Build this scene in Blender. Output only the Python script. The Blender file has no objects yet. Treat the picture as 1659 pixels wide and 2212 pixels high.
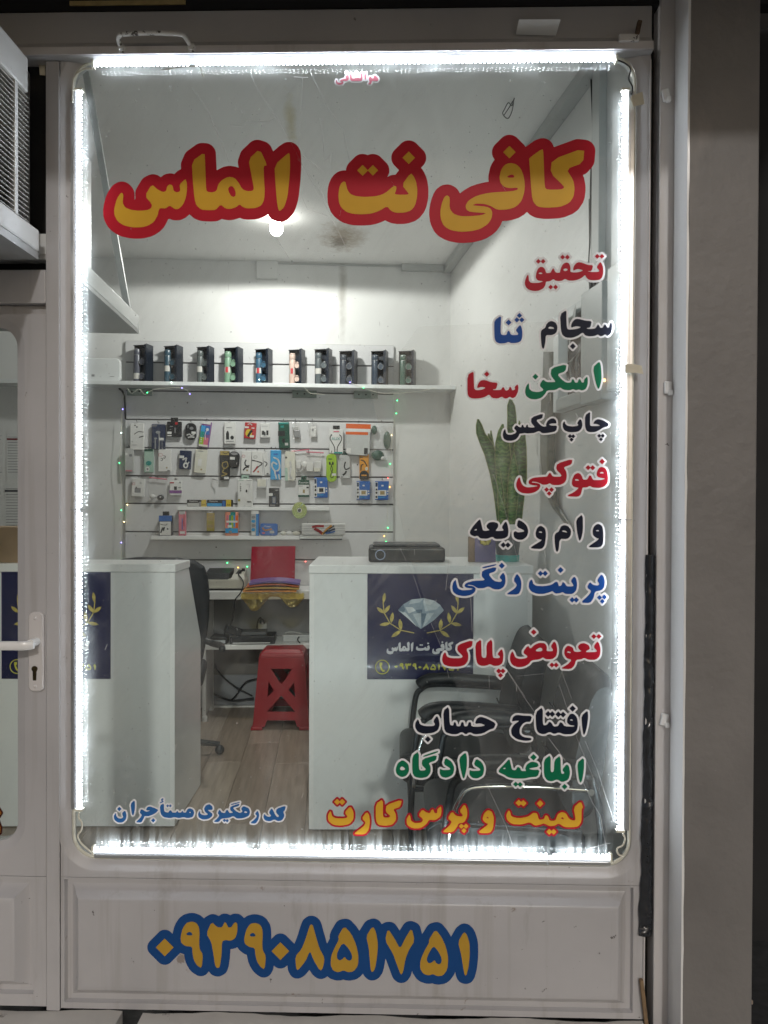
import bpy, bmesh, math, random
import numpy as np
from math import radians, sin, cos, pi, tan, sqrt, atan2
from mathutils import Vector, Matrix
random.seed(7)
SC = bpy.context.scene
COL = SC.collection

# ------------------------------------------------------------------ camera
YAW, PITCH, ROLL = 0.02397, -0.010536, 0.003727
CAM = Vector((0.0, -2.2, 1.45))
FPX, CXP, CYP = 1692.0, 829.5, 1106.0
CAMROT = Matrix.Rotation(YAW, 3, 'Z') @ Matrix.Rotation(pi/2 + PITCH, 3, 'X') @ Matrix.Rotation(ROLL, 3, 'Z')
cd = bpy.data.cameras.new('camera'); cam = bpy.data.objects.new('camera', cd); COL.objects.link(cam)
cam.matrix_world = Matrix.Translation(CAM) @ CAMROT.to_4x4()
cd.sensor_fit = 'HORIZONTAL'; cd.sensor_width = 36.0; cd.lens = 36.0*FPX/1659.0
cd.clip_start = 0.02; cd.clip_end = 500
SC.camera = cam

# ------------------------------------------------------------------ world, street light, exposure
SUNDIR = Vector((-0.16, 1.0, -0.50)).normalized()       # travel direction of the street light
w = bpy.data.worlds.new('World'); SC.world = w; w.use_nodes = True
nt = w.node_tree; bg = nt.nodes['Background']
sky = nt.nodes.new('ShaderNodeTexSky'); sky.sky_type = 'NISHITA'; sky.sun_disc = False
sky.sun_elevation = math.asin(-SUNDIR.z); sky.sun_rotation = atan2(-SUNDIR.x, -SUNDIR.y)
nt.links.new(sky.outputs[0], bg.inputs[0]); bg.inputs[1].default_value = 0.024; sky.dust_density = 2.5; sky.air_density = 0.8; sky.ozone_density = 0.0
sl = bpy.data.lights.new('street_light', 'SUN'); sl.energy = 0.42; sl.angle = radians(2.2); sl.color = (1.0, 0.965, 0.93)
so = bpy.data.objects.new('street_light', sl); COL.objects.link(so)
so.rotation_euler = SUNDIR.to_track_quat('-Z', 'Y').to_euler(); so.location = (1, -6, 6)
vs = SC.view_settings; vs.view_transform = 'Standard'; vs.look = 'None'; vs.exposure = 0.75; vs.gamma = 1.0; vs.use_curve_mapping = False
SC.cycles.use_denoising = True
SC.cycles.max_bounces = 7; SC.cycles.transparent_max_bounces = 12; SC.cycles.diffuse_bounces = 4; SC.cycles.glossy_bounces = 3
SC.cycles.use_adaptive_sampling = True; SC.cycles.adaptive_threshold = 0.03
SC.cycles.sample_clamp_indirect = 4.0
LED_POWER = 80.0
BULB_WATT = 39.0

# ------------------------------------------------------------------ pixel -> place helpers (1659 px wide reading of the photograph)
def ray(px, py):
    return CAMROT @ Vector(((px-CXP)/FPX, -(py-CYP)/FPX, -1.0))
def at_Y(px, py, Y=0.0):
    d = ray(px, py); return CAM + d*((Y-CAM.y)/d.y)
def FX(px, Y=0.0, py=1106): return at_Y(px, py, Y).x
def FZ(py, Y=0.0, px=829): return at_Y(px, py, Y).z
PHI = radians(5.5)
RM = Matrix.Rotation(PHI, 4, 'Z'); RMi = RM.inverted()
CAMR = RMi @ CAM
def room(px, py, v):
    "point on the room plane v = const, in room coordinates (u, v, z)"
    d = RMi.to_3x3() @ ray(px, py); return CAMR + d*((v-CAMR.y)/d.y)
def roomz(px, py, z):
    d = RMi.to_3x3() @ ray(px, py); return CAMR + d*((z-CAMR.z)/d.z)

# ------------------------------------------------------------------ materials
MATS = {}
def mat(name, col, rough=0.5, metal=0.0, var=0.06, scale=6.0, bump=0.0, bscale=60.0, emit=0.0, alpha=1.0, trans=0.0, coat=0.0, spec=0.5, stretch=None):
    if name in MATS: return MATS[name]
    m = bpy.data.materials.new(name); m.use_nodes = True; t = m.node_tree
    b = t.nodes['Principled BSDF']
    tc = t.nodes.new('ShaderNodeTexCoord')
    src = tc.outputs['Object']
    if stretch:
        mp = t.nodes.new('ShaderNodeMapping'); mp.inputs['Scale'].default_value = stretch
        t.links.new(src, mp.inputs[0]); src = mp.outputs[0]
    n = t.nodes.new('ShaderNodeTexNoise'); n.inputs['Scale'].default_value = scale; n.inputs['Detail'].default_value = 5
    t.links.new(src, n.inputs['Vector'])
    r = t.nodes.new('ShaderNodeValToRGB')
    r.color_ramp.elements[0].position = 0.3; r.color_ramp.elements[1].position = 0.72
    r.color_ramp.elements[0].color = (*[max(0, c*(1-var)) for c in col], 1)
    r.color_ramp.elements[1].color = (*[min(1, c*(1+var)) for c in col], 1)
    t.links.new(n.outputs['Fac'], r.inputs[0]); t.links.new(r.outputs[0], b.inputs['Base Color'])
    b.inputs['Roughness'].default_value = rough; b.inputs['Metallic'].default_value = metal
    b.inputs['Specular IOR Level'].default_value = spec
    b.inputs['Coat Weight'].default_value = coat
    if alpha < 1: b.inputs['Alpha'].default_value = alpha
    if trans: b.inputs['Transmission Weight'].default_value = trans
    if emit:
        t.links.new(r.outputs[0], b.inputs['Emission Color']); b.inputs['Emission Strength'].default_value = emit
    if bump:
        n2 = t.nodes.new('ShaderNodeTexNoise'); n2.inputs['Scale'].default_value = bscale; n2.inputs['Detail'].default_value = 6
        t.links.new(src, n2.inputs['Vector'])
        bp = t.nodes.new('ShaderNodeBump'); bp.inputs['Strength'].default_value = bump; bp.inputs['Distance'].default_value = 0.004
        t.links.new(n2.outputs['Fac'], bp.inputs['Height']); t.links.new(bp.outputs[0], b.inputs['Normal'])
    MATS[name] = m; return m

def specks(m, col, scale, thr, soft=0.02, fac=0.8, big=None):
    "adds chips and dirt specks to the base colour of a material"
    t = m.node_tree; b = t.nodes['Principled BSDF']
    src = b.inputs['Base Color'].links[0].from_socket
    tc = t.nodes.new('ShaderNodeTexCoord')
    n = t.nodes.new('ShaderNodeTexNoise'); n.inputs['Scale'].default_value = scale; n.inputs['Detail'].default_value = 5; n.inputs['Roughness'].default_value = 0.65
    if big:
        mp = t.nodes.new('ShaderNodeMapping'); mp.inputs['Scale'].default_value = big
        t.links.new(tc.outputs['Object'], mp.inputs[0]); t.links.new(mp.outputs[0], n.inputs['Vector'])
    else: t.links.new(tc.outputs['Object'], n.inputs['Vector'])
    r = t.nodes.new('ShaderNodeValToRGB'); r.color_ramp.elements[0].position = thr; r.color_ramp.elements[1].position = min(1, thr+soft)
    r.color_ramp.elements[0].color = (0, 0, 0, 1); r.color_ramp.elements[1].color = (fac, fac, fac, 1)
    mx = t.nodes.new('ShaderNodeMix'); mx.data_type = 'RGBA'; mx.inputs['B'].default_value = (*col, 1)
    t.links.new(n.outputs['Fac'], r.inputs[0]); t.links.new(r.outputs[0], mx.inputs['Factor'])
    t.links.new(src, mx.inputs['A']); t.links.new(mx.outputs['Result'], b.inputs['Base Color'])
    return m

def emitter(name, col, strength):
    if name in MATS: return MATS[name]
    m = bpy.data.materials.new(name); m.use_nodes = True; t = m.node_tree
    for n in list(t.nodes): t.nodes.remove(n)
    o = t.nodes.new('ShaderNodeOutputMaterial'); e = t.nodes.new('ShaderNodeEmission')
    e.inputs[0].default_value = (*col, 1); e.inputs[1].default_value = strength
    t.links.new(e.outputs[0], o.inputs[0]); MATS[name] = m; return m

def clear(name, tint=(0.93, 0.97, 0.96), gloss=0.10, rough=0.06, milk=0.05, milkcol=(0.8, 0.8, 0.8)):
    "thin clear sheet: see-through with some gloss and a little milkiness"
    if name in MATS: return MATS[name]
    m = bpy.data.materials.new(name); m.use_nodes = True; t = m.node_tree
    for n in list(t.nodes): t.nodes.remove(n)
    N = t.nodes.new; L = t.links.new
    o = N('ShaderNodeOutputMaterial'); tr = N('ShaderNodeBsdfTransparent'); tr.inputs[0].default_value = (*tint, 1)
    gl = N('ShaderNodeBsdfGlossy'); gl.inputs['Roughness'].default_value = rough
    lw = N('ShaderNodeLayerWeight'); lw.inputs[0].default_value = 0.35
    mr = N('ShaderNodeMapRange'); mr.inputs['To Min'].default_value = gloss; mr.inputs['To Max'].default_value = min(0.8, gloss*6)
    L(lw.outputs['Fresnel'], mr.inputs[0])
    m1 = N('ShaderNodeMixShader'); L(mr.outputs[0], m1.inputs[0]); L(tr.outputs[0], m1.inputs[1]); L(gl.outputs[0], m1.inputs[2])
    df = N('ShaderNodeBsdfDiffuse'); df.inputs[0].default_value = (*milkcol, 1)
    nz = N('ShaderNodeTexNoise'); nz.inputs['Scale'].default_value = 30; 
    tc = N('ShaderNodeTexCoord'); L(tc.outputs['Object'], nz.inputs['Vector'])
    bp = N('ShaderNodeBump'); bp.inputs['Strength'].default_value = 0.3; bp.inputs['Distance'].default_value = 0.01
    L(nz.outputs['Fac'], bp.inputs['Height']); L(bp.outputs[0], gl.inputs['Normal'])
    m2 = N('ShaderNodeMixShader'); m2.inputs[0].default_value = milk; L(m1.outputs[0], m2.inputs[1]); L(df.outputs[0], m2.inputs[2])
    L(m2.outputs[0], o.inputs[0]); MATS[name] = m; return m

def window_glass(name, dust=0.035, drip_z=0.45):
    m = bpy.data.materials.new(name); m.use_nodes = True; t = m.node_tree
    for n in list(t.nodes): t.nodes.remove(n)
    N = t.nodes.new; L = t.links.new
    o = N('ShaderNodeOutputMaterial'); tr = N('ShaderNodeBsdfTransparent'); tr.inputs[0].default_value = (0.94, 0.965, 0.955, 1)
    gl = N('ShaderNodeBsdfGlossy'); gl.inputs['Roughness'].default_value = 0.015
    fr = N('ShaderNodeFresnel'); fr.inputs[0].default_value = 1.15
    m1 = N('ShaderNodeMixShader'); L(fr.outputs[0], m1.inputs[0]); L(tr.outputs[0], m1.inputs[1]); L(gl.outputs[0], m1.inputs[2])
    df = N('ShaderNodeBsdfDiffuse'); df.inputs[0].default_value = (0.86, 0.88, 0.88, 1)
    geo = N('ShaderNodeNewGeometry'); sep = N('ShaderNodeSeparateXYZ'); L(geo.outputs['Position'], sep.inputs[0])
    # wiped dust: cloudy, streaky
    mp = N('ShaderNodeMapping'); mp.inputs['Scale'].default_value = (3.2, 1, 1.6); mp.inputs['Rotation'].default_value = (0, 0.5, 0)
    L(geo.outputs['Position'], mp.inputs[0])
    n1 = N('ShaderNodeTexNoise'); n1.inputs['Scale'].default_value = 1.5; n1.inputs['Detail'].default_value = 3; n1.inputs['Roughness'].default_value = 0.6
    n1.inputs['Distortion'].default_value = 0.6
    L(mp.outputs[0], n1.inputs['Vector'])
    r1 = N('ShaderNodeMapRange'); r1.inputs['From Min'].default_value = 0.42; r1.inputs['From Max'].default_value = 0.80
    r1.inputs['To Min'].default_value = 0.05; r1.inputs['To Max'].default_value = 1.0; L(n1.outputs['Fac'], r1.inputs[0])
    mpw = N('ShaderNodeMapping'); mpw.inputs['Scale'].default_value = (2.0, 1, 18); mq = N('ShaderNodeMapping'); mq.inputs['Rotation'].default_value = (0, 0.95, 0); L(geo.outputs['Position'], mq.inputs[0]); L(mq.outputs[0], mpw.inputs[0])
    nw = N('ShaderNodeTexNoise'); nw.inputs['Scale'].default_value = 1.6; nw.inputs['Detail'].default_value = 3; nw.inputs['Distortion'].default_value = 1.6; L(mpw.outputs[0], nw.inputs['Vector'])
    rw = N('ShaderNodeMapRange'); rw.inputs['From Min'].default_value = 0.50; rw.inputs['From Max'].default_value = 0.72; rw.inputs['To Max'].default_value = 0.9; L(nw.outputs['Fac'], rw.inputs[0])
    mw = N('ShaderNodeMath'); mw.operation = 'MULTIPLY'; L(rw.outputs[0], mw.inputs[0]); L(r1.outputs[0], mw.inputs[1])
    aw = N('ShaderNodeMath'); aw.operation = 'ADD'; L(mw.outputs[0], aw.inputs[0]); L(r1.outputs[0], aw.inputs[1]); r1 = aw
    # dried drips along the bottom edge
    mp2 = N('ShaderNodeMapping'); mp2.inputs['Scale'].default_value = (90, 1, 3.0); L(geo.outputs['Position'], mp2.inputs[0])
    n2 = N('ShaderNodeTexNoise'); n2.inputs['Scale'].default_value = 1.0; n2.inputs['Detail'].default_value = 1; L(mp2.outputs[0], n2.inputs['Vector'])
    r2 = N('ShaderNodeMapRange'); r2.inputs['From Min'].default_value = 0.42; r2.inputs['From Max'].default_value = 0.7; L(n2.outputs['Fac'], r2.inputs[0])
    rz = N('ShaderNodeMapRange'); rz.inputs['From Min'].default_value = drip_z+0.16; rz.inputs['From Max'].default_value = drip_z
    L(sep.outputs['Z'], rz.inputs[0])
    mu = N('ShaderNodeMath'); mu.operation = 'MULTIPLY'; L(r2.outputs[0], mu.inputs[0]); L(rz.outputs[0], mu.inputs[1])
    mu2 = N('ShaderNodeMath'); mu2.operation = 'MULTIPLY_ADD'; L(mu.outputs[0], mu2.inputs[0]); mu2.inputs[1].default_value = 1.3; L(r1.outputs[0], mu2.inputs[2])
    # specks of dirt
    vo = N('ShaderNodeTexNoise'); vo.inputs['Scale'].default_value = 150; vo.inputs['Detail'].default_value = 0; L(geo.outputs['Position'], vo.inputs['Vector'])
    r3 = N('ShaderNodeMapRange'); r3.inputs['From Min'].default_value = 0.80; r3.inputs['From Max'].default_value = 0.86; r3.inputs['To Max'].default_value = 5.0
    L(vo.outputs['Fac'], r3.inputs[0])
    ad = N('ShaderNodeMath'); ad.operation = 'ADD'; L(mu2.outputs[0], ad.inputs[0]); L(r3.outputs[0], ad.inputs[1])
    sc = N('ShaderNodeMath'); sc.operation = 'MULTIPLY'; sc.inputs[1].default_value = dust; L(ad.outputs[0], sc.inputs[0])
    m2 = N('ShaderNodeMixShader'); L(sc.outputs[0], m2.inputs[0]); L(m1.outputs[0], m2.inputs[1]); L(df.outputs[0], m2.inputs[2])
    L(m2.outputs[0], o.inputs[0]); MATS[name] = m; return m

paint = mat('lilac_grey_paint', (0.455, 0.45, 0.46), 0.36, var=0.10, scale=2.2, bump=0.12, bscale=28)
specks(paint, (0.22, 0.19, 0.17), 3.0, 0.66, 0.1, 0.35, big=(3, 3, 0.6)); specks(paint, (0.06, 0.05, 0.045), 34, 0.69, 0.02, 0.8)
specks(paint, (0.27, 0.245, 0.22), 1.4, 0.54, 0.2, 0.55, big=(10, 10, 0.35)); specks(paint, (0.16, 0.10, 0.06), 9, 0.68, 0.03, 0.6)
paint_w = mat('pale_grey_paint', (0.60, 0.58, 0.575), 0.42, var=0.05, scale=3, bump=0.15, bscale=30)
specks(paint_w, (0.08, 0.065, 0.05), 22, 0.69, 0.02, 0.85); specks(paint_w, (0.36, 0.33, 0.29), 2, 0.55, 0.2, 0.5, big=(6, 6, 0.4))
lintel_p = mat('lintel_paint', (0.46, 0.455, 0.455), 0.5, var=0.10, scale=2.5, bump=0.2, bscale=18)
specks(lintel_p, (0.03, 0.025, 0.02), 12, 0.70, 0.03, 0.9)
pillar_p = mat('taupe_wall_paint', (0.19, 0.181, 0.173), 0.55, var=0.14, scale=3.2, bump=0.9, bscale=30)
specks(pillar_p, (0.09, 0.08, 0.07), 18, 0.70, 0.02, 0.8); specks(pillar_p, (0.32, 0.29, 0.26), 5, 0.60, 0.15, 0.45, big=(1, 1, 0.3)); specks(pillar_p, (0.5, 0.48, 0.45), 40, 0.72, 0.02, 0.6)
white_gloss = mat('white_gloss_paint', (0.82, 0.82, 0.81), 0.22, var=0.03, scale=5, bump=0.18, bscale=22)
chipped = mat('chipped_white_paint', (0.66, 0.66, 0.64), 0.45, var=0.05, scale=20, bump=0.3, bscale=60)
specks(chipped, (0.05, 0.04, 0.035), 26, 0.60, 0.02, 0.95)
alu = mat('brushed_aluminium', (0.62, 0.63, 0.64), 0.3, 1.0, var=0.05, scale=40)
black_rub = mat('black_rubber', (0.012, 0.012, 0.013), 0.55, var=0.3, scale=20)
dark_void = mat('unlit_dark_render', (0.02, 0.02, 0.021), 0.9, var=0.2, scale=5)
stone = mat('white_stone_sill', (0.62, 0.60, 0.56), 0.55, var=0.10, scale=7, bump=0.4, bscale=30)
specks(stone, (0.12, 0.10, 0.08), 10, 0.64, 0.06, 0.7)
wall_m = mat('interior_wall_plaster', (0.72, 0.715, 0.70), 0.45, var=0.025, scale=1.6, bump=0.10, bscale=16)
ceil_m = mat('ceiling_plaster', (0.82, 0.815, 0.80), 0.6, var=0.05, scale=1.3, bump=0.15, bscale=9)
slat_m = mat('slatwall_board', (0.665, 0.66, 0.665), 0.28, var=0.02, scale=2)
white_lam = mat('white_laminate', (0.76, 0.775, 0.77), 0.25, var=0.015, scale=3)
edge_lam = mat('white_edge_band', (0.80, 0.80, 0.79), 0.3, var=0.02, scale=3)
cornice_m = mat('grey_trunking', (0.50, 0.51, 0.50), 0.5, var=0.06, scale=4)
glass_m = window_glass('dusty_window_glass', 0.066, 0.44)
door_glass_m = window_glass('door_glass', 0.016, -2)
ground_m = mat('dark_asphalt', (0.05, 0.05, 0.05), 0.85, var=0.25, scale=30, bump=0.5, bscale=80)

# ------------------------------------------------------------------ mesh building
class MB:
    def __init__(s): s.v = []; s.f = []
    def add(s, vs, fs):
        o = len(s.v); s.v += [tuple(p) for p in vs]; s.f += [tuple(i+o for i in f) for f in fs]; return s
    def box(s, x0, x1, y0, y1, z0, z1):
        return s.add([(x0,y0,z0),(x1,y0,z0),(x1,y1,z0),(x0,y1,z0),(x0,y0,z1),(x1,y0,z1),(x1,y1,z1),(x0,y1,z1)],
                     [(0,3,2,1),(4,5,6,7),(0,1,5,4),(1,2,6,5),(2,3,7,6),(3,0,4,7)])
    def cbox(s, c, d, M=None):
        vs = [Vector((a*d[0]/2, b*d[1]/2, e*d[2]/2)) for e in (-1,1) for a, b in ((-1,-1),(1,-1),(1,1),(-1,1))]
        vs = [(M @ p if M else p) + Vector(c) for p in vs]
        return s.add(vs, [(0,3,2,1),(4,5,6,7),(0,1,5,4),(1,2,6,5),(2,3,7,6),(3,0,4,7)])
    def prism(s, poly, y0, y1):
        "poly in (x, z), front at y0, back at y1 (counter-clockwise seen from the front)"
        n = len(poly)
        vs = [(p[0], y0, p[1]) for p in poly] + [(p[0], y1, p[1]) for p in poly]
        fs = [tuple(range(n)), tuple(range(2*n-1, n-1, -1))] + [(i+n, (i+1)%n+n, (i+1)%n, i) for i in range(n)]
        return s.add(vs, fs)
    def prism_z(s, poly, z0, z1):
        n = len(poly)
        vs = [(p[0], p[1], z0) for p in poly] + [(p[0], p[1], z1) for p in poly]
        fs = [tuple(range(n-1, -1, -1)), tuple(range(n, 2*n))] + [(i, (i+1)%n, (i+1)%n+n, i+n) for i in range(n)]
        return s.add(vs, fs)
    def tube(s, pts, r, n=8, closed=False, cap=True):
        pts = [Vector(p) for p in pts]; m = len(pts); rings = []
        up = Vector((0.13, 0.31, 0.94)); base = len(s.v); vs = []
        for i, p in enumerate(pts):
            a = pts[i-1] if (i or closed) else p; b = pts[(i+1) % m] if (i < m-1 or closed) else p
            t = (b-a).normalized(); x = t.cross(up)
            if x.length < 0.05: x = t.cross(Vector((1,0,0)))
            x.normalize(); y = x.cross(t).normalized(); up = y
            rr = r[i] if isinstance(r, (list, tuple)) else r
            vs += [p + x*(rr*cos(2*pi*k/n)) + y*(rr*sin(2*pi*k/n)) for k in range(n)]
        fs = []
        for i in range(m if closed else m-1):
            j = (i+1) % m
            fs += [(i*n+k, i*n+(k+1)%n, j*n+(k+1)%n, j*n+k) for k in range(n)]
        if cap and not closed: fs += [tuple(range(n-1,-1,-1)), tuple(range((m-1)*n, m*n))]
        return s.add(vs, fs)
    def lathe(s, prof, n=20, c=(0,0,0)):
        vs = []; fs = []
        for r, z in prof: vs += [(c[0]+r*cos(2*pi*k/n), c[1]+r*sin(2*pi*k/n), c[2]+z) for k in range(n)]
        m = len(prof)
        for i in range(m-1): fs += [(i*n+k, i*n+(k+1)%n, (i+1)*n+(k+1)%n, (i+1)*n+k) for k in range(n)]
        fs += [tuple(range(n-1,-1,-1)), tuple(range((m-1)*n, m*n))]
        return s.add(vs, fs)
    def disc_y(s, cx, y, cz, r, n=20, ry=None, th=0.001):
        ry = ry or r
        return s.prism([(cx+r*cos(2*pi*k/n), cz+ry*sin(2*pi*k/n)) for k in range(n)], y, y+th)
    def ball(s, c, r, n=10, sq=(1,1,1)):
        prof = []
        vs = []; fs = []; m = n//2
        for i in range(m+1):
            a = -pi/2 + pi*i/m
            for k in range(n): vs.append((c[0]+sq[0]*r*cos(a)*cos(2*pi*k/n), c[1]+sq[1]*r*cos(a)*sin(2*pi*k/n), c[2]+sq[2]*r*sin(a)))
        for i in range(m): fs += [(i*n+k, i*n+(k+1)%n, (i+1)*n+(k+1)%n, (i+1)*n+k) for k in range(n)]
        return s.add(vs, fs)
    def loops(s, L, close_last=False):
        "strip between successive loops of the same length"
        n = len(L[0]); vs = [p for l in L for p in l]; fs = []
        for i in range(len(L)-1): fs += [(i*n+k, i*n+(k+1)%n, (i+1)*n+(k+1)%n, (i+1)*n+k) for k in range(n)]
        if close_last: fs.append(tuple(range((len(L)-1)*n, len(L)*n)))
        return s.add(vs, fs)
    def build(s, name, m, parent=None, smooth=False, bevel=0, seg=2):
        me = bpy.data.meshes.new(name); me.from_pydata(s.v, [], s.f)
        bm = bmesh.new(); bm.from_mesh(me); bmesh.ops.remove_doubles(bm, verts=bm.verts, dist=1e-6)
        bmesh.ops.recalc_face_normals(bm, faces=bm.faces); bm.to_mesh(me); bm.free()
        me.materials.append(m)
        if smooth: 
            for p in me.polygons: p.use_smooth = True
        o = bpy.data.objects.new(name, me); COL.objects.link(o)
        if parent: o.parent = parent
        if bevel:
            b = o.modifiers.new('bevel', 'BEVEL'); b.width = bevel; b.segments = seg; b.limit_method = 'ANGLE'; b.angle_limit = radians(40)
        return o

def smoothed(o, ang=40):
    "smooth shading but keep hard edges"
    me = o.data
    for p in me.polygons: p.use_smooth = True
    bm = bmesh.new(); bm.from_mesh(me)
    for e in bm.edges:
        if len(e.link_faces) == 2 and e.calc_face_angle(0) > radians(ang): e.smooth = False
    bm.to_mesh(me); bm.free(); return o

def tag(o, label=None, cat=None, group=None, kind=None):
    if label: o['label'] = label
    if cat: o['category'] = cat
    if group: o['group'] = group
    if kind: o['kind'] = kind
    return o
def thing(name, label, cat, loc=(0,0,0), rz=0.0, group=None, inroom=False):
    o = bpy.data.objects.new(name, None); COL.objects.link(o); o.empty_display_size = 0.05
    if inroom:
        o.location = RM @ Vector(loc); o.rotation_euler = (0, 0, PHI + rz)
    else:
        o.location = loc; o.rotation_euler = (0, 0, rz)
    return tag(o, label, cat, group)
def into_room(o):
    o.rotation_euler = (0, 0, PHI); return o
def chaikin(p, it=1, q=0.22):
    for _ in range(it):
        r = []
        for i in range(len(p)):
            a, b = p[i], p[(i+1) % len(p)]
            r += [(a[0]*(1-q)+b[0]*q, a[1]*(1-q)+b[1]*q), (a[0]*q+b[0]*(1-q), a[1]*q+b[1]*(1-q))]
        p = r
    return p
def spline(pts, n=6):
    "Catmull-Rom through 3-D points"
    P = [Vector(p) for p in pts]; out = []
    for i in range(len(P)-1):
        a = P[max(0, i-1)]; b = P[i]; c = P[i+1]; d = P[min(len(P)-1, i+2)]
        for k in range(n):
            t = k/n
            out.append(0.5*((2*b) + (c-a)*t + (2*a-5*b+4*c-d)*t*t + (3*b-a-3*c+d)*t*t*t))
    out.append(P[-1]); return out
def rrect(x0, x1, z0, z1, r, n=10):
    "rounded rectangle, counter-clockwise, in (x, z)"
    out = []
    for cx, cz, a0 in ((x1-r, z0+r, -pi/2), (x1-r, z1-r, 0), (x0+r, z1-r, pi/2), (x0+r, z0+r, pi)):
        out += [(cx+r*cos(a0+pi/2*k/n), cz+r*sin(a0+pi/2*k/n)) for k in range(n+1)]
    return out
def to_rect(loop, x0, x1, z0, z1):
    "each point of a loop pushed out to a rectangle"
    cx = sum(p[0] for p in loop)/len(loop); cz = sum(p[1] for p in loop)/len(loop); out = []
    n4 = len(loop)//4
    for i, p in enumerate(loop):
        c, k = divmod(i, n4); t = k/(n4-1)
        if c == 0: q = (p[0] if t < .5 else x1, z0 if t < .5 else p[1]); q = (x1, z0) if abs(t-.5) < .5/n4+1e-6 else q
        elif c == 1: q = (x1 if t < .5 else p[0], p[1] if t < .5 else z1); q = (x1, z1) if abs(t-.5) < .5/n4+1e-6 else q
        elif c == 2: q = (p[0] if t < .5 else x0, z1 if t < .5 else p[1]); q = (x0, z1) if abs(t-.5) < .5/n4+1e-6 else q
        else: q = (x0 if t < .5 else p[0], p[1] if t < .5 else z0); q = (x0, z0) if abs(t-.5) < .5/n4+1e-6 else q
        out.append(q)
    return out
def y3(loop, y): return [(p[0], y, p[1]) for p in loop]

# ================================================================== SETTING: ground, room shell
def structure(o): return tag(o, kind='structure')
structure(MB().add([(-200,-200,-0.13),(200,-200,-0.13),(200,200,-0.13),(-200,200,-0.13)], [(0,1,2,3)]).build('ground', ground_m))
structure(MB().box(-8, 6, -4.2, -0.165, -0.30, -0.02).build('pavement', mat('pavement_concrete', (0.52, 0.50, 0.46), 0.8, var=0.15, scale=9, bump=0.4), bevel=0.01))
VB = 3.42                                  # back wall, room depth
CEIL = 3.16
structure(into_room(MB().box(-3.7, 0.95, VB, VB+0.12, -0.05, CEIL+0.1).build('wall_back', wall_m)))
structure(into_room(MB().box(-3.85, -3.7, 0.45, VB+0.12, -0.05, CEIL+0.1).build('wall_left', wall_m)))
RW = [(0.665, VB+0.05), (0.875, 0.06), (1.05, 0.06), (1.05, VB+0.05)]
structure(into_room(MB().prism_z(RW, -0.05, CEIL+0.1).build('wall_right', wall_m)))
# ceiling with the soot stain of an old leak
def stain(m, spots, col=(0.20, 0.145, 0.085)):
    t = m.node_tree; b = t.nodes['Principled BSDF']; N = t.nodes.new; L = t.links.new
    tc = N('ShaderNodeTexCoord'); nz = N('ShaderNodeTexNoise'); nz.inputs['Scale'].default_value = 16; nz.inputs['Detail'].default_value = 8; nz.inputs['Roughness'].default_value = 0.7
    L(tc.outputs['Object'], nz.inputs['Vector'])
    for c, s, lo, hi, amt, col in spots:
        mp = N('ShaderNodeMapping'); mp.vector_type = 'TEXTURE'; mp.inputs['Location'].default_value = c; mp.inputs['Scale'].default_value = s
        L(tc.outputs['Object'], mp.inputs[0])
        ln = N('ShaderNodeVectorMath'); ln.operation = 'LENGTH'; L(mp.outputs[0], ln.inputs[0])
        a = N('ShaderNodeMath'); a.operation = 'MULTIPLY_ADD'; a.inputs[1].default_value = 1.5; L(nz.outputs['Fac'], a.inputs[0]); L(ln.outputs['Value'], a.inputs[2])
        r = N('ShaderNodeMapRange'); r.inputs['From Min'].default_value = lo; r.inputs['From Max'].default_value = hi
        r.inputs['To Min'].default_value = amt; r.inputs['To Max'].default_value = 0.0; L(a.outputs[0], r.inputs[0])
        src = b.inputs['Base Color'].links[0].from_socket
        mx = N('ShaderNodeMix'); mx.data_type = 'RGBA'; mx.inputs['B'].default_value = (*col, 1)
        L(r.outputs[0], mx.inputs['Factor']); L(src, mx.inputs['A']); L(mx.outputs['Result'], b.inputs['Base Color'])
sc_ = roomz(742, 512, CEIL); sd_ = roomz(628, 262, CEIL)
stain(ceil_m, [((sc_.x, sc_.y, CEIL), (0.16, 0.34, 1), 1.0, 1.75, 0.75, (0.30, 0.22, 0.13)), ((sc_.x-0.02, sc_.y+0.12, CEIL), (0.10, 0.2, 1), 0.95, 1.5, 0.6, (0.12, 0.10, 0.08)),
               ((sd_.x, sd_.y, CEIL), (0.03, 0.28, 1), 0.9, 1.8, 0.6, (0.52, 0.45, 0.20))])
sw_ = room(740, 625, VB)
stain(wall_m, [((sw_.x, VB, sw_.z), (0.035, 1, 0.42), 0.9, 1.8, 0.55, (0.25, 0.22, 0.18))])
structure(into_room(MB().box(-3.8, 1.0, 0.40, VB+0.1, CEIL, CEIL+0.1).build('ceiling', ceil_m)))
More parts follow.
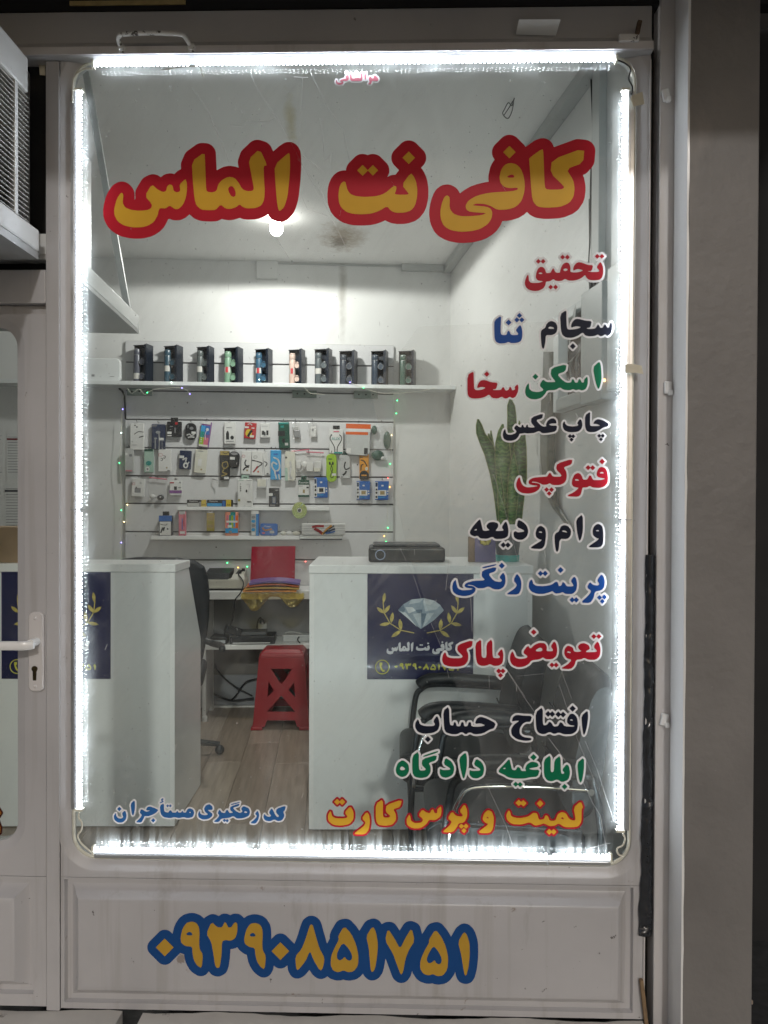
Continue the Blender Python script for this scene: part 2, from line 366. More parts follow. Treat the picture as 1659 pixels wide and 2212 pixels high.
# floor: bed plus wooden planks
fl = structure(into_room(MB().box(-3.8, 1.0, 0.45, VB+0.1, -0.10, -0.012).build('floor', mat('floor_bed', (0.10, 0.085, 0.07), 0.8))))
woods = []
for i, c in enumerate(((0.29, 0.235, 0.185), (0.32, 0.26, 0.21), (0.27, 0.215, 0.17), (0.34, 0.28, 0.225))):
    wm = mat('oak_laminate_%d' % i, c, 0.38, var=0.22, scale=3.0, bump=0.08, bscale=20, stretch=(14, 1.0, 1)); woods.append(wm)
PLW, PLL = 0.192, 1.20
pl_me = {}
k = 0
for iu in range(-13, 6):
    for iv in range(-1, 4):
        u0 = iu*PLW - 0.115; v0 = -0.25 + iv*PLL + (iu*0.47 % 1.0)*PLL*0.6
        if v0 > VB or u0*sin(PHI)+v0*cos(PHI) < 0.08: continue
        wi = (iu*7+iv*3) % 4
        if wi not in pl_me:
            o = MB().box(0.0008, PLW-0.0008, 0.0008, PLL-0.0008, -0.012, 0.0).build('plank', woods[wi], fl, bevel=0.0015, seg=1)
            pl_me[wi] = o
        else:
            o = pl_me[wi].copy(); COL.objects.link(o); o.parent = fl
        o.location = (u0, v0, 0.0)
# the outer wall round the shop front
facade_m = mat('facade_render', (0.22, 0.21, 0.20), 0.8, var=0.1, scale=5, bump=0.3)
structure(MB().box(-4.2, 1.3, 0.045, 0.16, 2.86, 3.7).build('facade_upper_wall', facade_m))
structure(MB().box(-4.2, -2.06, 0.0, 0.16, -0.1, 2.86).build('facade_side_wall', facade_m))

# ================================================================== SHOP FRONT
OX0, OX1, OZ0, OZ1, OR = -0.945, 0.647, 0.428, 2.706, 0.075
GY = 0.014                                  # front face of the glass
PXL, PXR = FX(131), FX(1399)
LIPZ0, LIPZ1 = FZ(125), FZ(106)
def leaf(x0, x1, z0, z1, hole, mname, parent, flip=False):
    "pressed sheet leaf with a rounded opening"
    hx0, hx1, hz0, hz1, r = hole
    inner = rrect(hx0, hx1, hz0, hz1, r); def_ = lambda d: rrect(hx0-d, hx1+d, hz0-d, hz1+d, r+d)
    L = [y3(to_rect(inner, x0, x1, z0, z1), 0.045), y3(to_rect(inner, x0, x1, z0, z1), 0.0), y3(def_(0.030), 0.0), y3(def_(0.024), 0.0015), y3(def_(0.010), 0.0105), y3(def_(0.004), 0.0115), y3(inner, 0.014), y3(inner, 0.045)]
    return smoothed(MB().loops(L).build('frame_plate', mname, parent), 50)
def low_panel(x0, x1, z0, z1, p, mname, parent):
    "sheet with a pressed raised field; p = rectangle of the recess"
    def rc(d, y): return [(p[0]+d, y, p[2]+d), (p[1]-d, y, p[2]+d), (p[1]-d, y, p[3]-d), (p[0]+d, y, p[3]-d)]
    L = [[(x0, 0.04, z0), (x1, 0.04, z0), (x1, 0.04, z1), (x0, 0.04, z1)], [(x0, 0, z0), (x1, 0, z0), (x1, 0, z1), (x0, 0, z1)],
         rc(0, 0), rc(0.004, 0.014), rc(0.018, 0.015), rc(0.025, 0.011), rc(0.044, -0.017), rc(0.050, -0.020), rc(0.062, -0.021)]
    return smoothed(MB().loops(L, True).build('lower_panel', mname, parent), 30)

win = thing('shop_window', 'large shop window leaf with rounded corners, grey frame and LED border', 'window')
leaf(PXL, PXR, 0.383, LIPZ0+0.02, (OX0, OX1, OZ0, OZ1, OR), paint, win)
low_panel(PXL, PXR, 0.006, 0.3815, (FX(139, 0, 2000), FX(1368, 0, 2000), FZ(2178), FZ(1909)), paint, win)
g = rrect(OX0+0.002, OX1-0.002, OZ0+0.002, OZ1-0.002, OR)
MB().prism(g, GY, GY+0.006).build('glass_pane', glass_m, win)
gk = lambda d, y: y3(rrect(OX0+d, OX1-d, OZ0+d, OZ1-d, OR-d), y)
MB().loops([gk(0.003, GY-0.004), gk(0.007, GY-0.005), gk(0.011, GY-0.0005)]).build('gasket', mat('old_cream_gasket', (0.62, 0.61, 0.52), 0.5, var=0.15, scale=30), win)
# edge bead of the leaf on the hinge side
MB().box(PXR-0.004, PXR-0.0005, -0.006, -0.0005, 0.06, 2.68).build('edge_bead', paint_w, win)

# clear adhesive film over the right half of the pane
fpoly = [at_Y(x, y, GY-0.0006) for x, y in ((905,705),(1318,690),(1322,1250),(1318,1800),(1060,1806),(1035,1600),(960,1420),(880,1190),(842,1010),(800,845))]
fo = MB().prism([(p.x, p.z) for p in fpoly][::-1], GY-0.0007, GY-0.0003).build('film', clear('window_film', (0.975, 0.98, 0.98), 0.012, 0.10, 0.022, (0.85, 0.87, 0.87)), win)
# scratches on the glass film
scr = MB()
def scratch(pts, wd=0.0012):
    P = [at_Y(x, y, GY-0.0012) for x, y in pts]
    for a, b in zip(P[:-1], P[1:]):
        d = (b-a); n = Vector((-d.z, 0, d.x)).normalized()*wd*random.uniform(.3, .6)
        scr.add([a-n, b-n*random.uniform(.6, 1), b+n*random.uniform(.6, 1), a+n], [(0,1,2,3)])
S2 = lambda ox, oy, s, pts: [((ox+x/s)/1.1573, (oy+y/s)/1.1573) for x, y in pts]
for p in ([(60,430),(110,540),(260,760),(360,960),(540,1280)], [(415,425),(520,640),(610,770),(650,960)], [(370,460),(350,800),(345,900),(460,990),(490,1010)],
          [(340,940),(470,1110),(530,1230),(545,1290),(640,1490)], [(150,1300),(210,1400),(290,1530)], [(50,710),(20,745),(-60,740)], [(205,700),(160,720),(80,720),(50,715)], [(320,455),(400,460)],
          [(370,1170),(400,1240),(520,1280)], [(480,700),(500,960),(545,900),(540,1000)]):
    scratch(S2(600, 0, 2.37, p), 0.0011)
for p in ([(-45,520),(40,650),(130,850),(170,960)], [(480,300),(420,200),(520,150)]): scratch(S2(500, 0, 2.37, p))
for p in ([(690,190),(790,400),(835,540)], [(905,710),(980,890),(1030,1090)], [(1430,1040),(1560,1240),(1659,1380)], [(1180,540),(1190,770)], [(1305,1040),(1310,1210)]): scratch(S2(750, 1300, 2.765, p), 0.0010)
for p in ([(470,1460),(590,1640)], [(840,1460),(910,1650)], [(530,1495),(780,1470)], [(0,480),(60,700),(40,900)], [(370,100),(450,350),(540,700)]): scratch(S2(1100, 1150, 2.765, p), 0.0010)
for p in ([(1180,400),(1300,760),(1460,1150)], [(1290,940),(1400,1180),(1450,1260),(1490,1480)], [(1110,750),(1220,900)], [(700,1050),(830,1330),(870,1450)], [(1350,770),(1430,960),(1540,1300)], [(1370,1480),(1520,1440)]): scratch(S2(950, 1560, 2.633, p), 0.0011)
for _ in range(60):
    x = random.uniform(230, 1290); y = random.uniform(160, 1800); l = random.uniform(3, 16); a = random.uniform(-0.5, 0.5)
    scratch([(x, y), (x+l*sin(a), y+l*cos(a))], 0.0014)
scm = clear('glass_scratch', (1, 1, 1), 0.05, 0.4, 0.42, (0.9, 0.9, 0.9))
tag(scr.build('scratches', scm, win), kind='stuff')

# ---- LED strips -----------------------------------------------------------
led_core = emitter('led_white_glow', (0.86, 0.935, 1.0), 3.6)
led_dot = emitter('led_diode', (0.86, 0.935, 1.0), LED_POWER)
tubem = clear('led_tube_plastic', (0.97, 0.98, 1.0), 0.08, 0.1, 0.10, (0.85, 0.87, 0.9))
cream = mat('cream_cable', (0.70, 0.68, 0.58), 0.45, var=0.1, scale=40)
endcap = mat('yellowed_end_cap', (0.75, 0.73, 0.62), 0.4)
def led_strip(a, b, side, label, joints=()):
    "a, b: ends on the facade (x, z); side: unit vector towards the frame"
    A = Vector((a[0], 0, a[1])); B = Vector((b[0], 0, b[1])); D = (B-A); ln = D.length; D.normalize()
    S = Vector((side[0], 0, side[1])); Yv = Vector((0, 1, 0))
    t = thing('led_strip', label, 'led light', A, group='LED strips round the window')
    M = Matrix((D, S, Yv)).transposed()
    def bar(s0, s1, y0, y1, l0=0.0, l1=None):
        l1 = ln if l1 is None else l1
        return [M @ Vector((x, s, y)) for y in (y0, y1) for x, s in ((l0, s0), (l1, s0), (l1, s1), (l0, s1))]
    F = [(0,3,2,1),(4,5,6,7),(0,1,5,4),(1,2,6,5),(2,3,7,6),(3,0,4,7)]
    ch = MB(); ch.add(bar(0.0105, 0.0125, 0.0005, 0.0125), F); ch.add(bar(0.0126, 0.0275, 0.004, 0.0122), F); ch.add(bar(0.0180, 0.0262, 0.0020, 0.0038), F)
    ch.build('aluminium_channel', alu, t)
    MB().add(bar(0.0005, 0.0082, -0.005, 0.003, 0.004, ln-0.004), F).build('glow_strip', led_core, t)
    dm = MB(); n = int(ln/0.0122)
    for i in range(n):
        x = 0.008 + i*0.0122
        if any(abs(x/ln-j) < 0.004 for j in joints): continue
        dm.add(bar(-0.0075, -0.0005, -0.0030, -0.0005, x, x+0.0060)[:4], [(0,1,2,3)])
    tag(dm.build('diodes', led_dot, t), kind='stuff')
    MB().add(bar(-0.0115, 0.0102, -0.0085, -0.0070, 0.002, ln-0.002), F).build('clear_cover', tubem, t)
    for e in (0.0, 1.0): MB().add(bar(-0.011, 0.0125, -0.0088, 0.008, e*ln-0.004, e*ln+0.0015) , F).build('end_cap', endcap, t)
    for j in joints:
        MB().tube([M @ Vector((j*ln, s, y)) for s, y in ((-0.013, 0.006), (-0.013, -0.0105), (0.02, -0.0105), (0.028, 0.004))], 0.0012, 6).build('clip', alu, t)
    return t
LX0, LX1, LZ0, LZ1 = -0.916, 0.611, 0.4632, 2.6844
def fp(px, py): p = at_Y(px, py, -0.01); return (p.x, p.z)
def zz(py): return at_Y(829, py, -0.01).z
led_strip((FX(200, -.01, 140), LZ1), (FX(1334, -.01, 130), LZ1), (0, 1), 'white LED strip along the top edge of the window', (0.19, 0.235))
led_strip((FX(200, -.01, 1840), LZ0), (FX(1322, -.01, 1840), LZ0), (0, -1), 'white LED strip along the bottom edge of the window', (0.88,))
led_strip((LX0, at_Y(172, 192, -.01).z), (LX0, at_Y(172, 1752, -.01).z), (-1, 0), 'white LED strip along the left edge of the window', (0.58,))
led_strip((LX1, at_Y(1345, 192, -.01).z), (LX1, at_Y(1345, 1798, -.01).z), (1, 0), 'white LED strip along the right edge of the window', (0.577,))
# loose wires joining the strips at the corners
def cable(name, label, pts, r, m, cat='cable', group=None, n=6, sides=6, inroom=False):
    P = spline(pts, n); base = P[0].copy()
    o = MB().tube([p-base for p in P], r, sides).build(name, m, None, smooth=True)
    if inroom: o.location = RM @ base; o.rotation_euler = (0, 0, PHI)
    else: o.location = base
    return tag(o, label, cat, group)
fw = lambda L, Y=-0.012: [tuple(at_Y(x, y, Y)) for x, y in L]
cable('corner_wire', 'cream wires looping round the top left window corner', fw([(200,148),(180,150),(162,165),(157,185),(156,222)]), 0.0030, cream, group='wires at the window corners')
cable('led_lead', 'thin white lead sagging along the top LED strip', fw([(345,143),(352,150),(375,147),(410,143),(432,145),(436,158),(440,166)], -0.014), 0.0016, cream)
cable('corner_wire', 'dark twisted wire hanging at the top right window corner', fw([(1335,130),(1352,138),(1362,150),(1358,170),(1366,188),(1364,205)]), 0.0022, black_rub, group='wires at the window corners')
cable('corner_wire', 'cream twisted wire at the bottom left window corner', fw([(172,1754),(170,1765),(177,1778),(176,1792),(168,1806),(176,1822),(198,1842)]), 0.0026, cream, group='wires at the window corners')
cable('corner_wire', 'cream kinked wire at the bottom right window corner', fw([(1345,1800),(1350,1812),(1345,1826),(1333,1833),(1336,1846),(1344,1850),(1325,1862)]), 0.0028, cream, group='wires at the window corners')
tape_m = mat('masking_tape', (0.62, 0.58, 0.46), 0.6, var=0.08, scale=50)
def tape(pts, label, Y=-0.021):
    P = [at_Y(x, y, Y) for x, y in pts]; c = sum(P, Vector())/len(P)
    o = MB().prism([(p.x-c.x, p.z-c.z) for p in P], -0.0003, 0.0003).build('tape', tape_m); o.location = c; tag(o, label, 'tape')
tape([(1388,198),(1392,225),(1368,230),(1362,215),(1364,207)], 'cream tape on the frame near the top right corner', -0.008)
tape([(1390,808),(1386,790),(1366,786),(1350,787),(1350,806),(1372,805)], 'cream tape half way down the right LED strip')
tape([(98,163),(98,140),(84,138),(86,162)], 'white tape scrap above the cooler', 0.02)

# ---- door frame, rail and door -------------------------------------------
fr = thing('door_frame', 'grey steel post and rail between the door and the window', 'door frame')
MB().box(FX(100.5), FX(129.5), -0.004, 0.05, 0.0, LIPZ0-0.001).build('post', paint, fr, bevel=0.002)
MB().box(-2.055, FX(100.5)-0.001, -0.002, 0.05, FZ(654), FZ(580)).build('rail', paint, fr, bevel=0.003)
MB().box(-2.055, FX(100.5)-0.001, 0.022, 0.05, FZ(676), FZ(655)).build('rail_rebate', paint, fr)
MB().box(-2.055, -1.985, -0.004, 0.05, 0.0, LIPZ0-0.001).build('post', paint, fr, bevel=0.002)
MB().box(-1.984, FX(100.5)-0.001, 0.06, 0.08, FZ(580)+.001, LIPZ0+0.04).build('transom_panel', dark_void, fr)
dr = thing('shop_door', 'grey steel shop door with rounded glass and lever handle', 'door')
DX0, DX1 = -1.98, FX(99.3)
DH = (-1.86, FX(33), FZ(1832), FZ(704), 0.055)
leaf(DX0, DX1, FZ(1904), FZ(677), DH, paint, dr)
low_panel(DX0, DX1, 0.010, FZ(1904)-0.0015, (-1.93, FX(72, 0, 2000), FZ(2162), FZ(1911)), paint, dr)
MB().prism(rrect(DH[0]+.002, DH[1]-.002, DH[2]+.002, DH[3]-.002, .055), GY+0.004, GY+0.010).build('glass_pane', door_glass_m, dr)
pz0, pz1 = FZ(1500), FZ(1327); pxa, pxb = FX(63), FX(97)
hp = MB().loops([y3(rrect(pxa, pxb, pz0, pz1, 0.016, 6), -0.0005), y3(rrect(pxa, pxb, pz0, pz1, 0.016, 6), -0.006), y3(rrect(pxa+.004, pxb-.004, pz0+.004, pz1-.004, 0.012, 6), -0.0095)], True).build('handle_plate', paint_w, dr, smooth=False)
hx, hz = FX(82), FZ(1390)
for zz_ in (FZ(1340), FZ(1488)): MB().ball((FX(79), -0.009, zz_), 0.006, 10, (1, .6, 1)).build('screw', paint_w, hp, smooth=True)
lv = MB(); lv.tube([(hx, -0.008, hz), (hx, -0.050, hz)], 0.0115, 14)
lev = lv.build('lever_neck', white_gloss, dr, smooth=False)
L = []
for x, yy, h_ in ((hx+0.012, -0.050, 0.010), (hx-0.004, -0.060, 0.0125), (hx-0.02, -0.063, 0.0125), (hx-0.13, -0.063, 0.0120)):
    L.append([(x, yy-0.006+0.006*(1-abs(cos(a))), hz-0.004+h_*sin(a)) if cos(a) < 0 else (x, yy+0.006, hz-0.004+h_*sin(a)) for a in [2*pi*k/12 for k in range(12)]])
lm = MB().loops(L, True); lm.f.append(tuple(range(11, -1, -1)))
smoothed(lm.build('lever', white_gloss, dr))
MB().disc_y(FX(78), -0.0115, FZ(1450), 0.0085, 16, th=0.004).prism([(FX(78)-.0045, FZ(1475)), (FX(78)+.0045, FZ(1475)), (FX(78)+.0055, FZ(1452)), (FX(78)-.0055, FZ(1452))], -0.0113, -0.0080).build('lock_cylinder', mat('dark_brass', (0.06, 0.045, 0.02), 0.35, 0.8, var=0.3, scale=60), hp)

# ---- lintel --------------------------------------------------------------
lt = thing('lintel', 'grey steel lintel with a protruding lip above the window', 'lintel')
XR = FX(1399)
MB().add([(x, y, z) for x in (-2.06, XR) for y, z in ((-0.026, LIPZ0), (-0.026, LIPZ1), (-0.020, LIPZ1+0.002), (-0.008, FZ(90)), (-0.008, FZ(22)), (0.03, FZ(18)), (0.03, LIPZ0))],
         [(0,1,2,3,4,5,6), (13,12,11,10,9,8,7)] + [(i, (i+1)%7, (i+1)%7+7, i+7) for i in range(7)]).build('beam', lintel_p, lt, bevel=0.003)
MB().box(-2.06, XR-0.002, -0.030, -0.0265, LIPZ0+0.001, LIPZ1-0.002).build('lip_strip', paint_w, lt)
MB().box(-2.06, 1.25, 0.0, 0.044, FZ(17), FZ(-60)).build('shutter_slot', dark_void, lt)
hz0 = FZ(100, -0.03)
hd = thing('pull_handle', 'chipped white bent bar handle bolted to the lintel', 'handle', (FX(263, -.03), -0.03, hz0))
wdt = FX(413, -.03) - FX(263, -.03); hh = FZ(71, -.06) - hz0
P = spline([(0, 0.0, 0), (-0.002, -0.02, 0.012), (0.008, -0.035, hh*0.9), (0.03, -0.038, hh), (wdt*0.5, -0.038, hh+0.002), (wdt-0.035, -0.038, hh-0.001), (wdt-0.014, -0.035, hh*0.85), (wdt-0.008, -0.02, 0.012), (wdt, 0.0, 0)], 5)
MB().tube(P, 0.0062, 8).build('bar', chipped, hd, smooth=True)
for x in (0.0, wdt):
    MB().lathe([(0.013, 0), (0.013, 0.003), (0.009, 0.0035), (0.009, 0.010), (0.004, 0.011)], 6).build('bolt', chipped, hd)
    bo = [c for c in hd.children][-1]; bo.rotation_euler = (pi/2, 0, 0); bo.location = (x, -0.001, 0.0)
pp = [at_Y(x, y, Y) for x, y, Y in ((1121, 42, -0.047), (1211, 42, -0.047), (1201, 77, -0.012), (1114, 75, -0.012))]; c0 = pp[0].copy()
o = MB().add([p-c0 for p in pp] + [p-c0+Vector((0, 0.0012, 0.001)) for p in pp], [(0,1,2,3), (7,6,5,4), (0,4,5,1), (1,5,6,2), (2,6,7,3), (3,7,4,0)]).build('paper_label', mat('white_card', (0.72, 0.74, 0.73), 0.5, var=0.02)); o.location = c0
tag(o, 'blank white card stuck out from the lintel', 'card')
lb = thing('latch_bracket', 'rusty latch bracket at the right end of the lintel', 'bracket', at_Y(1372, 84, -0.03))
MB().cbox((-0.018, -0.004, 0.0), (0.055, 0.010, 0.020)).build('plate', chipped, lb, bevel=0.002)
MB().cbox((0.006, -0.008, 0.025), (0.012, 0.012, 0.038), Matrix.Rotation(0.2, 3, 'Y')).build('tongue', mat('rusty_steel', (0.13, 0.09, 0.06), 0.7, 0.4, var=0.5, scale=60), lb, bevel=0.002)
o = MB().box(0, FX(400)-FX(152), -0.004, 0.0, 0, 0.012).build('foam_strip', mat('yellowed_foam', (0.50, 0.38, 0.16), 0.8, var=0.2, scale=30)); o.location = (FX(152), -0.0, FZ(5.5)); tag(o, 'yellowed foam strip above the lintel', 'foam strip')
# shop sign board above, out of the picture: it shades the top of the front
sg = thing('sign_board', 'shop sign box over the window, out of view, inferred from its shadow', 'sign', (0, -1.0, 2.893))
MB().box(-4.2, 1.5, -0.06, 0.0, 0.0, 0.75).build('face', mat('sign_board_back', (0.25, 0.25, 0.26), 0.6), sg)
MB().box(-4.2, 1.5, 0.0, 1.04, 0.45, 0.50).build('roof_sheet', mat('sign_board_back', (0.25, 0.25, 0.26), 0.6), sg)

# ---- right jamb, channel, pillar -----------------------------------------
jb = thing('shutter_guide', 'pale grey shutter guide between the black gap and the pillar', 'guide rail')
gx0, gx1 = FX(1416), FX(1446)
MB().box(gx0, gx1+0.01, -0.012, 0.10, -0.02, 3.0).build('rail', paint_w, jb, bevel=0.003)
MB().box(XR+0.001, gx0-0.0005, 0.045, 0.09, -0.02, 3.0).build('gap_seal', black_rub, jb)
for i, (x, y) in enumerate(((1437, 208), (1441, 838), (1433, 1553))):
    p = at_Y(x, y, -0.012)
    m_ = MB().cbox((p.x, -0.018, p.z), (0.020, 0.012, 0.034), Matrix.Rotation(0.2*(i-1), 3, 'Y')); m_.cbox((p.x+0.006, -0.022, p.z-0.014), (0.012, 0.016, 0.016))
    m_.build('lug', white_gloss, jb, bevel=0.004, seg=3)
pl = thing('pillar', 'taupe painted pillar with a glossy white inner edge', 'pillar')
pfx = FX(1447); PY = -0.112
pe = at_Y(1634, 1106, PY).x
MB().box(pfx+0.004, pe, PY, 0.30, -0.05, 3.1).build('shaft', pillar_p, pl, bevel=0.004)
ed = []
for i in range(60):
    z = -0.05+3.15*i/59; j = random.uniform(-1, 1)*0.0011
    ed.append((z, j))
mbw = MB(); vs = []; fs = []
for z, j in ed: vs += [(pfx, -0.013, z), (pfx+0.0005, PY-0.001, z), (pfx+0.0058+j, PY-0.0018, z), (pfx+0.0058+j, PY+0.0015, z), (pfx+0.003, -0.013, z)]
for i in range(59): fs += [(i*5+k, i*5+(k+1)%5, (i+1)*5+(k+1)%5, (i+1)*5+k) for k in range(5)]
mbw.add(vs, fs).build('white_edge', white_gloss, pl)
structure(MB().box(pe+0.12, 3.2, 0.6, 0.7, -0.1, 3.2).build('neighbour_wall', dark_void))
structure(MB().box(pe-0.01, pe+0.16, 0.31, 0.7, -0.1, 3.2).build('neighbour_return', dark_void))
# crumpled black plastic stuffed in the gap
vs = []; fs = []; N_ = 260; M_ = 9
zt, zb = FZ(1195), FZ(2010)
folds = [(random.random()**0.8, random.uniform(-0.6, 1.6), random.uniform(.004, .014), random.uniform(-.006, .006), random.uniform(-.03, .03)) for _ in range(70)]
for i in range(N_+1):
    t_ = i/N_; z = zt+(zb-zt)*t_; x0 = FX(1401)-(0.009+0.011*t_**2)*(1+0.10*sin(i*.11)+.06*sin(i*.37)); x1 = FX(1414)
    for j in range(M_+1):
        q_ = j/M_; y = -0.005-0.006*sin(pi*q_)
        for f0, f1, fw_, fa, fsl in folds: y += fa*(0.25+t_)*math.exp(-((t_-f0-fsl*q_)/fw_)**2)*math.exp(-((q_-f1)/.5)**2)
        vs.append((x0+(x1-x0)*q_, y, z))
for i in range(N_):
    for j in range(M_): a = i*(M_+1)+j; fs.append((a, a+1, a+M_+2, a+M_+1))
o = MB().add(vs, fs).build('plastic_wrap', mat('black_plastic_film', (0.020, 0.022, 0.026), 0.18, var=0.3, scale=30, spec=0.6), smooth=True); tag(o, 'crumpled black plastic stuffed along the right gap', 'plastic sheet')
o = MB().cbox((0, 0, 0), (0.010, 0.012, 0.13), Matrix.Rotation(-0.12, 3, 'Y')).build('wood_shim', mat('raw_wood_shim', (0.24, 0.16, 0.09), 0.8, var=0.3, scale=30, stretch=(6, 6, 1)), bevel=0.001); o.location = (FX(1396), -0.010, FZ(2150)); tag(o, 'wooden shim wedged at the foot of the right gap', 'wood wedge')

# ---- stone sill -----------------------------------------------------------
def sill(x0, x1, label):
    vs = []; n = 40
    t_ = thing('stone_sill', label, 'sill', (x0, -0.16, -0.1), group='stone sills under the shop front')
    top = [(0, 0.0)] + []
    m_ = MB(); vs = []; fs = []
    for i in range(n+1):
        x = (x1-x0)*i/n; z = 0.1 + FZ(2196)+0.004*sin(i*0.55+x0*3)+random.uniform(-.0012, .0012)
        for y, dz in ((0, -0.06), (0.0, -0.014), (0.006, -0.004), (0.02, 0.0), (0.158, 0.001), (0.158, -0.06)): vs.append((x, y, z+dz))
    for i in range(n): fs += [(i*6+k, i*6+k+1, (i+1)*6+k+1, (i+1)*6+k) for k in range(5)]
    fs += [tuple(range(6)), tuple(range(n*6+5, n*6-1, -1))]
    smoothed(m_.add(vs, fs).build('slab', stone, t_))
sill(FX(283, -.1, 2195), FX(1412, -.1, 2195), 'long rough white stone sill under the window panel')
sill(-2.3, FX(237, -.1, 2195), 'white stone sill under the door at the left')

# ---- evaporative cooler over the door ------------------------------------
cx_ = FX(97); cz0, cz1 = FZ(545), FZ(205); cy0 = -0.62
ac = thing('window_cooler', 'white louvred cooler box mounted above the shop door', 'air cooler', (cx_, 0, cz0))
hC = cz1-cz0
cream_w = mat('cooler_white_paint', (0.66, 0.655, 0.63), 0.4, var=0.04, scale=8); specks(cream_w, (0.3, 0.26, 0.2), 20, 0.7, 0.05, 0.5)
pane_w = mat('cooler_louvre_paint', (0.60, 0.585, 0.54), 0.45, var=0.05, scale=10)
MB().box(-0.85, 0.0, cy0, -0.03, -0.005, 0.055).build('tray', cream_w, ac, bevel=0.006)
MB().box(-0.85, -0.004, cy0, -0.03, -0.026, -0.0055).build('tray_underside', mat('galvanised_sheet', (0.35, 0.35, 0.34), 0.45, 0.3, var=0.15, scale=10), ac)
MB().box(-0.85, -0.002, cy0, -0.09, hC-0.035, hC+0.06).build('top_cap', cream_w, ac, bevel=0.006)
MB().box(-0.83, -0.045, cy0+0.02, -0.06, 0.056, hC-0.036).build('pad_box', dark_void, ac)
for yy in (cy0+0.012, -0.36, -0.155): MB().box(-0.020, -0.003, yy-0.008, yy+0.008, 0.0555, hC-0.0355).build('louvre_frame', cream_w, ac)
nl = 27; lou = None
for s_, (ya, yb) in enumerate(((cy0+0.022, -0.370), (-0.35, -0.165), (-0.145, -0.085))):
    first = None
    for i in range(nl):
        z = 0.062+(hC-0.105)*i/(nl-1)
        if first is None:
            first = MB().add([(-0.034, ya, 0.012), (-0.004, ya, -0.004), (-0.004, yb, -0.004), (-0.034, yb, 0.012), (-0.034, ya, 0.0135), (-0.004, ya, -0.0022), (-0.004, yb, -0.0022), (-0.034, yb, 0.0135)],
                [(0,3,2,1),(4,5,6,7),(0,1,5,4),(1,2,6,5),(2,3,7,6),(3,0,4,7)]).build('louvre', pane_w, ac); o = first
        else: o = first.copy(); COL.objects.link(o); o.parent = ac
        o.location = (0, 0, z)
# the platform and duct of the cooler inside the shop
pf = room(300, 720, 1.10)
duct = thing('cooler_platform', 'white cooler duct and platform inside the shop, upper left', 'duct', (pf.x, pf.y, pf.z), 0, inroom=True)
dl = 0.98
MB().box(-0.62, 0.0, -dl, 0.0, 0.012, 0.072).build('platform', white_lam, duct, bevel=0.003)
MB().box(-0.62, -0.0, -dl, 0.0, -0.002, 0.0115).build('platform_base', cornice_m, duct)
MB().box(-0.60, -0.09, -dl, -0.34, 0.0725, 0.55).build('duct', paint_w, duct, bevel=0.004)
MB().box(-0.10, -0.060, -0.05, -0.02, 0.0725, 0.11).build('switch_box', white_lam, duct)
q1 = room(276, 700, 1.02); q2 = room(186, 285, 1.02)
cM = MB().tube([(q1.x-pf.x, q1.y-pf.y, 0.0725), (q2.x-pf.x, q2.y-pf.y, CEIL-pf.z-0.002)], 0.017, 4)
cM.build('brace', cornice_m, duct)

# ================================================================== INTERIOR
# ---- hanging bulb ---------------------------------------------------------
bw = CAM + ray(597, 490)*((CEIL-0.062-CAM.z)/ray(597, 490).z)
br = RMi @ bw
bulb = thing('ceiling_bulb', 'bright bare bulb fixed to the shop ceiling', 'light bulb', bw)
MB().lathe([(0.004, -0.052), (0.020, -0.048), (0.034, -0.034), (0.040, -0.014), (0.038, 0.006), (0.028, 0.026), (0.018, 0.040)], 20).build('globe', emitter('bulb_glow', (1.0, 0.97, 0.92), 22.0), bulb, smooth=True)
MB().lathe([(0.019, 0.0405), (0.024, 0.043), (0.030, 0.0465), (0.034, 0.0612)], 16).build('socket', mat('white_socket', (0.7, 0.7, 0.68), 0.4), bulb)
MB().lathe([(0.045, 0.0545), (0.045, 0.0616)], 20).build('rose', mat('white_cord', (0.6, 0.6, 0.58), 0.5), bulb)
bl = bpy.data.lights.new('bulb_light', 'SPOT'); bl.spot_size = radians(178); bl.spot_blend = 0.06; bl.energy = BULB_WATT; bl.shadow_soft_size = 0.05; bl.color = (1.0, 0.975, 0.935)
blo = bpy.data.objects.new('bulb_light', bl); COL.objects.link(blo); blo.parent = bulb; blo.location = (0, 0, -0.075)

# ---- trunking along the ceiling edge, junction box, cables -----------------
def wr(v): return RW[0][0] + (RW[1][0]-RW[0][0])*(RW[0][1]-v)/(RW[0][1]-RW[1][1])     # right wall u at depth v
co = thing('cornice', 'grey boxed trunking along the top of the right wall', 'trunking', (0,0,0), 0, inroom=True)
MB().add([(wr(v)-a, v, z) for v in (0.08, VB-0.001) for a, z in ((0.001, CEIL-0.001), (0.055, CEIL-0.001), (0.055, CEIL-0.05), (0.001, CEIL-0.05))], [(0,1,2,3),(7,6,5,4),(0,4,5,1),(1,5,6,2),(2,6,7,3),(3,7,4,0)]).build('side_run', cornice_m, co)
cq = room(868, 566, VB-0.03).x
MB().box(cq, wr(VB)-0.056, VB-0.045, VB-0.001, CEIL-0.045, CEIL-0.001).build('back_run', cornice_m, co)
MB().tube([(room(600, 570, VB).x, VB-0.006, CEIL-0.012), (cq-0.001, VB-0.006, CEIL-0.012)], 0.0045, 6).build('conduit', cornice_m, co)
jp = room(577, 580, VB)
o = MB().cbox((0, -0.011, 0), (0.155, 0.02, 0.155)).build('junction_box', wall_m, bevel=0.006); o.location = RM @ Vector((jp.x, VB, jp.z)); o.rotation_euler = (0, 0, PHI); tag(o, 'flush square junction cover high on the back wall', 'junction box')
tk = thing('cable_trunking', 'vertical grey cable trunking with black wires on the right wall', 'trunking', (0, 0, 0), 0, inroom=True)
tv = 0.62
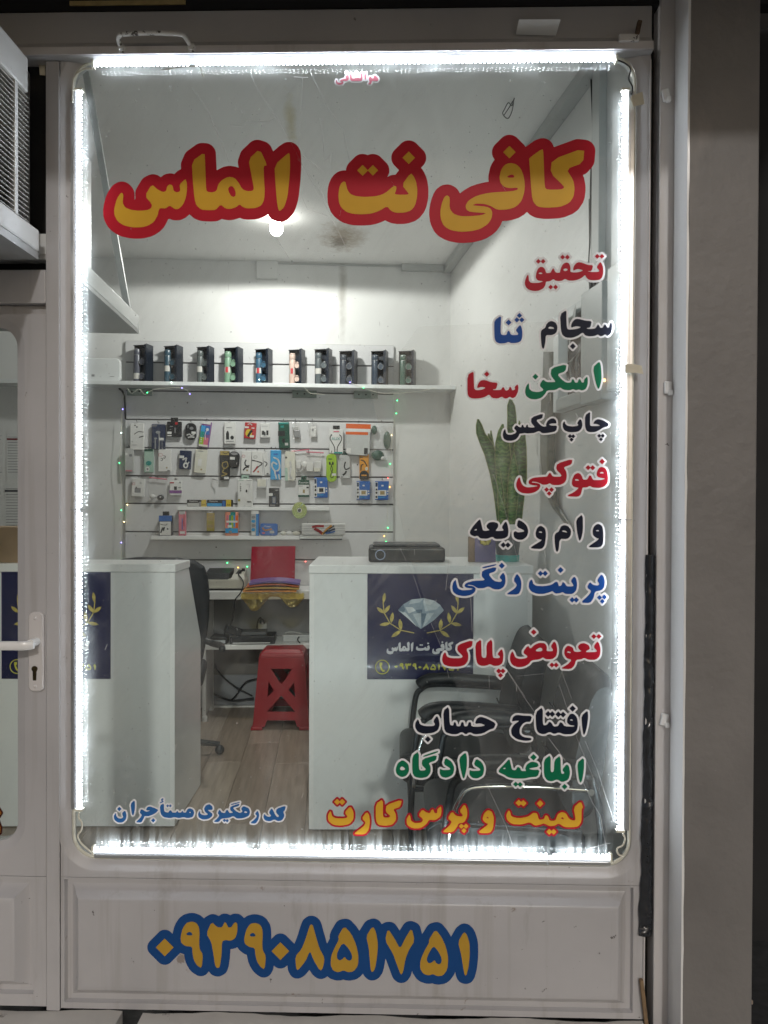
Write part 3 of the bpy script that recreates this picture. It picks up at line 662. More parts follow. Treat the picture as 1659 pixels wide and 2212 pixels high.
def on_right(px, py):
    "room point on the slanted right wall"
    d = RMi.to_3x3() @ ray(px, py); du = (RW[1][0]-RW[0][0]); dv = (RW[1][1]-RW[0][1])
    nx, ny = dv, -du
    t_ = ((RW[0][0]-CAMR.x)*nx + (RW[0][1]-CAMR.y)*ny)/(d.x*nx+d.y*ny); return CAMR + d*t_
ta, tb = on_right(1312, 160), on_right(1296, 160); tz0 = on_right(1304, 600).z
MB().add([(wr(v)-a, v, z) for z in (tz0, CEIL-0.052) for v, a in ((ta.y, 0.002), (tb.y, 0.002), (tb.y, 0.03), (ta.y, 0.03))], [(0,3,2,1),(4,5,6,7),(0,1,5,4),(1,2,6,5),(2,3,7,6),(3,0,4,7)]).build('trunk', cornice_m, tk)
for i, (x0, x1) in enumerate(((1291, 1287), (1288, 1283), (1285, 1290))):
    P = [on_right(x0, 150), on_right((x0+x1)/2+3*sin(i), 280), on_right(x1, 400), on_right(x1+2, 520), on_right(x0-1, 640)]
    MB().tube([p+Vector((-0.008-0.004*i, 0, 0)) for p in spline(P, 6)], 0.0045, 6).build('wire', black_rub, tk, smooth=True)
P = [on_right(x, y) for x, y in ((1276, 430), (1277, 520), (1275, 570), (1278, 640))]
cable('loose_wire', 'thin grey wire hanging down the right wall', [p+Vector((-0.006, 0, 0)) for p in P], 0.003, mat('grey_wire', (0.25, 0.25, 0.24), 0.5), inroom=True)
hk = roomz(1096, 238, CEIL-0.02)
P = [roomz(1111, 212, CEIL-0.001), roomz(1106, 228, CEIL-0.02), roomz(1098, 222, CEIL-0.03), roomz(1090, 236, CEIL-0.03), roomz(1086, 246, CEIL-0.03), roomz(1097, 256, CEIL-0.03), roomz(1106, 240, CEIL-0.02), roomz(1109, 218, CEIL-0.02), roomz(1100, 232, CEIL-0.04), roomz(1088, 250, CEIL-0.05)]
cable('ceiling_wire', 'small coil of bare wires dangling from the ceiling', P, 0.0022, mat('dark_wire', (0.10, 0.10, 0.10), 0.5), inroom=True)

# ---- slat wall --------------------------------------------------------------
SV = VB-0.022                               # front face of the slat boards
SU0, SU1 = room(270.5, 950, SV).x, room(850, 950, SV).x
gz = [room(270, y, SV).z for y in (735, 782, 843.5, 906, 967, 1028, 1088, 1149, 1210, 1271)]
sw = thing('slat_wall', 'white slatted display panel with horizontal grooves on the back wall', 'display panel', (0, 0, 0), 0, inroom=True)
MB().box(SU0, SU1, VB-0.006, VB-0.0005, gz[-1], gz[0]).build('backing', mat('groove_dark', (0.16, 0.16, 0.165), 0.5), sw)
for a, b in zip(gz[:-1], gz[1:]):
    MB().box(SU0, SU1, SV, VB-0.0065, b+0.006, a-0.004).build('slat_board', slat_m, sw, bevel=0.0025)
for x, y in ((386, 782), (405, 870), (467, 1182), (363, 1238), (386, 1227), (586, 967), (717, 942), (772, 1004), (893, 1230), (854, 1222)):
    p = room(x, y, SV)
    if p.x < SU1: MB().disc_y(p.x, SV-0.0012, p.z, 0.005, 10).build('screw', black_rub, sw)
# long shelf
LSV = VB-0.20
lz = room(500, 826, LSV).z
ls = thing('long_shelf', 'long white wall shelf carrying the thermos gift boxes', 'shelf', (0, 0, lz), 0, inroom=True)
lu0 = -3.0; lu1 = room(985, 834, LSV).x
MB().box(lu0, lu1, LSV, SV-0.0005, -0.026, 0.0).build('board', white_lam, ls, bevel=0.002)
for px in (303, 658, 790):
    u = room(px, 840, SV).x
    MB().box(u-0.085, u+0.085, SV-0.028, SV-0.001, -0.075, -0.0265).build('bracket', mat('bracket_green_grey', (0.25, 0.30, 0.27), 0.5), ls)
    for k in (-.05, 0.0, .05): MB().disc_y(u+k, SV-0.0295, -0.05, 0.006, 8).build('screw', black_rub, ls)
# small shelves
def ZA(x, y): return ((310+x/4.74)/1.1573, (1040+y/4.74)/1.1573)
def ZB(x, y): return ((640+x/4.74)/1.1573, (1040+y/4.74)/1.1573)
def small_shelf(pl_, pr_, yt, th, dep, label):
    a = room(*pl_, SV-dep); b = room(*pr_, SV-dep)
    t_ = thing('display_shelf', label, 'shelf', (a.x, SV-dep, a.z), 0, group='small shelves on the slat wall', inroom=True)
    MB().box(0, b.x-a.x, 0, dep-0.001, -th, 0).build('board', edge_lam, t_, bevel=0.0015)
    return a.z
SD = 0.075
sz1 = small_shelf(ZA(632, 1074), ZB(865, 1074), 0, 0.024, SD, 'upper short shelf holding the battery packs')
sz2 = small_shelf(ZA(315, 1420), ZB(535, 1424), 0, 0.026, SD, 'lower short shelf holding pens and small boxes')

# ---- thermos gift boxes -----------------------------------------------------
navy_card = mat('dark_navy_card', (0.014, 0.020, 0.032), 0.28, var=0.15, scale=10)
brownc = mat('brown_card_inside', (0.09, 0.07, 0.055), 0.6)
silver = mat('silver_band', (0.75, 0.76, 0.77), 0.25, 1.0, var=0.03)
paperl = mat('white_paper_label', (0.62, 0.60, 0.56), 0.6, var=0.04, scale=40)
redl = mat('red_paper_label', (0.55, 0.05, 0.06), 0.5)
def gift_box(px0, px1, pyb, pyt, colr, lab, label, lowlab=False):
    v = LSV+0.075
    a = room(px0, pyb, v); b = room(px1, pyb, v)
    W = (b.x-a.x); h = room(px0, pyt, v).z-lz
    t_ = thing('thermos_gift_box', label, 'gift box', ((a.x+b.x)/2, v+0.02, lz+0.0005), radians(-17), group='thermos gift boxes on the long shelf', inroom=True)
    w_, d_ = W*0.80, W*0.62
    x0, x1, y0, y1 = -w_/2, w_/2, -d_/2, d_/2
    m_ = MB(); e = 0.004
    m_.box(x0, x1, y1-e, y1, 0, h); m_.box(x1-e, x1, y0, y1-e-.0001, 0, h); m_.box(x0, x1-e-.0001, y0, y1-e-.0001, 0, e); m_.box(x0, x1-e-.0001, y0+0.035, y1-e-.0001, h-e, h)
    m_.box(x0, x0+e, y0+0.05, y1-e-.0001, e+.0001, h-e-.0001); m_.box(x1-0.016, x1-e-.0001, y0, y0+0.003, e+.0001, h-e-.0001)
    m_.build('carton', navy_card, t_)
    colr = tuple(min(.7, c*1.9+.01) for c in colr)
    bm_ = mat('flask_%s' % '_'.join('%02d' % int(c*100) for c in colr), colr, 0.32, var=0.04, scale=10)
    rb = w_*0.205; bx = x0+e+rb+0.008; by = y0+rb+0.001
    H = h-0.028
    o = smoothed(MB().lathe([(rb*.92, e+.0005), (rb, e+.006), (rb, H*0.79), (rb*.97, H*.80), (rb*.97, H*.815), (rb, H*.82), (rb*.98, H*.96), (rb*.85, H*.985), (rb*.5, H)], 20, (bx, by, 0)).build('flask', bm_, t_))
    MB().lathe([(rb*1.012, H*.796), (rb*1.012, H*.808)], 20, (bx, by, 0)).build('steel_ring', silver, o)
    MB().lathe([(rb*0.99, H*.945), (rb*0.99, H*.958)], 20, (bx, by, 0)).build('steel_ring', silver, o)
    zl = 0.10*H if lowlab else 0.34*H
    arc = [(bx+rb*1.02*sin(a_), by-rb*1.02*cos(a_)) for a_ in [(-1.1+2.2*k/8) for k in range(9)]]
    def wrap(i0, i1, m): MB().loops([[(x, y, z) for z in (zl, zl+0.17*H)] for x, y in arc[i0:i1+1]]).build('paper_band', m, o)
    wm_ = MB(); 
    def strip(i0, i1, m):
        q = MB(); pts = arc[i0:i1+1]
        q.add([(x, y, z) for x, y in pts for z in (zl, zl+0.17*H)], [(2*i, 2*i+2, 2*i+3, 2*i+1) for i in range(len(pts)-1)])
        q.build('paper_band', m, o)
    if lab == 'w': strip(0, 8, paperl)
    elif lab == 'r': strip(0, 3, paperl); strip(3, 6, redl); strip(6, 8, paperl)
    rc_ = w_*0.17; cxx = x1-0.018-rc_; cyy = y0+rc_*0.75+0.004
    for zc in (0.52*H, 0.10*H):
        c = smoothed(MB().tube([(cxx, cyy-rc_*0.55, zc+rc_*.9), (cxx, cyy+rc_*0.9, zc+rc_*.9)], [rc_, rc_*.82], 18).build('cup', bm_, t_))
        MB().tube([(cxx+rc_*cos(a_), cyy-rc_*0.56, zc+rc_*.9+rc_*sin(a_)) for a_ in [2*pi*k/20 for k in range(20)]], 0.0016, 5, closed=True).build('rim', silver, c)
        hd_ = [(cxx-rc_*0.1+0.5*rc_*cos(a_), cyy, zc+rc_*1.85+0.45*rc_*sin(a_)) for a_ in [pi*k/8 for k in range(9)]]
        MB().tube(hd_, 0.0035, 6).build('cup_handle', bm_, c)
    if False: MB().box(x0+0.004, x1-0.016, y0-0.0012, y0-0.0006, 0.004, h-0.02).build('clear_window', clear('gift_window', (0.96, 0.97, 0.97), 0.06, 0.08, 0.02), t_)
    return t_
GB = [(281, 329, 821, 744, (0.055, 0.058, 0.075), 'w', 'slate grey thermos gift box, leftmost on the shelf', True),
      (347, 394, 822, 746, (0.018, 0.045, 0.065), 'w', 'dark teal thermos gift box with white band, second from the left', False),
      (418, 462, 824, 748, (0.045, 0.055, 0.055), 'w', 'charcoal thermos gift box with white band, third from the left', False),
      (477, 525, 825, 750, (0.11, 0.19, 0.13), 'r', 'sage green thermos gift box with red band', False),
      (545, 589, 826, 753, (0.02, 0.06, 0.10), 'r', 'navy thermos gift box with red band', False),
      (618, 660, 829, 754, (0.52, 0.27, 0.23), 'r', 'pink thermos gift box on the long shelf', False),
      (674, 719, 829, 753, (0.05, 0.06, 0.065), 'w', 'charcoal thermos gift box just right of the pink one', False),
      (728, 774, 831, 757, (0.02, 0.025, 0.035), '', 'black thermos gift box, third from the right', False),
      (797, 841, 832, 757, (0.02, 0.03, 0.045), '', 'dark blue thermos gift box, second from the right', False),
      (857, 901, 833, 757, (0.03, 0.06, 0.045), '', 'dark green thermos gift box, rightmost on the shelf', False)]
for a in GB: gift_box(*a)
# modem at the left end of the shelf
p = room(225, 822, LSV+0.05); ww = room(261, 822, LSV+0.05).x - room(170, 822, LSV+0.05).x; hh2 = room(225, 775, LSV+0.05).z-lz
md = thing('modem', 'white rounded modem standing at the left end of the shelf', 'modem', (room(261, 822, LSV+.05).x-ww/2, LSV+0.05, lz+0.001), 0, inroom=True)
MB().prism(rrect(-ww/2, ww/2, 0, hh2, 0.03, 6), -0.015, 0.03).build('case', white_lam, md, bevel=0.005)
MB().box(ww/2-0.07, ww/2-0.04, -0.0165, -0.0152, 0.03, 0.034).build('print', mat('grey_print', (0.3, 0.3, 0.3), 0.6), md)
MB().box(-0.05, -0.03, -0.0165, -0.0152, 0.03, 0.045).build('print', mat('grey_print', (0.3, 0.3, 0.3), 0.6), md)

# ---- counters ---------------------------------------------------------------
CRZ = radians(2.0)
def counter(P, w_, side, label):
    "front corner at P, runs along +x or -x"
    H = 1.178
    t_ = thing('counter', label, 'counter', P, CRZ)
    x0, x1 = (0, w_) if side > 0 else (-w_, 0)
    D = 0.56
    DT = D if side > 0 else 0.26
    pr_ = [(0.0, 0.006), (D-0.04, 0.006), (D-0.04, 0.76), (DT, H-0.0365), (0.0, H-0.0365)] if side < 0 else [(0.0, 0.006), (D, 0.006), (D, H-0.0365), (0.0, H-0.0365)]
    n_ = len(pr_)
    MB().add([(x, y, z) for x in (x0, x1) for y, z in pr_], [tuple(range(n_)), tuple(range(2*n_-1, n_-1, -1))]+[(i, (i+1)%n_, (i+1)%n_+n_, i+n_) for i in range(n_)]).build('body', white_lam, t_, bevel=0.002)
    MB().box(x0-0.004, x1+0.004, -0.008, DT+0.01, H-0.036, H).build('top', edge_lam, t_, bevel=0.003)
    e0, e1 = (x0, x0+0.020) if side > 0 else (x1-0.020, x1)
    MB().box(e0, e1, -0.0018, -0.0002, 0.008, H-0.038).build('edge_trim', edge_lam, t_)
    f0, f1 = (x1-0.020, x1) if side > 0 else (x0, x0+0.020)
    MB().box(f0, f1, -0.0018, -0.0002, 0.008, H-0.038).build('edge_trim', edge_lam, t_)
    for fx in ((x0+0.02), (x1-0.02)):
        for fy in (0.03, D-0.02):
            MB().lathe([(0.014, 0.0), (0.014, 0.018), (0.010, 0.03)], 10, (fx, fy, 0)).build('foot', edge_lam, t_)
    return t_, H
PR = Vector((-0.41, 1.244, 0)); PL = Vector((-1.013, 1.259, 0))
wR = at_Y(1150, 1400, 1.27).x - PR.x
ctr, CH = counter(PR, wR, 1, 'white counter on the right with a navy diamond poster')
ctl, _ = counter(PL, 1.75, -1, 'white counter on the left, gap beside its right end')
RC = Matrix.Rotation(CRZ, 3, 'Z')
def on_counter(px, py, P):
    "x, z on the front face of a counter (local)"
    d = RC.inverted() @ ray(px, py); c = RC.inverted() @ (CAM-P); t_ = (0-c.y)/d.y; q = c+d*t_; return q.x, q.z

# ---- things on and behind the right counter ---------------------------------
blk_pl = mat('black_plastic', (0.018, 0.02, 0.022), 0.35, var=0.2, scale=15)
x0, z0 = on_counter(803, 1207, PR); x1, z1 = on_counter(962, 1178, PR)
PH_ = 0.8
pr = thing('printer', 'black printer standing behind the right counter top', 'printer', PR + RC @ Vector(((x0+x1)/2+0.0, 0.30, CH+0.0005)), CRZ)
wp = (x1-x0)*1.10
MB().box(-wp/2, wp/2, -0.12, 0.18, 0, 0.068).build('body', blk_pl, pr, bevel=0.012, seg=3)
MB().box(-wp/2+0.02, wp/2-0.02, -0.08, 0.17, 0.0685, 0.082).build('lid', mat('dark_grey_plastic', (0.04, 0.042, 0.045), 0.4), pr, bevel=0.006)
MB().tube([(-wp/2+0.055+0.022*cos(a_), -0.1215, 0.034+0.022*sin(a_)) for a_ in [2*pi*k/20 for k in range(20)]], 0.0025, 6, closed=True).build('logo_ring', mat('ring_blue', (0.3, 0.36, 0.5), 0.4), pr)

def poster(P, px0, px1, py0, py1, label):
    a = on_counter(px0, py1, P); b = on_counter(px1, py0, P)
    w_, h_ = b[0]-a[0], b[1]-a[1]
    t_ = thing('poster', label, 'poster', P + RC @ Vector((a[0], -0.0022, a[1])), CRZ, group='navy diamond posters on the counters')
    X = lambda x: (x-42)/1536*w_; Z = lambda y: (1590-y)/1550*h_
    nv = mat('navy_poster_print', (0.022, 0.024, 0.075), 0.22, var=0.12, scale=5, coat=0.2)
    MB().box(0, w_, -0.0008, 0, 0, h_).build('sheet', nv, t_)
    def flat(polys, name, m, par=t_, d=0.0012, th=0.0003):
        q = MB()
        for p in polys:
            pts = [(X(x), Z(y)) for x, y in p]
            ar = sum(pts[i][0]*pts[(i+1)%len(pts)][1]-pts[(i+1)%len(pts)][0]*pts[i][1] for i in range(len(pts)))
            if ar < 0: pts = pts[::-1]
            q.prism(pts, -d, -d+th)
        return q.build(name, m, par)
    gold = mat('gold_print', (0.52, 0.42, 0.10), 0.35, var=0.35, scale=60)
    # diamond facets
    dg = [mat('diamond_grey_%d' % i, c, 0.3, var=0.15, scale=40) for i, c in enumerate(((0.50, 0.56, 0.60), (0.30, 0.37, 0.43), (0.13, 0.19, 0.25), (0.66, 0.70, 0.72)))]
    base = flat([[(485,605),(560,520),(680,450),(860,432),(1010,465),(1100,530),(1150,605),(1000,750),(815,870),(640,730)]], 'diamond', dg[1])
    F = [([(485,605),(560,520),(590,600),(560,640)],2),([(560,520),(680,450),(640,520),(600,560)],1),([(680,450),(860,432),(800,490),(640,520)],0),([(860,432),(1010,465),(960,530),(850,500)],3),
         ([(1010,465),(1100,530),(1040,590),(960,530)],0),([(1100,530),(1150,605),(1090,630),(1040,590)],1),([(590,560),(700,560),(740,610),(640,650)],3),([(640,520),(800,490),(850,560),(740,600)],1),
         ([(850,500),(960,530),(1040,590),(880,620)],0),([(740,600),(840,590),(830,650),(760,640)],2),([(500,610),(600,640),(770,850),(640,730)],3),([(600,640),(700,655),(790,850)],1),([(700,655),(820,645),(810,860)],0),
         ([(820,645),(900,650),(830,860)],2),([(900,650),(1010,640),(850,850)],0),([(1010,640),(1140,615),(1000,745),(870,840)],1)]
    for p, k in F: flat([p], 'facet', dg[k], base, 0.0016)
    # laurel branches
    def lf(x, y, a, l, w2): return [(x+l*t2*cos(a)-s*w2*sin(pi*t2)**0.8*sin(a), y+l*t2*sin(a)+s*w2*sin(pi*t2)**0.8*cos(a)) for t2, s in [(0,0),(.25,1),(.5,1),(.75,1),(1,0),(.75,-1),(.5,-1),(.25,-1)]]
    def stem(pts, w2):
        out = []
        for (ax, ay), (bx, by) in zip(pts[:-1], pts[1:]):
            d = sqrt((bx-ax)**2+(by-ay)**2); nx, ny = -(by-ay)/d*w2, (bx-ax)/d*w2
            out.append([(ax+nx, ay+ny), (bx+nx, by+ny), (bx-nx, by-ny), (ax-nx, ay-ny)])
        return out
    L_ = [(275,500,-1.45,145,24),(285,650,-2.45,140,26),(285,650,-0.95,145,26),(375,790,2.98,160,26),(385,790,-1.40,160,28),(530,890,-1.68,165,30),(535,890,2.55,175,28)]
    S_ = [(268,480),(285,640),(370,790),(530,890),(720,928)]
    for s in (0, 1):
        mir = (lambda p: [((1625-x), y) for x, y in p]) if s else (lambda p: p)
        flat([mir(q) for q in stem(S_, 7)] , 'laurel_stem', gold, d=0.0011)
        for l in L_: flat([mir(lf(*l))], 'laurel_leaf', gold, d=0.0014)
    # phone disc
    yel = mat('yellow_print', (0.62, 0.60, 0.08), 0.4, var=0.05)
    q = MB(); q.tube([(X(261+98*cos(a_)), -0.0010, Z(1415+98*sin(a_))) for a_ in [2*pi*k/32 for k in range(32)]], 0.0022, 5, closed=True); q.build('phone_ring', yel, t_)
    flat([[(225,1350),(262,1352),(258,1385),(246,1400),(268,1452),(290,1455),(302,1475),(270,1485),(240,1455),(225,1410),(218,1375)]], 'phone_icon', yel)
    return t_, X, Z
POSTERS = [poster(PR, 793, 1023, 1233, 1467, 'square navy poster with diamond and laurel on the right counter'),
           poster(PL, 4, 239.5, 1231, 1466, 'square navy poster with diamond and laurel on the left counter')]

# plant in a pot, purple gift bag
vpl = 0.28
a = on_counter(1073, 1210, PR); b = on_counter(1128, 1210, PR)
k_ = (2.2+1.25+vpl)/(2.2+1.25)
pc = PR + RC @ Vector(((a[0]+b[0])/2*k_+PR.x*(k_-1), vpl, CH+0.0005))
plant = thing('snake_plant', 'tall green snake plant in a grey pot on the right counter', 'plant', pc, CRZ)
R0 = (b[0]-a[0])/2*k_
MB().lathe([(R0*.90, 0.0), (R0*.93, 0.030)], 24).build('saucer', mat('teal_plastic', (0.05, 0.42, 0.38), 0.35), plant, smooth=False)
MB().lathe([(R0*.86, 0.0305), (R0*1.02, 0.105), (R0*1.10, 0.135), (R0*1.02, 0.137), (R0*.98, 0.125)], 24).build('pot', mat('slate_pot', (0.085, 0.10, 0.115), 0.4), plant)
MB().lathe([(R0*.97, 0.118), (R0*.2, 0.126)], 20).build('soil', mat('soil', (0.03, 0.022, 0.015), 0.9), plant)
def leafmat(name, a, b):
    m = mat(name, a, 0.32, var=0.2, scale=10); t = m.node_tree; N = t.nodes.new; L = t.links.new; bs = t.nodes['Principled BSDF']
    tc = N('ShaderNodeTexCoord'); mp = N('ShaderNodeMapping'); mp.inputs['Scale'].default_value = (1.0, 1.0, 1.0); L(tc.outputs['Object'], mp.inputs[0])
    wv = N('ShaderNodeTexWave'); wv.bands_direction = 'Z'; wv.inputs['Scale'].default_value = 14; wv.inputs['Distortion'].default_value = 9; wv.inputs['Detail'].default_value = 3; wv.inputs['Detail Scale'].default_value = 3
    L(mp.outputs[0], wv.inputs['Vector'])
    r = N('ShaderNodeMapRange'); r.inputs['From Min'].default_value = 0.35; r.inputs['From Max'].default_value = 0.75; L(wv.outputs['Fac'], r.inputs[0])
    mx = N('ShaderNodeMix'); mx.data_type = 'RGBA'; mx.inputs['B'].default_value = (*b, 1); L(r.outputs[0], mx.inputs['Factor']); L(bs.inputs['Base Color'].links[0].from_socket, mx.inputs['A']); L(mx.outputs['Result'], bs.inputs['Base Color'])
    return m
lfm = leafmat('snake_leaf', (0.035, 0.11, 0.025), (0.08, 0.22, 0.05)); lfm2 = leafmat('snake_leaf_light', (0.07, 0.18, 0.04), (0.16, 0.32, 0.08))
rimm = mat('snake_leaf_rim', (0.30, 0.36, 0.12), 0.4, var=0.1)
def px_on(px, py, yy):
    d = RC.inverted() @ ray(px, py); c = RC.inverted() @ (CAM-pc); t_ = (yy-c.y)/d.y; q = c+d*t_; return q
def blade(pts, yy, m, cup=0.25):
    "pts: (px left, px right, py) from tip to base"
    vs = []; n = len(pts)
    for i, (l, r, y) in enumerate(pts):
        A = px_on(l, y, yy); B = px_on(r, y, yy); md_ = (A+B)/2; w2 = (B-A).length
        vs += [A, md_+Vector((0, cup*w2, 0)), B, md_+Vector((0, cup*w2+0.004, 0))]
    fs = []
    for i in range(n-1): fs += [(i*4+k, i*4+(k+1)%4, (i+1)*4+(k+1)%4, (i+1)*4+k) for k in range(4)]
    fs += [(0,1,2,3), tuple(range((n-1)*4+3, (n-1)*4-1, -1))]
    lo = MB().add(vs, fs).build('leaf', m, plant, smooth=True)
    for e_ in (0, 2): MB().tube([vs[i*4+e_] for i in range(n)], 0.0016, 5).build('rim', rimm, lo, smooth=True)
Lp = lambda L: [((1150+l/4.046)/1.1573, (1150+r/4.046)/1.1573, (960+y/4.046)/1.1573) for l, r, y in L]
blade(Lp([(500,520,155),(478,556,220),(480,570,330),(478,575,480),(485,570,700),(490,560,900),(480,570,1150),(470,580,1420)]), 0.03, lfm)
blade(Lp([(425,440,405),(385,450,480),(358,500,600),(352,520,760),(365,520,900),(380,500,1100),(390,480,1420)]), -0.01, lfm2)
blade(Lp([(175,190,355),(162,225,420),(165,255,500),(200,330,600),(250,370,720),(300,410,900),(340,440,1100),(380,470,1420)]), 0.0, lfm)
blade(Lp([(285,292,500),(275,325,560),(290,350,640),(330,380,800)]), 0.02, lfm)
blade(Lp([(640,650,440),(560,660,520),(545,672,640),(550,676,800),(560,676,950),(560,650,1150),(550,620,1420)]), -0.02, lfm)
blade(Lp([(542,550,690),(510,570,800),(490,600,930),(480,590,1120),(490,560,1420)]), -0.045, lfm2)
blade(Lp([(308,316,470),(308,330,540),(318,345,620),(330,355,700)]), 0.03, lfm)
blade(Lp([(596,602,370),(590,615,410),(585,620,470),(580,630,560)]), 0.05, lfm)
a = on_counter(1017, 1207, PR); b = on_counter(1062, 1207, PR)
bg_ = thing('gift_bag', 'purple gift bag with a yellow bow beside the plant', 'gift bag', PR + RC @ Vector(((a[0]+b[0])/2*1.06+0.0, 0.22, CH+0.0005)), CRZ)
wb = (b[0]-a[0])*1.05
MB().add([(-wb/2,-.03,0),(wb/2,-.03,0),(wb/2,.03,0),(-wb/2,.03,0),(-wb/2,-.012,.125),(wb/2,-.012,.125),(wb/2,.012,.125),(-wb/2,.012,.125)], [(0,3,2,1),(4,5,6,7),(0,1,5,4),(1,2,6,5),(2,3,7,6),(3,0,4,7)]).build('bag', mat('purple_paper', (0.10, 0.08, 0.20), 0.4, var=0.15, scale=20), bg_)
MB().box(-wb/2-0.028, -wb/2-0.001, -.02, .02, 0, 0.118).build('side_card', mat('brown_card', (0.22, 0.15, 0.10), 0.6), bg_)
mb_ = MB()
for k in range(7): mb_.ball((0.0+0.016*cos(k*.9), -0.026+0.004*(k%2), 0.100+0.012*sin(k*.9)), 0.011, 8)
mb_.build('bow', mat('yellow_ribbon', (0.62, 0.53, 0.16), 0.5), bg_, smooth=True)

# cardboard box and notices seen through the door glass
a = on_counter(-60, 1207, PL); b = on_counter(29, 1207, PL)
o = MB().box(-0.22, 0.0, 0, 0.2, 0, 0.16).build('cardboard_box', mat('kraft_cardboard', (0.42, 0.30, 0.19), 0.7, var=0.08, scale=10), bevel=0.002); o.location = PL + RC @ Vector((b[0]*1.0, 0.05, CH+0.0005)); o.rotation_euler = (0, 0, CRZ); tag(o, 'brown cardboard box on the left counter, seen through the door', 'box')
notem = mat('notice_paper', (0.70, 0.70, 0.69), 0.6, var=0.03); inkm = mat('notice_ink', (0.10, 0.11, 0.13), 0.6)
for i, (x0, x1, y0, y1) in enumerate(((-40, 8, 905, 1040), (14, 60, 935, 1035), (10, 62, 1046, 1150), (-50, 6, 1050, 1160))):
    A = room(x0, y1, VB); B = room(x1, y0, VB)
    t_ = thing('notice_sheet', ('white notice sheet high on the wall behind the door, far left', 'white notice with a dark red heading on the wall behind the door', 'white notice with black bars on the wall behind the door', 'white notice with a green stamp low on the wall behind the door')[i], 'notice', (A.x, VB-0.0015, A.z), 0, group='notices on the back wall', inroom=True)
    w_, h_ = B.x-A.x, B.z-A.z
    MB().box(0, w_, -0.0006, 0, 0, h_).build('sheet', notem, t_)
    im = MB(); 
    for k in range(14):
        z = h_*(0.90-0.058*k); im.box(0.01, w_*random.uniform(.6, .95), -0.0012, -0.0008, z, z+0.003)
    im.build('text_lines', inkm, t_)
    if i: MB().box(0.004, w_*.9, -0.0016, -0.0013, h_*.84, h_*.88).build('heading', mat('notice_head_%d' % i, ((0.2, .03, .04), (0.2, .03, .04), (.03, .035, .05), (.04, .16, .10))[i], 0.6), t_)

# ---- desk against the slat wall ---------------------------------------------
DV = 3.05
dz_t = room(550, 1277, DV).z; dz_s = room(550, 1394, DV).z
du0 = room(437, 1400, DV).x; du1 = wr(3.2)-0.03
dk = thing('desk', 'white desk with a lower shelf under the slat wall', 'desk', (0, 0, 0), 0, inroom=True)
MB().box(du0, du1, DV, VB-0.03, dz_t-0.055, dz_t).build('top', edge_lam, dk, bevel=0.003)
MB().box(du0, du1, DV+0.012, VB-0.03, dz_s-0.03, dz_s).build('lower_shelf', edge_lam, dk, bevel=0.003)
MB().box(du0, du0+0.022, DV+0.006, VB-0.035, 0.045, dz_s-0.031).build('side_panel', edge_lam, dk)
MB().box(du0, du0+0.022, DV+0.006, VB-0.035, dz_s+0.001, dz_t-0.056).build('side_panel', edge_lam, dk)
for v in (DV+0.02, VB-0.06): MB().lathe([(0.018, 0), (0.018, 0.03), (0.010, 0.045)], 10, (du0+0.013, v, 0)).build('foot', edge_lam, dk)
MB().box(du0+0.025, du1, VB-0.029, VB-0.02, dz_s+0.001, dz_t-0.056).build('back_panel', mat('shade_grey_back', (0.20, 0.20, 0.205), 0.5), dk)  # grey darkened to carry the shade between desk top and lower shelf
MB().box(du0+0.025, du1, VB-0.029, VB-0.02, 0.24, dz_s-0.032).build('shade_panel', mat('under_desk_shade', (0.15, 0.14, 0.13), 0.5), dk)  # added dark sheet: stands in for the shade under the desk
MB().box(du0+0.025, du1, VB-0.020, VB-0.012, 0.02, 0.238).build('skirting', mat('grey_skirting', (0.24, 0.25, 0.27), 0.5), dk)
MB().box(du0+0.001, du0+0.02, DV-0.004, DV+0.005, dz_s-0.19, dz_s-0.12).build('catch', black_rub, dk)
# card laminator on the desk
a = room(442, 1276, DV+.05); b = room(530, 1276, DV+.05)
la = thing('laminator', 'beige and black laminator on the desk', 'laminator', ((a.x+b.x)/2, DV+0.13, dz_t+0.0005), 0, inroom=True)
w_ = b.x-a.x
beige = mat('beige_plastic', (0.52, 0.50, 0.43), 0.45)
MB().box(-w_/2, w_/2, -0.09, 0.12, 0.012, 0.075).build('base', beige, la, bevel=0.008)
MB().box(-w_/2+.01, w_/2-.01, -0.085, 0.11, 0.0, 0.0115).build('plinth', black_rub, la)
MB().add([(-w_/2+.005,-0.088,0.0755),(0.02,-0.088,0.0755),(0.035,0.10,0.0755),(-w_/2+.005,0.10,0.0755),(-w_/2+.005,-0.06,0.115),(0.03,-0.06,0.115),(0.04,0.10,0.135),(-w_/2+.005,0.10,0.135)], [(0,3,2,1),(4,5,6,7),(0,1,5,4),(1,2,6,5),(2,3,7,6),(3,0,4,7)]).build('cover', blk_pl, la)
MB().add([(0.04,-0.085,0.0755),(w_/2-.005,-0.085,0.0755),(w_/2-.005,0.10,0.0755),(0.05,0.10,0.0755),(0.05,-0.06,0.105),(w_/2-.01,-0.06,0.105),(w_/2-.01,0.10,0.13),(0.06,0.10,0.13)], [(0,3,2,1),(4,5,6,7),(0,1,5,4),(1,2,6,5),(2,3,7,6),(3,0,4,7)]).build('control_box', beige, la)
MB().add([(0.065,-0.045,0.1085),(w_/2-.03,-0.045,0.1085),(w_/2-.035,0.07,0.1265),(0.075,0.07,0.1265)], [(0,1,2,3)]).build('control_face', blk_pl, la)
MB().lathe([(0.012, 0), (0.011, 0.02)], 12, (0.11, 0.03, 0.118)).build('knob', blk_pl, la)
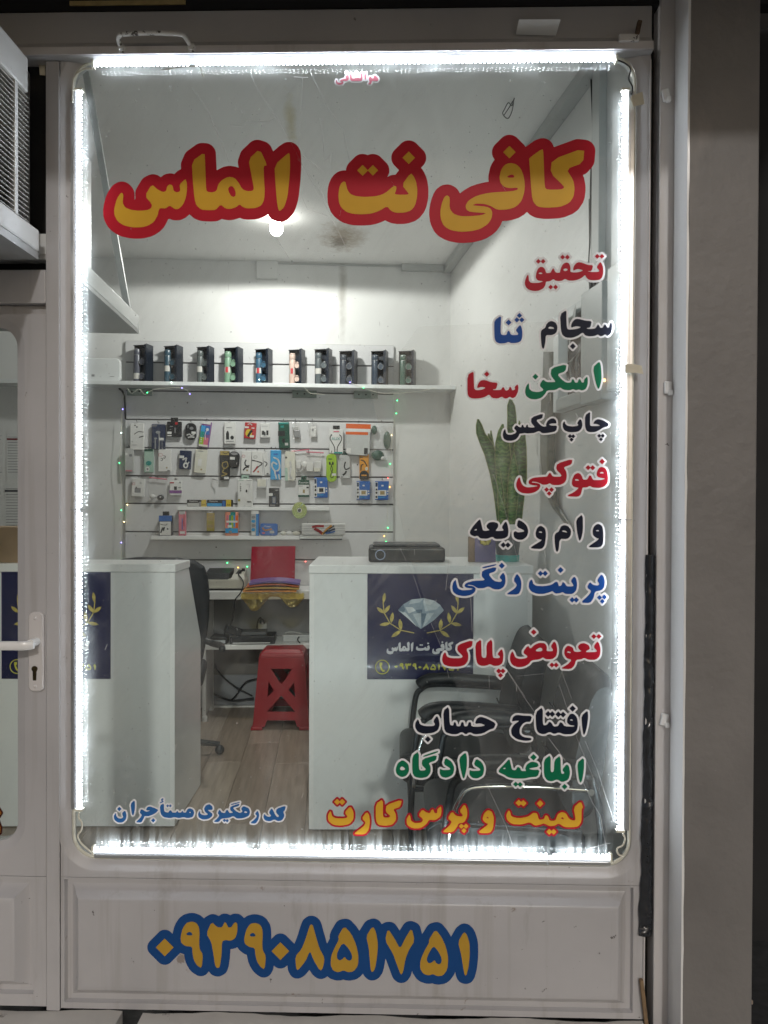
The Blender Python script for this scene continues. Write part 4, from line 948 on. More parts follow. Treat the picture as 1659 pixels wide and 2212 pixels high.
# red folder, envelopes, yellow bag
A = room(540, 1262, DV+0.12); B = room(636, 1180, DV+0.20)
rf = thing('red_folder', 'shiny red plastic folder leaning against the slat wall', 'folder', (A.x, DV+0.13, dz_t+0.045), 0, inroom=True)
w_ = room(637, 1230, DV+.16).x-A.x; hF = room(590, 1180, DV+0.2).z-dz_t-0.045
redm = mat('red_folder_plastic', (0.30, 0.012, 0.03), 0.14, var=0.08, scale=6, bump=0.5, bscale=14, coat=0.6)
MB().add([(0,0,0),(w_,0,0),(w_,0.10,hF),(0,0.10,hF*.985),(0,0.004,0),(w_,0.004,0),(w_,0.104,hF),(0,0.104,hF*.985)], [(0,1,2,3),(7,6,5,4),(0,4,5,1),(1,5,6,2),(2,6,7,3),(3,7,4,0)]).build('sheet', redm, rf)
def envelope(name, label, px0, px1, py0, py1, zz0, th, y0, y1, m, sag=0.0):
    a = room(px0, py1, DV+y0); b = room(px1, py1, DV+y0)
    n = 14; vs = []; fs = []
    W = b.x-a.x
    for i in range(n+1):
        s = i/n; x = W*s; z = 0.012*sin(pi*s)*sag
        vs += [(x, 0, z), (x, 0, z+th), (x, y1-y0, z+th+0.01), (x, y1-y0, z+0.006)]
    for i in range(n): fs += [(i*4+k, i*4+(k+1)%4, (i+1)*4+(k+1)%4, (i+1)*4+k) for k in range(4)]
    fs += [(0,1,2,3), tuple(range(n*4+3, n*4-1, -1))]
    o = MB().add(vs, fs).build(name, m); o.location = RM @ Vector((a.x, DV+y0, zz0)); o.rotation_euler = (0, 0, PHI); tag(o, label, 'envelope', 'envelopes on the desk')
orange_m = mat('orange_paper', (0.62, 0.24, 0.045), 0.55, var=0.08, scale=12); purple_m = mat('purple_folder', (0.14, 0.085, 0.30), 0.4, var=0.1)
envelope('envelope', 'wide orange envelope hanging over the desk edge', 524, 640, 1285, 1300, dz_t+0.003, 0.006, -0.085, 0.06, orange_m)
envelope('envelope', 'dark yellow envelope under the purple folder', 530, 646, 1270, 1276, dz_t+0.016, 0.006, -0.07, 0.06, mat('yellow_envelope', (0.50, 0.33, 0.06), 0.5), 0.7)
envelope('envelope', 'orange red envelope right under the purple folder', 532, 645, 1262, 1268, dz_t+0.031, 0.005, -0.055, 0.08, mat('red_orange_paper', (0.55, 0.12, 0.03), 0.5), 1.2)
envelope('envelope', 'purple folder lying on top of the envelopes', 538, 648, 1245, 1256, dz_t+0.044, 0.012, -0.045, 0.10, purple_m, 1.4)
a = room(520, 1300, DV-0.1)
bagm = clear('yellow_plastic_bag', (0.96, 0.86, 0.46), 0.07, 0.15, 0.05, (0.65, 0.48, 0.08))
bo = thing('plastic_bag', 'thin yellow plastic bag drooping under the orange envelopes', 'bag', (a.x, DV-0.05, dz_t), 0, inroom=True)
W = room(656, 1300, DV-.1).x-a.x
def bagcurve(x):
    s = x/W; L = 0.105*math.exp(-((s-.22)/.17)**2)+0.085*math.exp(-((s-.82)/.16)**2)
    return L
vs = []; fs = []; n = 40; m_ = 10
for i in range(n+1):
    x = W*i/n; dp = bagcurve(x)+0.012
    for j in range(m_+1):
        s = j/m_; a_ = pi*s
        vs.append((x+0.006*sin(j*2.1+i), -0.058+0.05*(1-cos(a_))/2*0.9+0.004*sin(i*1.3+j), -0.005-dp*sin(a_)+0.004*sin(i*.8)))
for i in range(n):
    for j in range(m_): q = i*(m_+1)+j; fs.append((q, q+1, q+m_+2, q+m_+1))
MB().add(vs, fs).build('film', bagm, bo, smooth=True)
# things on the lower shelf
dvr = thing('media_player', 'flat black player on the desk lower shelf', 'media player', (room(545, 1393, DV+.05).x, DV+0.14, dz_s+0.0005), 0, inroom=True)
w_ = room(594, 1393, DV+.05).x-room(497, 1393, DV+.05).x
MB().box(-w_/2, w_/2, -0.10, 0.10, 0, 0.052).build('case', blk_pl, dvr, bevel=0.003)
MB().box(-w_/2+.02, w_/2-.03, -0.1025, -0.1005, 0.006, 0.011).build('trim', edge_lam, dvr)
MB().box(-w_/2+.03, w_/2-.06, -0.06, 0.08, 0.0525, 0.075).build('tray', mat('grey_plastic', (0.10, 0.105, 0.11), 0.4), dvr, bevel=0.003)
sc2 = thing('card_reader', 'small black card reader with a silver front on the lower shelf', 'card reader', (room(472, 1395, DV+.04).x, DV+0.07, dz_s+0.0005), 0, inroom=True)
MB().box(-0.055, 0.058, -0.035, 0.09, 0, 0.052).build('case', blk_pl, sc2, bevel=0.008, seg=3)
MB().box(-0.045, 0.045, -0.0375, -0.0355, 0.008, 0.030).build('front', mat('silver_plastic', (0.42, 0.45, 0.47), 0.35), sc2, bevel=0.001)
adp = thing('power_adapter', 'black power adapter in the cables on the lower shelf', 'adapter', (room(505, 1375, DV+.1).x, DV+0.06, dz_s+0.07), 0.3, inroom=True)
MB().cbox((0, 0, 0.02), (0.11, 0.06, 0.055), Matrix.Rotation(0.35, 3, 'Y')).build('case', blk_pl, adp, bevel=0.008, seg=3)
xt = thing('socket_strip', 'grey extension socket on the lower shelf at the right', 'socket strip', (room(640, 1385, DV+.12).x, DV+0.16, dz_s+0.0005), 0, inroom=True)
MB().box(-0.09, 0.16, -0.03, 0.03, 0, 0.045).build('block', mat('grey_white_plastic', (0.45, 0.46, 0.46), 0.4), xt, bevel=0.004)
plg = thing('plug', 'grey wall plug with a black lead behind the desk', 'plug', (room(567, 1350, VB-.05).x, VB-0.06, room(567, 1352, VB-.05).z), 0, inroom=True)
MB().box(-0.028, 0.028, 0.0, 0.028, -0.04, 0.02).build('socket', mat('grey_white_plastic', (0.45, 0.46, 0.46), 0.4), plg, bevel=0.003)
MB().lathe([(0.02, 0.02), (0.018, 0.035), (0.008, 0.055)], 10, (0, -0.006, 0)).build('cap', blk_pl, plg)
rp = lambda L: [tuple(room(x, y, v)) for x, y, v in L]
bl_c = mat('black_cable', (0.012, 0.013, 0.016), 0.4, var=0.2)
cable('power_cable', 'black cable dangling over the front of the desk', rp([(523,1232,3.2),(515,1240,3.12),(522,1250,3.08),(526,1262,3.06),(520,1280,3.05),(508,1296,3.05),(505,1320,3.06),(500,1345,3.08),(488,1362,3.12),(485,1372,3.16)]), 0.0042, bl_c, inroom=True)
cable('power_cable', 'black cable looping from the plug across the shelf', rp([(567,1342,VB-.08),(562,1334,VB-.09),(556,1345,VB-.1),(557,1362,VB-.12),(575,1374,VB-.14),(592,1378,VB-.16)]), 0.0042, bl_c, inroom=True)
cable('power_cable', 'black cable arching behind the adapter', rp([(500,1380,VB-.15),(516,1362,VB-.1),(535,1366,VB-.1),(540,1378,VB-.12),(520,1386,VB-.15)]), 0.0042, bl_c, inroom=True)
cable('power_cable', 'white cable curled beside the socket strip', rp([(664,1372,VB-.12),(640,1366,VB-.1),(620,1366,VB-.12),(611,1374,VB-.15),(620,1382,VB-.16),(636,1376,VB-.16)]), 0.0040, mat('white_cord', (0.6, 0.6, 0.58), 0.5), inroom=True)
cable('power_cable', 'black cable in a loop at the right end of the shelf', rp([(668,1394,DV+.06),(652,1392,DV+.06),(643,1382,DV+.08),(646,1376,DV+.12)]), 0.0042, bl_c, inroom=True)
cable('floor_cable', 'dark cable crossing the wall under the desk', rp([(463,1434,VB-.06),(478,1458,VB-.05),(500,1477,VB-.045),(520,1490,VB-.045),(545,1503,VB-.045)]), 0.006, bl_c, inroom=True)
cable('floor_cable', 'dark cable curving up behind the red stool', rp([(500,1512,VB-.05),(510,1502,VB-.05),(520,1486,VB-.045),(534,1472,VB-.045),(556,1466,VB-.05)]), 0.006, bl_c, inroom=True)
cable('floor_cable', 'dark cable lying along the foot of the back wall', rp([(462,1499,VB-.04),(478,1507,VB-.04),(500,1513,VB-.05),(520,1512,VB-.05),(548,1508,VB-.06)]), 0.007, bl_c, inroom=True)

# ---- red plastic stool --------------------------------------------------------
sp = (Vector((-0.96, 2.792, 0))+Vector((-0.60, 2.81, 0)))/2
st = thing('plastic_stool', 'red plastic stool in front of the desk', 'stool', sp + Vector((0, 0.155, 0)), radians(2))
red_pl = mat('red_stool_plastic', (0.27, 0.012, 0.018), 0.42, var=0.06, scale=8)
wb_, wt_, hS = 0.182, 0.142, 0.505
MB().loops([[(sx*(wt_+.004)+0, sy*(wt_+.004), hS-0.045) for sx, sy in ((-1,-1),(1,-1),(1,1),(-1,1))], [(sx*wt_, sy*wt_, hS-0.02) for sx, sy in ((-1,-1),(1,-1),(1,1),(-1,1))], [(sx*(wt_-.025), sy*(wt_-.025), hS) for sx, sy in ((-1,-1),(1,-1),(1,1),(-1,1))]], True).build('seat', red_pl, st, bevel=0.012, seg=3)
MB().box(-0.02, 0.02, -0.006, 0.006, hS-0.001, hS+0.0006).build('slot', black_rub, st)
def face_pt(x, z):      # x in -1..1 , z 0..hS-0.045
    f = z/(hS-0.045); return (wb_+(wt_+.004-wb_)*f)
def fill2d(loops, ext):
    c = bpy.data.curves.new('tmp', 'CURVE'); c.dimensions = '2D'; c.fill_mode = 'BOTH'; c.extrude = ext
    for l in loops:
        sp_ = c.splines.new('POLY'); sp_.points.add(len(l)-1); sp_.use_cyclic_u = True
        for q, p in zip(sp_.points, l): q.co = (p[0], p[1], 0, 1)
    o = bpy.data.objects.new('tmp', c); COL.objects.link(o)
    dg = bpy.context.evaluated_depsgraph_get(); me = bpy.data.meshes.new_from_object(o.evaluated_get(dg)); bpy.data.objects.remove(o); return me
def dens(l, n=6): return [(l[i][0]+(l[(i+1)%len(l)][0]-l[i][0])*k/n, l[i][1]+(l[(i+1)%len(l)][1]-l[i][1])*k/n) for i in range(len(l)) for k in range(n)]
def side_panel(rot):
    Zt = hS-0.046; sc_x = 0.16
    outer = [(-1, .02), (-.58, .02), (-.50, .062), (.50, .062), (.58, .02), (1, .02), (1, Zt), (-1, Zt)]
    hs_ = [[(-.45, .387), (.45, .387), (0, .284)], [(-.52, .116), (0, .218), (.52, .116)], [(-.52, .304), (-.28, .252), (-.54, .206)], [(.52, .304), (.54, .206), (.28, .252)]]
    me = fill2d([[(x*sc_x, z) for x, z in dens(l)] for l in [outer]+hs_], 0.003)
    R_ = Matrix.Rotation(rot, 3, 'Z')
    for v in me.vertices:
        h_ = face_pt(0, v.co.y); v.co = R_ @ Vector((v.co.x/sc_x*h_*0.9995, -h_+0.003-v.co.z, v.co.y))
    me.materials.clear(); me.materials.append(red_pl); me.name = 'side_panel'
    o = bpy.data.objects.new('side_panel', me); COL.objects.link(o); o.parent = st
for r_ in range(4): side_panel(r_*pi/2 + 0.0001)
for sx, sy in ((-1,-1),(1,-1),(1,1),(-1,1)):
    MB().cbox((sx*(wb_-.028), sy*(wb_-.028), 0.011), (0.075, 0.075, 0.022)).build('foot', red_pl, st, bevel=0.006)

# ---- office chair behind the left counter --------------------------------------
oc = thing('office_chair', 'black office chair behind the left counter', 'office chair', at_Y(360, 1106, 2.05)*1.0, 0.2)
oc.location.z = 0
bkf = mat('black_mesh_fabric', (0.010, 0.012, 0.017), 0.6, var=0.2, scale=60)
def YZ(px, py): p = at_Y(px, py, 2.05); return (p.x-oc.location.x, p.z)
out = [YZ(*p) for p in ((262,1207),(300,1203),(380,1205),(420,1213),(438,1225),(446,1245),(450,1290),(449,1335),(444,1380),(436,1425),(420,1450),(300,1450),(262,1420))]
vs = []; n_ = len(out)
MB().prism(out[::-1], -0.02, 0.05).build('backrest', bkf, oc, bevel=0.018, seg=3)
MB().box(-0.25, 0.20, -0.05, 0.40, 0.44, 0.52).build('seat', bkf, oc, bevel=0.03, seg=3)
MB().tube([(0, 0.18, 0.08), (0, 0.18, 0.44)], 0.03, 12).build('column', blk_pl, oc)
for k in range(5): MB().tube([(0, 0.18, 0.10), (0.28*cos(k*2*pi/5), 0.18+0.28*sin(k*2*pi/5), 0.06)], [0.025, 0.014], 8).build('base_arm', blk_pl, oc)
for k in range(5): MB().ball((0.28*cos(k*2*pi/5), 0.18+0.28*sin(k*2*pi/5), 0.028), 0.028, 10).build('castor', blk_pl, oc, smooth=True)
pz = YZ(440, 1392)
MB().tube(spline([(pz[0]-.01, 0.0, pz[1]+.02), (pz[0]+0.05, -0.03, pz[1]-.0), (pz[0]+0.09, -0.12, pz[1]+.005), (pz[0]+.1, -0.2, pz[1]+.0)], 4), 0.018, 8).build('arm', blk_pl, oc, smooth=True)

# ---- waiting chairs in front of the right counter --------------------------------
leath = mat('black_leatherette', (0.014, 0.017, 0.020), 0.46, var=0.25, scale=14, bump=0.15, bscale=120)
leath2 = mat('charcoal_leatherette', (0.017, 0.021, 0.025), 0.55, var=0.2, scale=10, bump=0.15, bscale=120)
chrome = mat('chrome_tube', (0.80, 0.82, 0.83), 0.12, 1.0, var=0.02)
dtube = mat('dark_steel_tube', (0.035, 0.04, 0.045), 0.35, 0.5)
def make_chair():
    t_ = thing('waiting_chair', 'black padded armchair facing left, next to the right counter', 'armchair', (0, 0, 0), 0, group='black armchairs facing left')
    def cushion(loop, y0, y1, name, m, crown=0.012, n=10):
        "rounded cushion: outline (x, z) swept across y with soft ends"
        L = []; cx = sum(p[0] for p in loop)/len(loop); cz = sum(p[1] for p in loop)/len(loop)
        for k in range(n+1):
            s_ = k/n; y = y0+(y1-y0)*s_; e = min(s_, 1-s_)*(y1-y0)
            f = 1-0.16*max(0, 1-e/0.035)**2; L.append([(cx+(x-cx)*f, y, cz+(z-cz)*f) for x, z in loop])
        q = MB().loops(L, True); nl = len(loop); q.f.append(tuple(range(nl-1, -1, -1)))
        return smoothed(q.build(name, m, t_), 50)
    seat = chaikin([(-0.005, 0.40), (-0.012, 0.475), (0.03, 0.500), (0.30, 0.485), (0.47, 0.475), (0.47, 0.385), (0.25, 0.375), (0.03, 0.375)], 2, .22)
    c = cushion(seat, 0.045, 0.475, 'seat', leath)
    MB().tube([(x, 0.05, z) for x, z in ((-0.006, 0.478), (0.03, 0.500), (0.25, 0.490), (0.45, 0.478))], 0.004, 6).build('seam', leath2, c)
    back = chaikin([(0.405, 0.50), (0.415, 0.66), (0.455, 0.83), (0.49, 0.925), (0.535, 0.945), (0.555, 0.90), (0.53, 0.72), (0.50, 0.50)], 2, .22)
    b = cushion(back, 0.05, 0.47, 'backrest', leath2)
    for z, x in ((0.62, 0.405), (0.76, 0.43)): MB().tube([(x, y, z) for y in (0.07, 0.25, 0.45)], 0.0035, 6).build('seam', leath, b)
    for y, nm in ((0.015, 'near'), (0.505, 'far')):
        P = spline([(0.05, y, 0.0), (0.035, y, 0.30), (0.055, y, 0.58), (0.085, y, 0.645), (0.15, y, 0.665), (0.32, y, 0.660), (0.47, y, 0.652)], 6)
        MB().tube(P, 0.0125, 10).build('arm_frame', dtube, t_, smooth=True)
        P = spline([(0.072, y, 0.655), (0.11, y, 0.682), (0.20, y, 0.689), (0.33, y, 0.683), (0.44, y, 0.674)], 5)
        MB().tube(P, [0.015]+[0.027]*(len(P)-2)+[0.018], 10).build('arm_pad', leath, t_, smooth=True)
        MB().tube(spline([(0.47, y, 0.652), (0.50, y, 0.50), (0.50, y, 0.25), (0.53, y, 0.0)], 5), 0.0125, 8).build('rear_leg', dtube, t_, smooth=True)
        MB().tube([(0.038, y, 0.385), (0.50, y, 0.385)], 0.010, 8).build('side_rail', dtube, t_)
    P = spline([(0.045, -0.012, 0.40), (0.06, -0.012, 0.52), (0.085, -0.012, 0.595), (0.13, -0.012, 0.627), (0.30, -0.012, 0.630), (0.46, -0.012, 0.622)], 6)
    ct = MB().tube(P, 0.0075, 10).build('chrome_rail', chrome, t_, smooth=True)
    MB().tube([(0.46, -0.012, 0.622), (0.46, -0.028, 0.622)], 0.010, 12).build('bolt', chrome, ct)
    return t_
def copy_tree(o, parent=None):
    c = o.copy(); COL.objects.link(c); c.parent = parent
    for ch in list(o.children): copy_tree(ch, c)
    return c
wc = make_chair(); wc.location = (0.0, 0.70, 0.0)
w2 = copy_tree(wc); w2.location = (0.085, 0.085, 0.0); w2['label'] = 'black padded armchair facing left, right behind the glass'
# ---- wall cabinet on the right wall, dark strip ---------------------------------
A = on_right(1330, 750); 
cbv0, cbv1 = on_right(1318, 750).y, on_right(1222, 700).y
zt_, zb_ = on_right(1290, 630).z, on_right(1290, 868).z
cb = thing('wall_cabinet', 'grey open wall cabinet with dark inside and white door on the right wall', 'cabinet', (0, 0, 0), 0, inroom=True)
dep = 0.16
grey_met = mat('grey_green_metal', (0.36, 0.38, 0.37), 0.4, var=0.05, scale=6)
def prismR(v0, v1, a0, a1, z0, z1): return MB().add([(wr(v)-a, v, z) for z in (z0, z1) for v, a in ((v0, a0), (v1, a0), (v1, a1), (v0, a1))], [(0,3,2,1),(4,5,6,7),(0,1,5,4),(1,2,6,5),(2,3,7,6),(3,0,4,7)])
va, vb_, vc, vd = 0.60, 0.80, 1.075, 1.135
zT, zB = 2.255, 1.845
prismR(va, vd, 0.001, 0.006, zB, zT).build('back', mat('cabinet_dark', (0.012, 0.015, 0.020), 0.25, var=0.4, scale=8), cb)
prismR(vc, vd, 0.0065, 0.05, zB, zT).build('white_jamb', white_lam, cb, bevel=0.003)
prismR(va, vb_, 0.0065, 0.06, zB-0.01, zT+0.01).build('side_panel', grey_met, cb, bevel=0.003)
prismR(vb_+.001, vc-.001, 0.0065, 0.05, zT-0.045, zT).build('head', white_lam, cb, bevel=0.003)
prismR(vb_+.001, vc-.001, 0.0065, 0.06, zB, zB+0.05).build('ledge', grey_met, cb, bevel=0.003)
o = MB().add([(wr(0.83)-0.07, 0.83, zT-0.30+0.28), (wr(1.06)-0.012, 1.06, zT-0.05), (wr(1.06)-0.012, 1.06, zT-0.16), (wr(0.83)-0.07, 0.83, zT-0.06), (wr(0.83)-0.068, 0.832, zT-0.02), (wr(1.06)-0.010, 1.062, zT-0.05), (wr(1.06)-0.010, 1.062, zT-0.16), (wr(0.83)-0.068, 0.832, zT-0.06)],
     [(0,1,2,3),(7,6,5,4),(0,4,5,1),(1,5,6,2),(2,6,7,3),(3,7,4,0)]).build('tilted_flap', grey_met, cb)
for i in range(5):
    P = [(wr(v)-a, v, z) for v, a, z in ((0.83+.03*i, 0.02, zT-0.14-.02*i), (0.88+.03*i, 0.035, zT-0.22), (0.90+.035*i, 0.02, zB+0.14), (0.98-.02*i, 0.03, zB+0.06))]
    MB().tube(spline(P, 5), 0.004, 6).build('wire', mat('grey_wire', (0.25, 0.25, 0.24), 0.5) if i % 2 else bl_c, cb, smooth=True)
prismR(0.16, 0.58, 0.001, 0.05, 1.86, 2.30).build('side_box', mat('pale_green_grey', (0.46, 0.49, 0.48), 0.4), cb, bevel=0.004)
p = on_right(1320, 860); MB().ball((wr(0.60)-0.055, 0.585, 1.90), 0.006, 8).build('pilot_light', emitter('pilot_amber', (1.0, 0.45, 0.15), 4.0), cb)
# long dark strip hanging with a bent tip
P = [(1183, 1216, 760), (1184, 1216, 830), (1181, 1215, 900), (1179, 1214, 980), (1181, 1212, 1040), (1190, 1212, 1080), (1199, 1216, 1098), (1212, 1226, 1112), (1232, 1246, 1134), (1252, 1257, 1148)]
vs = []
for i, (l, r, y) in enumerate(P):
    a = on_right(l, y); b = on_right(r, y); k2 = 0.02+0.01*sin(i*.8)
    vs += [(wr(a.y)-k2, a.y, a.z), (wr(b.y)-k2-0.006, b.y, b.z), (wr(b.y)-k2-0.003, b.y, b.z), (wr(a.y)-k2+0.003, a.y, a.z)]
fs = []
for i in range(len(P)-1): fs += [(i*4+k, i*4+(k+1)%4, (i+1)*4+(k+1)%4, (i+1)*4+k) for k in range(4)]
fs += [(0,1,2,3), tuple(range(len(P)*4-1, len(P)*4-5, -1))]
o = into_room(MB().add(vs, fs).build('hanging_strip', mat('dark_olive_plastic', (0.055, 0.068, 0.060), 0.3, var=0.3, scale=4), smooth=True)); tag(o, 'long dark grey strip with a bent tip hanging on the right wall', 'strip')

# ---- packaged goods ---------------------------------------------------------------
hookm = mat('hook_wire', (0.15, 0.15, 0.15), 0.3, 0.8)
def curve_text(body, size, name, m, parent, loc, ext=0.0002):
    c = bpy.data.curves.new(name, 'FONT'); c.body = body; c.size = size; c.align_x = 'CENTER'; c.align_y = 'CENTER'; c.extrude = ext
    o = bpy.data.objects.new('tmp', c); COL.objects.link(o)
    dg = bpy.context.evaluated_depsgraph_get(); me = bpy.data.meshes.new_from_object(o.evaluated_get(dg)); bpy.data.objects.remove(o)
    me.materials.clear(); me.materials.append(m); me.name = name
    t_ = bpy.data.objects.new(name, me); COL.objects.link(t_); t_.parent = parent; t_.location = loc; t_.rotation_euler = (pi/2, 0, 0); return t_
PC = {'w': (.70,.69,.67), 'cream': (.66,.64,.55), 'k': (.018,.019,.022), 'navy': (.018,.03,.075), 'dblue': (.02,.045,.10), 'blue': (.03,.13,.42), 'sky': (.04,.32,.62), 'red': (.45,.02,.025), 'y': (.62,.45,.03), 'gold': (.40,.30,.09),
      'green': (.015,.075,.05), 'mint': (.36,.50,.42), 'lime': (.32,.50,.04), 'or': (.70,.30,.03), 'deepor': (.68,.12,.02), 'grey': (.25,.25,.26), 'lg': (.48,.48,.47), 'pink': (.62,.16,.22), 'purple': (.22,.08,.28), 'teal': (.02,.25,.22), 'silver': (.55,.56,.57), 'tan': (.35,.26,.12), 'peach': (.70,.28,.18), 'olive': (.32,.28,.06)}
def pm(c): return mat('pack_'+c, PC[c], 0.35 if c not in ('w', 'cream', 'lg') else 0.5, 0.0 if c != 'silver' else 0.7, var=0.06, scale=18, bump=0.1, bscale=40)
def package(name, label, cat, Zf, rect, col, prints=(), tilt=0.0, dep=0.018, v=None, z_on=None, shape='r', tab=None, hook=True, group='goods hanging on the slat wall', film=False, back=None):
    x0, y0, x1, y1 = rect
    v = (SV-dep-0.012) if v is None else v
    a = room(*Zf(x0, y1), v); b = room(*Zf(x1, y0), v)
    w_, h_ = b.x-a.x, b.z-a.z
    top = (a.x+w_/2, v, b.z)
    t_ = thing(name, label, cat, top, 0, group, inroom=True)
    if z_on is not None: h_ = b.z-z_on-0.0006
    if tilt:
        t_.rotation_mode = 'XYZ'; t_.matrix_world = RM @ Matrix.Translation(top) @ Matrix.Rotation(radians(tilt), 4, 'Y')
    body_m = clear('poly_bag', (0.99, 0.99, 0.99), 0.02, 0.10, 0.05, (0.85, 0.85, 0.85)) if film else pm(col)
    if shape == 'r': MB().box(-w_/2, w_/2, 0, dep, -h_, 0).build('bag' if film else 'body', body_m, t_, bevel=min(0.004, dep*0.3))
    elif shape == 'round': MB().prism(rrect(-w_/2, w_/2, -h_, 0, min(w_, h_)*.42, 6), 0, dep).build('body', body_m, t_, bevel=0.004)
    elif shape == 'soft': MB().prism(chaikin([(-w_/2, -h_*.97), (w_*.48, -h_), (w_/2, -h_*.2), (w_*.47, -.002), (-w_*.46, 0), (-w_*.5, -h_*.25)], 1, .12), 0, dep).build('bag' if film else 'body', body_m, t_, bevel=0.004)
    if tab:
        MB().box(-w_*.25, w_*.25, dep*.4, dep*.4+.001, 0.0005, 0.028).build('hang_tab', pm(tab), t_)
        MB().box(-w_*.12, w_*.12, dep*.4-.0008, dep*.4-.0003, 0.010, 0.016).build('slot', black_rub, t_)
    yy = -0.0008
    for i, pnt in enumerate(prints):
        k, r, c = pnt[0], pnt[1], pnt[2]
        yq = yy-0.00025*i
        X = lambda s: -w_/2+s*w_; Z = lambda s: -s*h_
        if k == 'r': MB().box(X(r[0]), X(r[2]), yq, yq+0.0002, Z(r[3]), Z(r[1])).build('print', pm(c), t_)
        elif k == 'e': MB().prism([((X(r[0])+X(r[2]))/2+(X(r[2])-X(r[0]))/2*cos(a_), (Z(r[1])+Z(r[3]))/2+(Z(r[1])-Z(r[3]))/2*sin(a_)) for a_ in [2*pi*q/16 for q in range(16)]], yq, yq+0.0002).build('print', pm(c), t_)
        elif k == 'k':   # cable picture: poly line ribbon
            P = spline([(X(s), 0, Z(q)) for s, q in r], 5); wd = pnt[3] if len(pnt) > 3 else 0.004; q_ = MB()
            for p1, p2 in zip(P[:-1], P[1:]):
                d = p2-p1; n = Vector((-d.z, 0, d.x)).normalized()*wd/2; e = d.normalized()*wd*.2
                q_.add([Vector((u.x, yq, u.z)) for u in (p1-n-e, p2-n+e, p2+n+e, p1+n-e)], [(0,1,2,3)])
            q_.build('print', pm(c), t_)
        elif k == 't': curve_text(r[0], r[1]*h_, 'print', pm(c), t_, (X(r[2]), yq, Z(r[3])))
        elif k == 'b': MB().box(X(r[0]), X(r[2]), 0.002, dep-.002, Z(r[3]), Z(r[1])).build('contents', pm(c), t_, bevel=0.004)
        elif k == 's': MB().ball(((X(r[0])+X(r[2]))/2, dep/2, (Z(r[1])+Z(r[3]))/2), 0.5, 12, ((X(r[2])-X(r[0])), dep*.9, (Z(r[1])-Z(r[3])))).build('contents', pm(c), t_, smooth=True)
    if hook and z_on is None:
        MB().tube([(top[0], SV-0.0005, top[2]+.012), (top[0], v-0.012, top[2]+.010), (top[0], v-0.018, top[2]+.020)], 0.0022, 6).build('peg_hook', hookm, sw)
    return t_
pk = package
ZAf, ZBf = ZA, ZB
# top row
pk('cable_box', 'plain white cable box, leftmost of the top row', 'box', ZAf, (70,85,238,402), 'w', [('e',(.30,.06,.42,.11),'k'),('e',(.44,.12,.55,.17),'k'),('k',[(.3,.42),(.6,.32),(.95,.33)],'k'),('k',[(.66,.53),(.95,.48)],'k',.006),('e',(.12,.66,.22,.72),'lg'),('r',(.12,.80,.5,.82),'lg')])
pk('earphone_pack', 'dark blue earphone pack with white earbuds picture', 'earphones', ZAf, (325,98,488,395), 'navy', [('e',(.30,.26,.65,.38),'silver'),('k',[(.55,.35),(.58,.7),(.55,.98)],'silver',.009),('k',[(.28,.56),(.28,.98)],'silver',.008),('e',(.2,.53,.42,.60),'silver'),('r',(.55,.54,.9,.64),'w'),('r',(.06,.05,.4,.09),'grey'),('k',[(.78,.62),(.78,.98)],'grey',.006)])
pk('adapter_box', 'black adapter box with two white price tags', 'box', ZAf, (508,66,682,246), 'k', [('r',(.02,.66,.32,.82),'w'),('r',(.02,.89,.32,.96),'w'),('r',(.55,.05,.73,.2),'red'),('r',(.52,.4,.6,.75),'grey'),('r',(.2,.3,.42,.36),'grey'),('r',(.2,.5,.3,.55),'grey')], tab='k')
pk('earbud_pouch', 'small black rounded pack with white scribbled print', 'pouch', ZAf, (725,84,858,282), 'k', [('k',[(.18,.72),(.4,.66),(.55,.74),(.82,.68)],'w',.008),('k',[(.3,.86),(.55,.82),(.82,.84)],'w',.010),('r',(.58,.50,.96,.64),'w'),('r',(.22,.10,.30,.3),'grey'),('e',(.4,.22,.75,.4),'grey')], tilt=1, shape='round')
pk('earphone_card', 'tilted rainbow earphone card', 'earphones', ZAf, (925,68,1043,372), 'purple', [('r',(0,.16,.45,.4),'sky'),('r',(0,.4,.42,.62),'teal'),('r',(.42,.16,.9,.5),'blue'),('r',(0,.62,.42,.9),'lime'),('r',(.42,.62,.9,.92),'pink'),('r',(.0,.9,.92,.98),'cream'),('r',(0,0,.9,.10),'w'),('e',(.5,.24,.8,.36),'w'),('k',[(.6,.34),(.5,.5),(.62,.7)],'w',.004),('e',(.12,.62,.24,.67),'w'),('e',(.12,.70,.24,.75),'w'),('e',(.12,.78,.24,.83),'w')], tilt=8)
pk('charger_box', 'white car charger box with two black plugs printed', 'box', ZAf, (1185,74,1322,330), 'w', [('e',(.2,.40,.42,.62),'k'),('r',(.18,.50,.44,.80),'k'),('e',(.55,.62,.86,.80),'k'),('r',(.2,.24,.68,.27),'grey'),('r',(.2,.87,.85,.90),'grey')])
pk('plug_pack', 'red plug pack with a yellow splash, slightly tilted', 'plug pack', ZAf, (1434,78,1572,268), 'red', [('e',(.1,.42,.66,.9),'y'),('k',[(.35,.86),(.48,.66),(.62,.5)],'k',.016),('r',(.0,.26,.35,.36),'w'),('r',(.6,.3,.85,.36),'w'),('r',(.5,.78,.86,.92),'cream'),('k',[(.25,.13),(.45,.08),(.62,.15)],'w',.006)], tilt=4)
pk('charger_box', 'small white charger box with black plugs beside the red pack', 'box', ZBf, (50,84,166,258), 'w', [('r',(.16,.52,.42,.80),'k'),('r',(.36,.6,.56,.84),'k'),('r',(.62,.50,.84,.82),'k'),('r',(.15,.2,.8,.23),'lg'),('r',(.3,.88,.7,.91),'lg')])
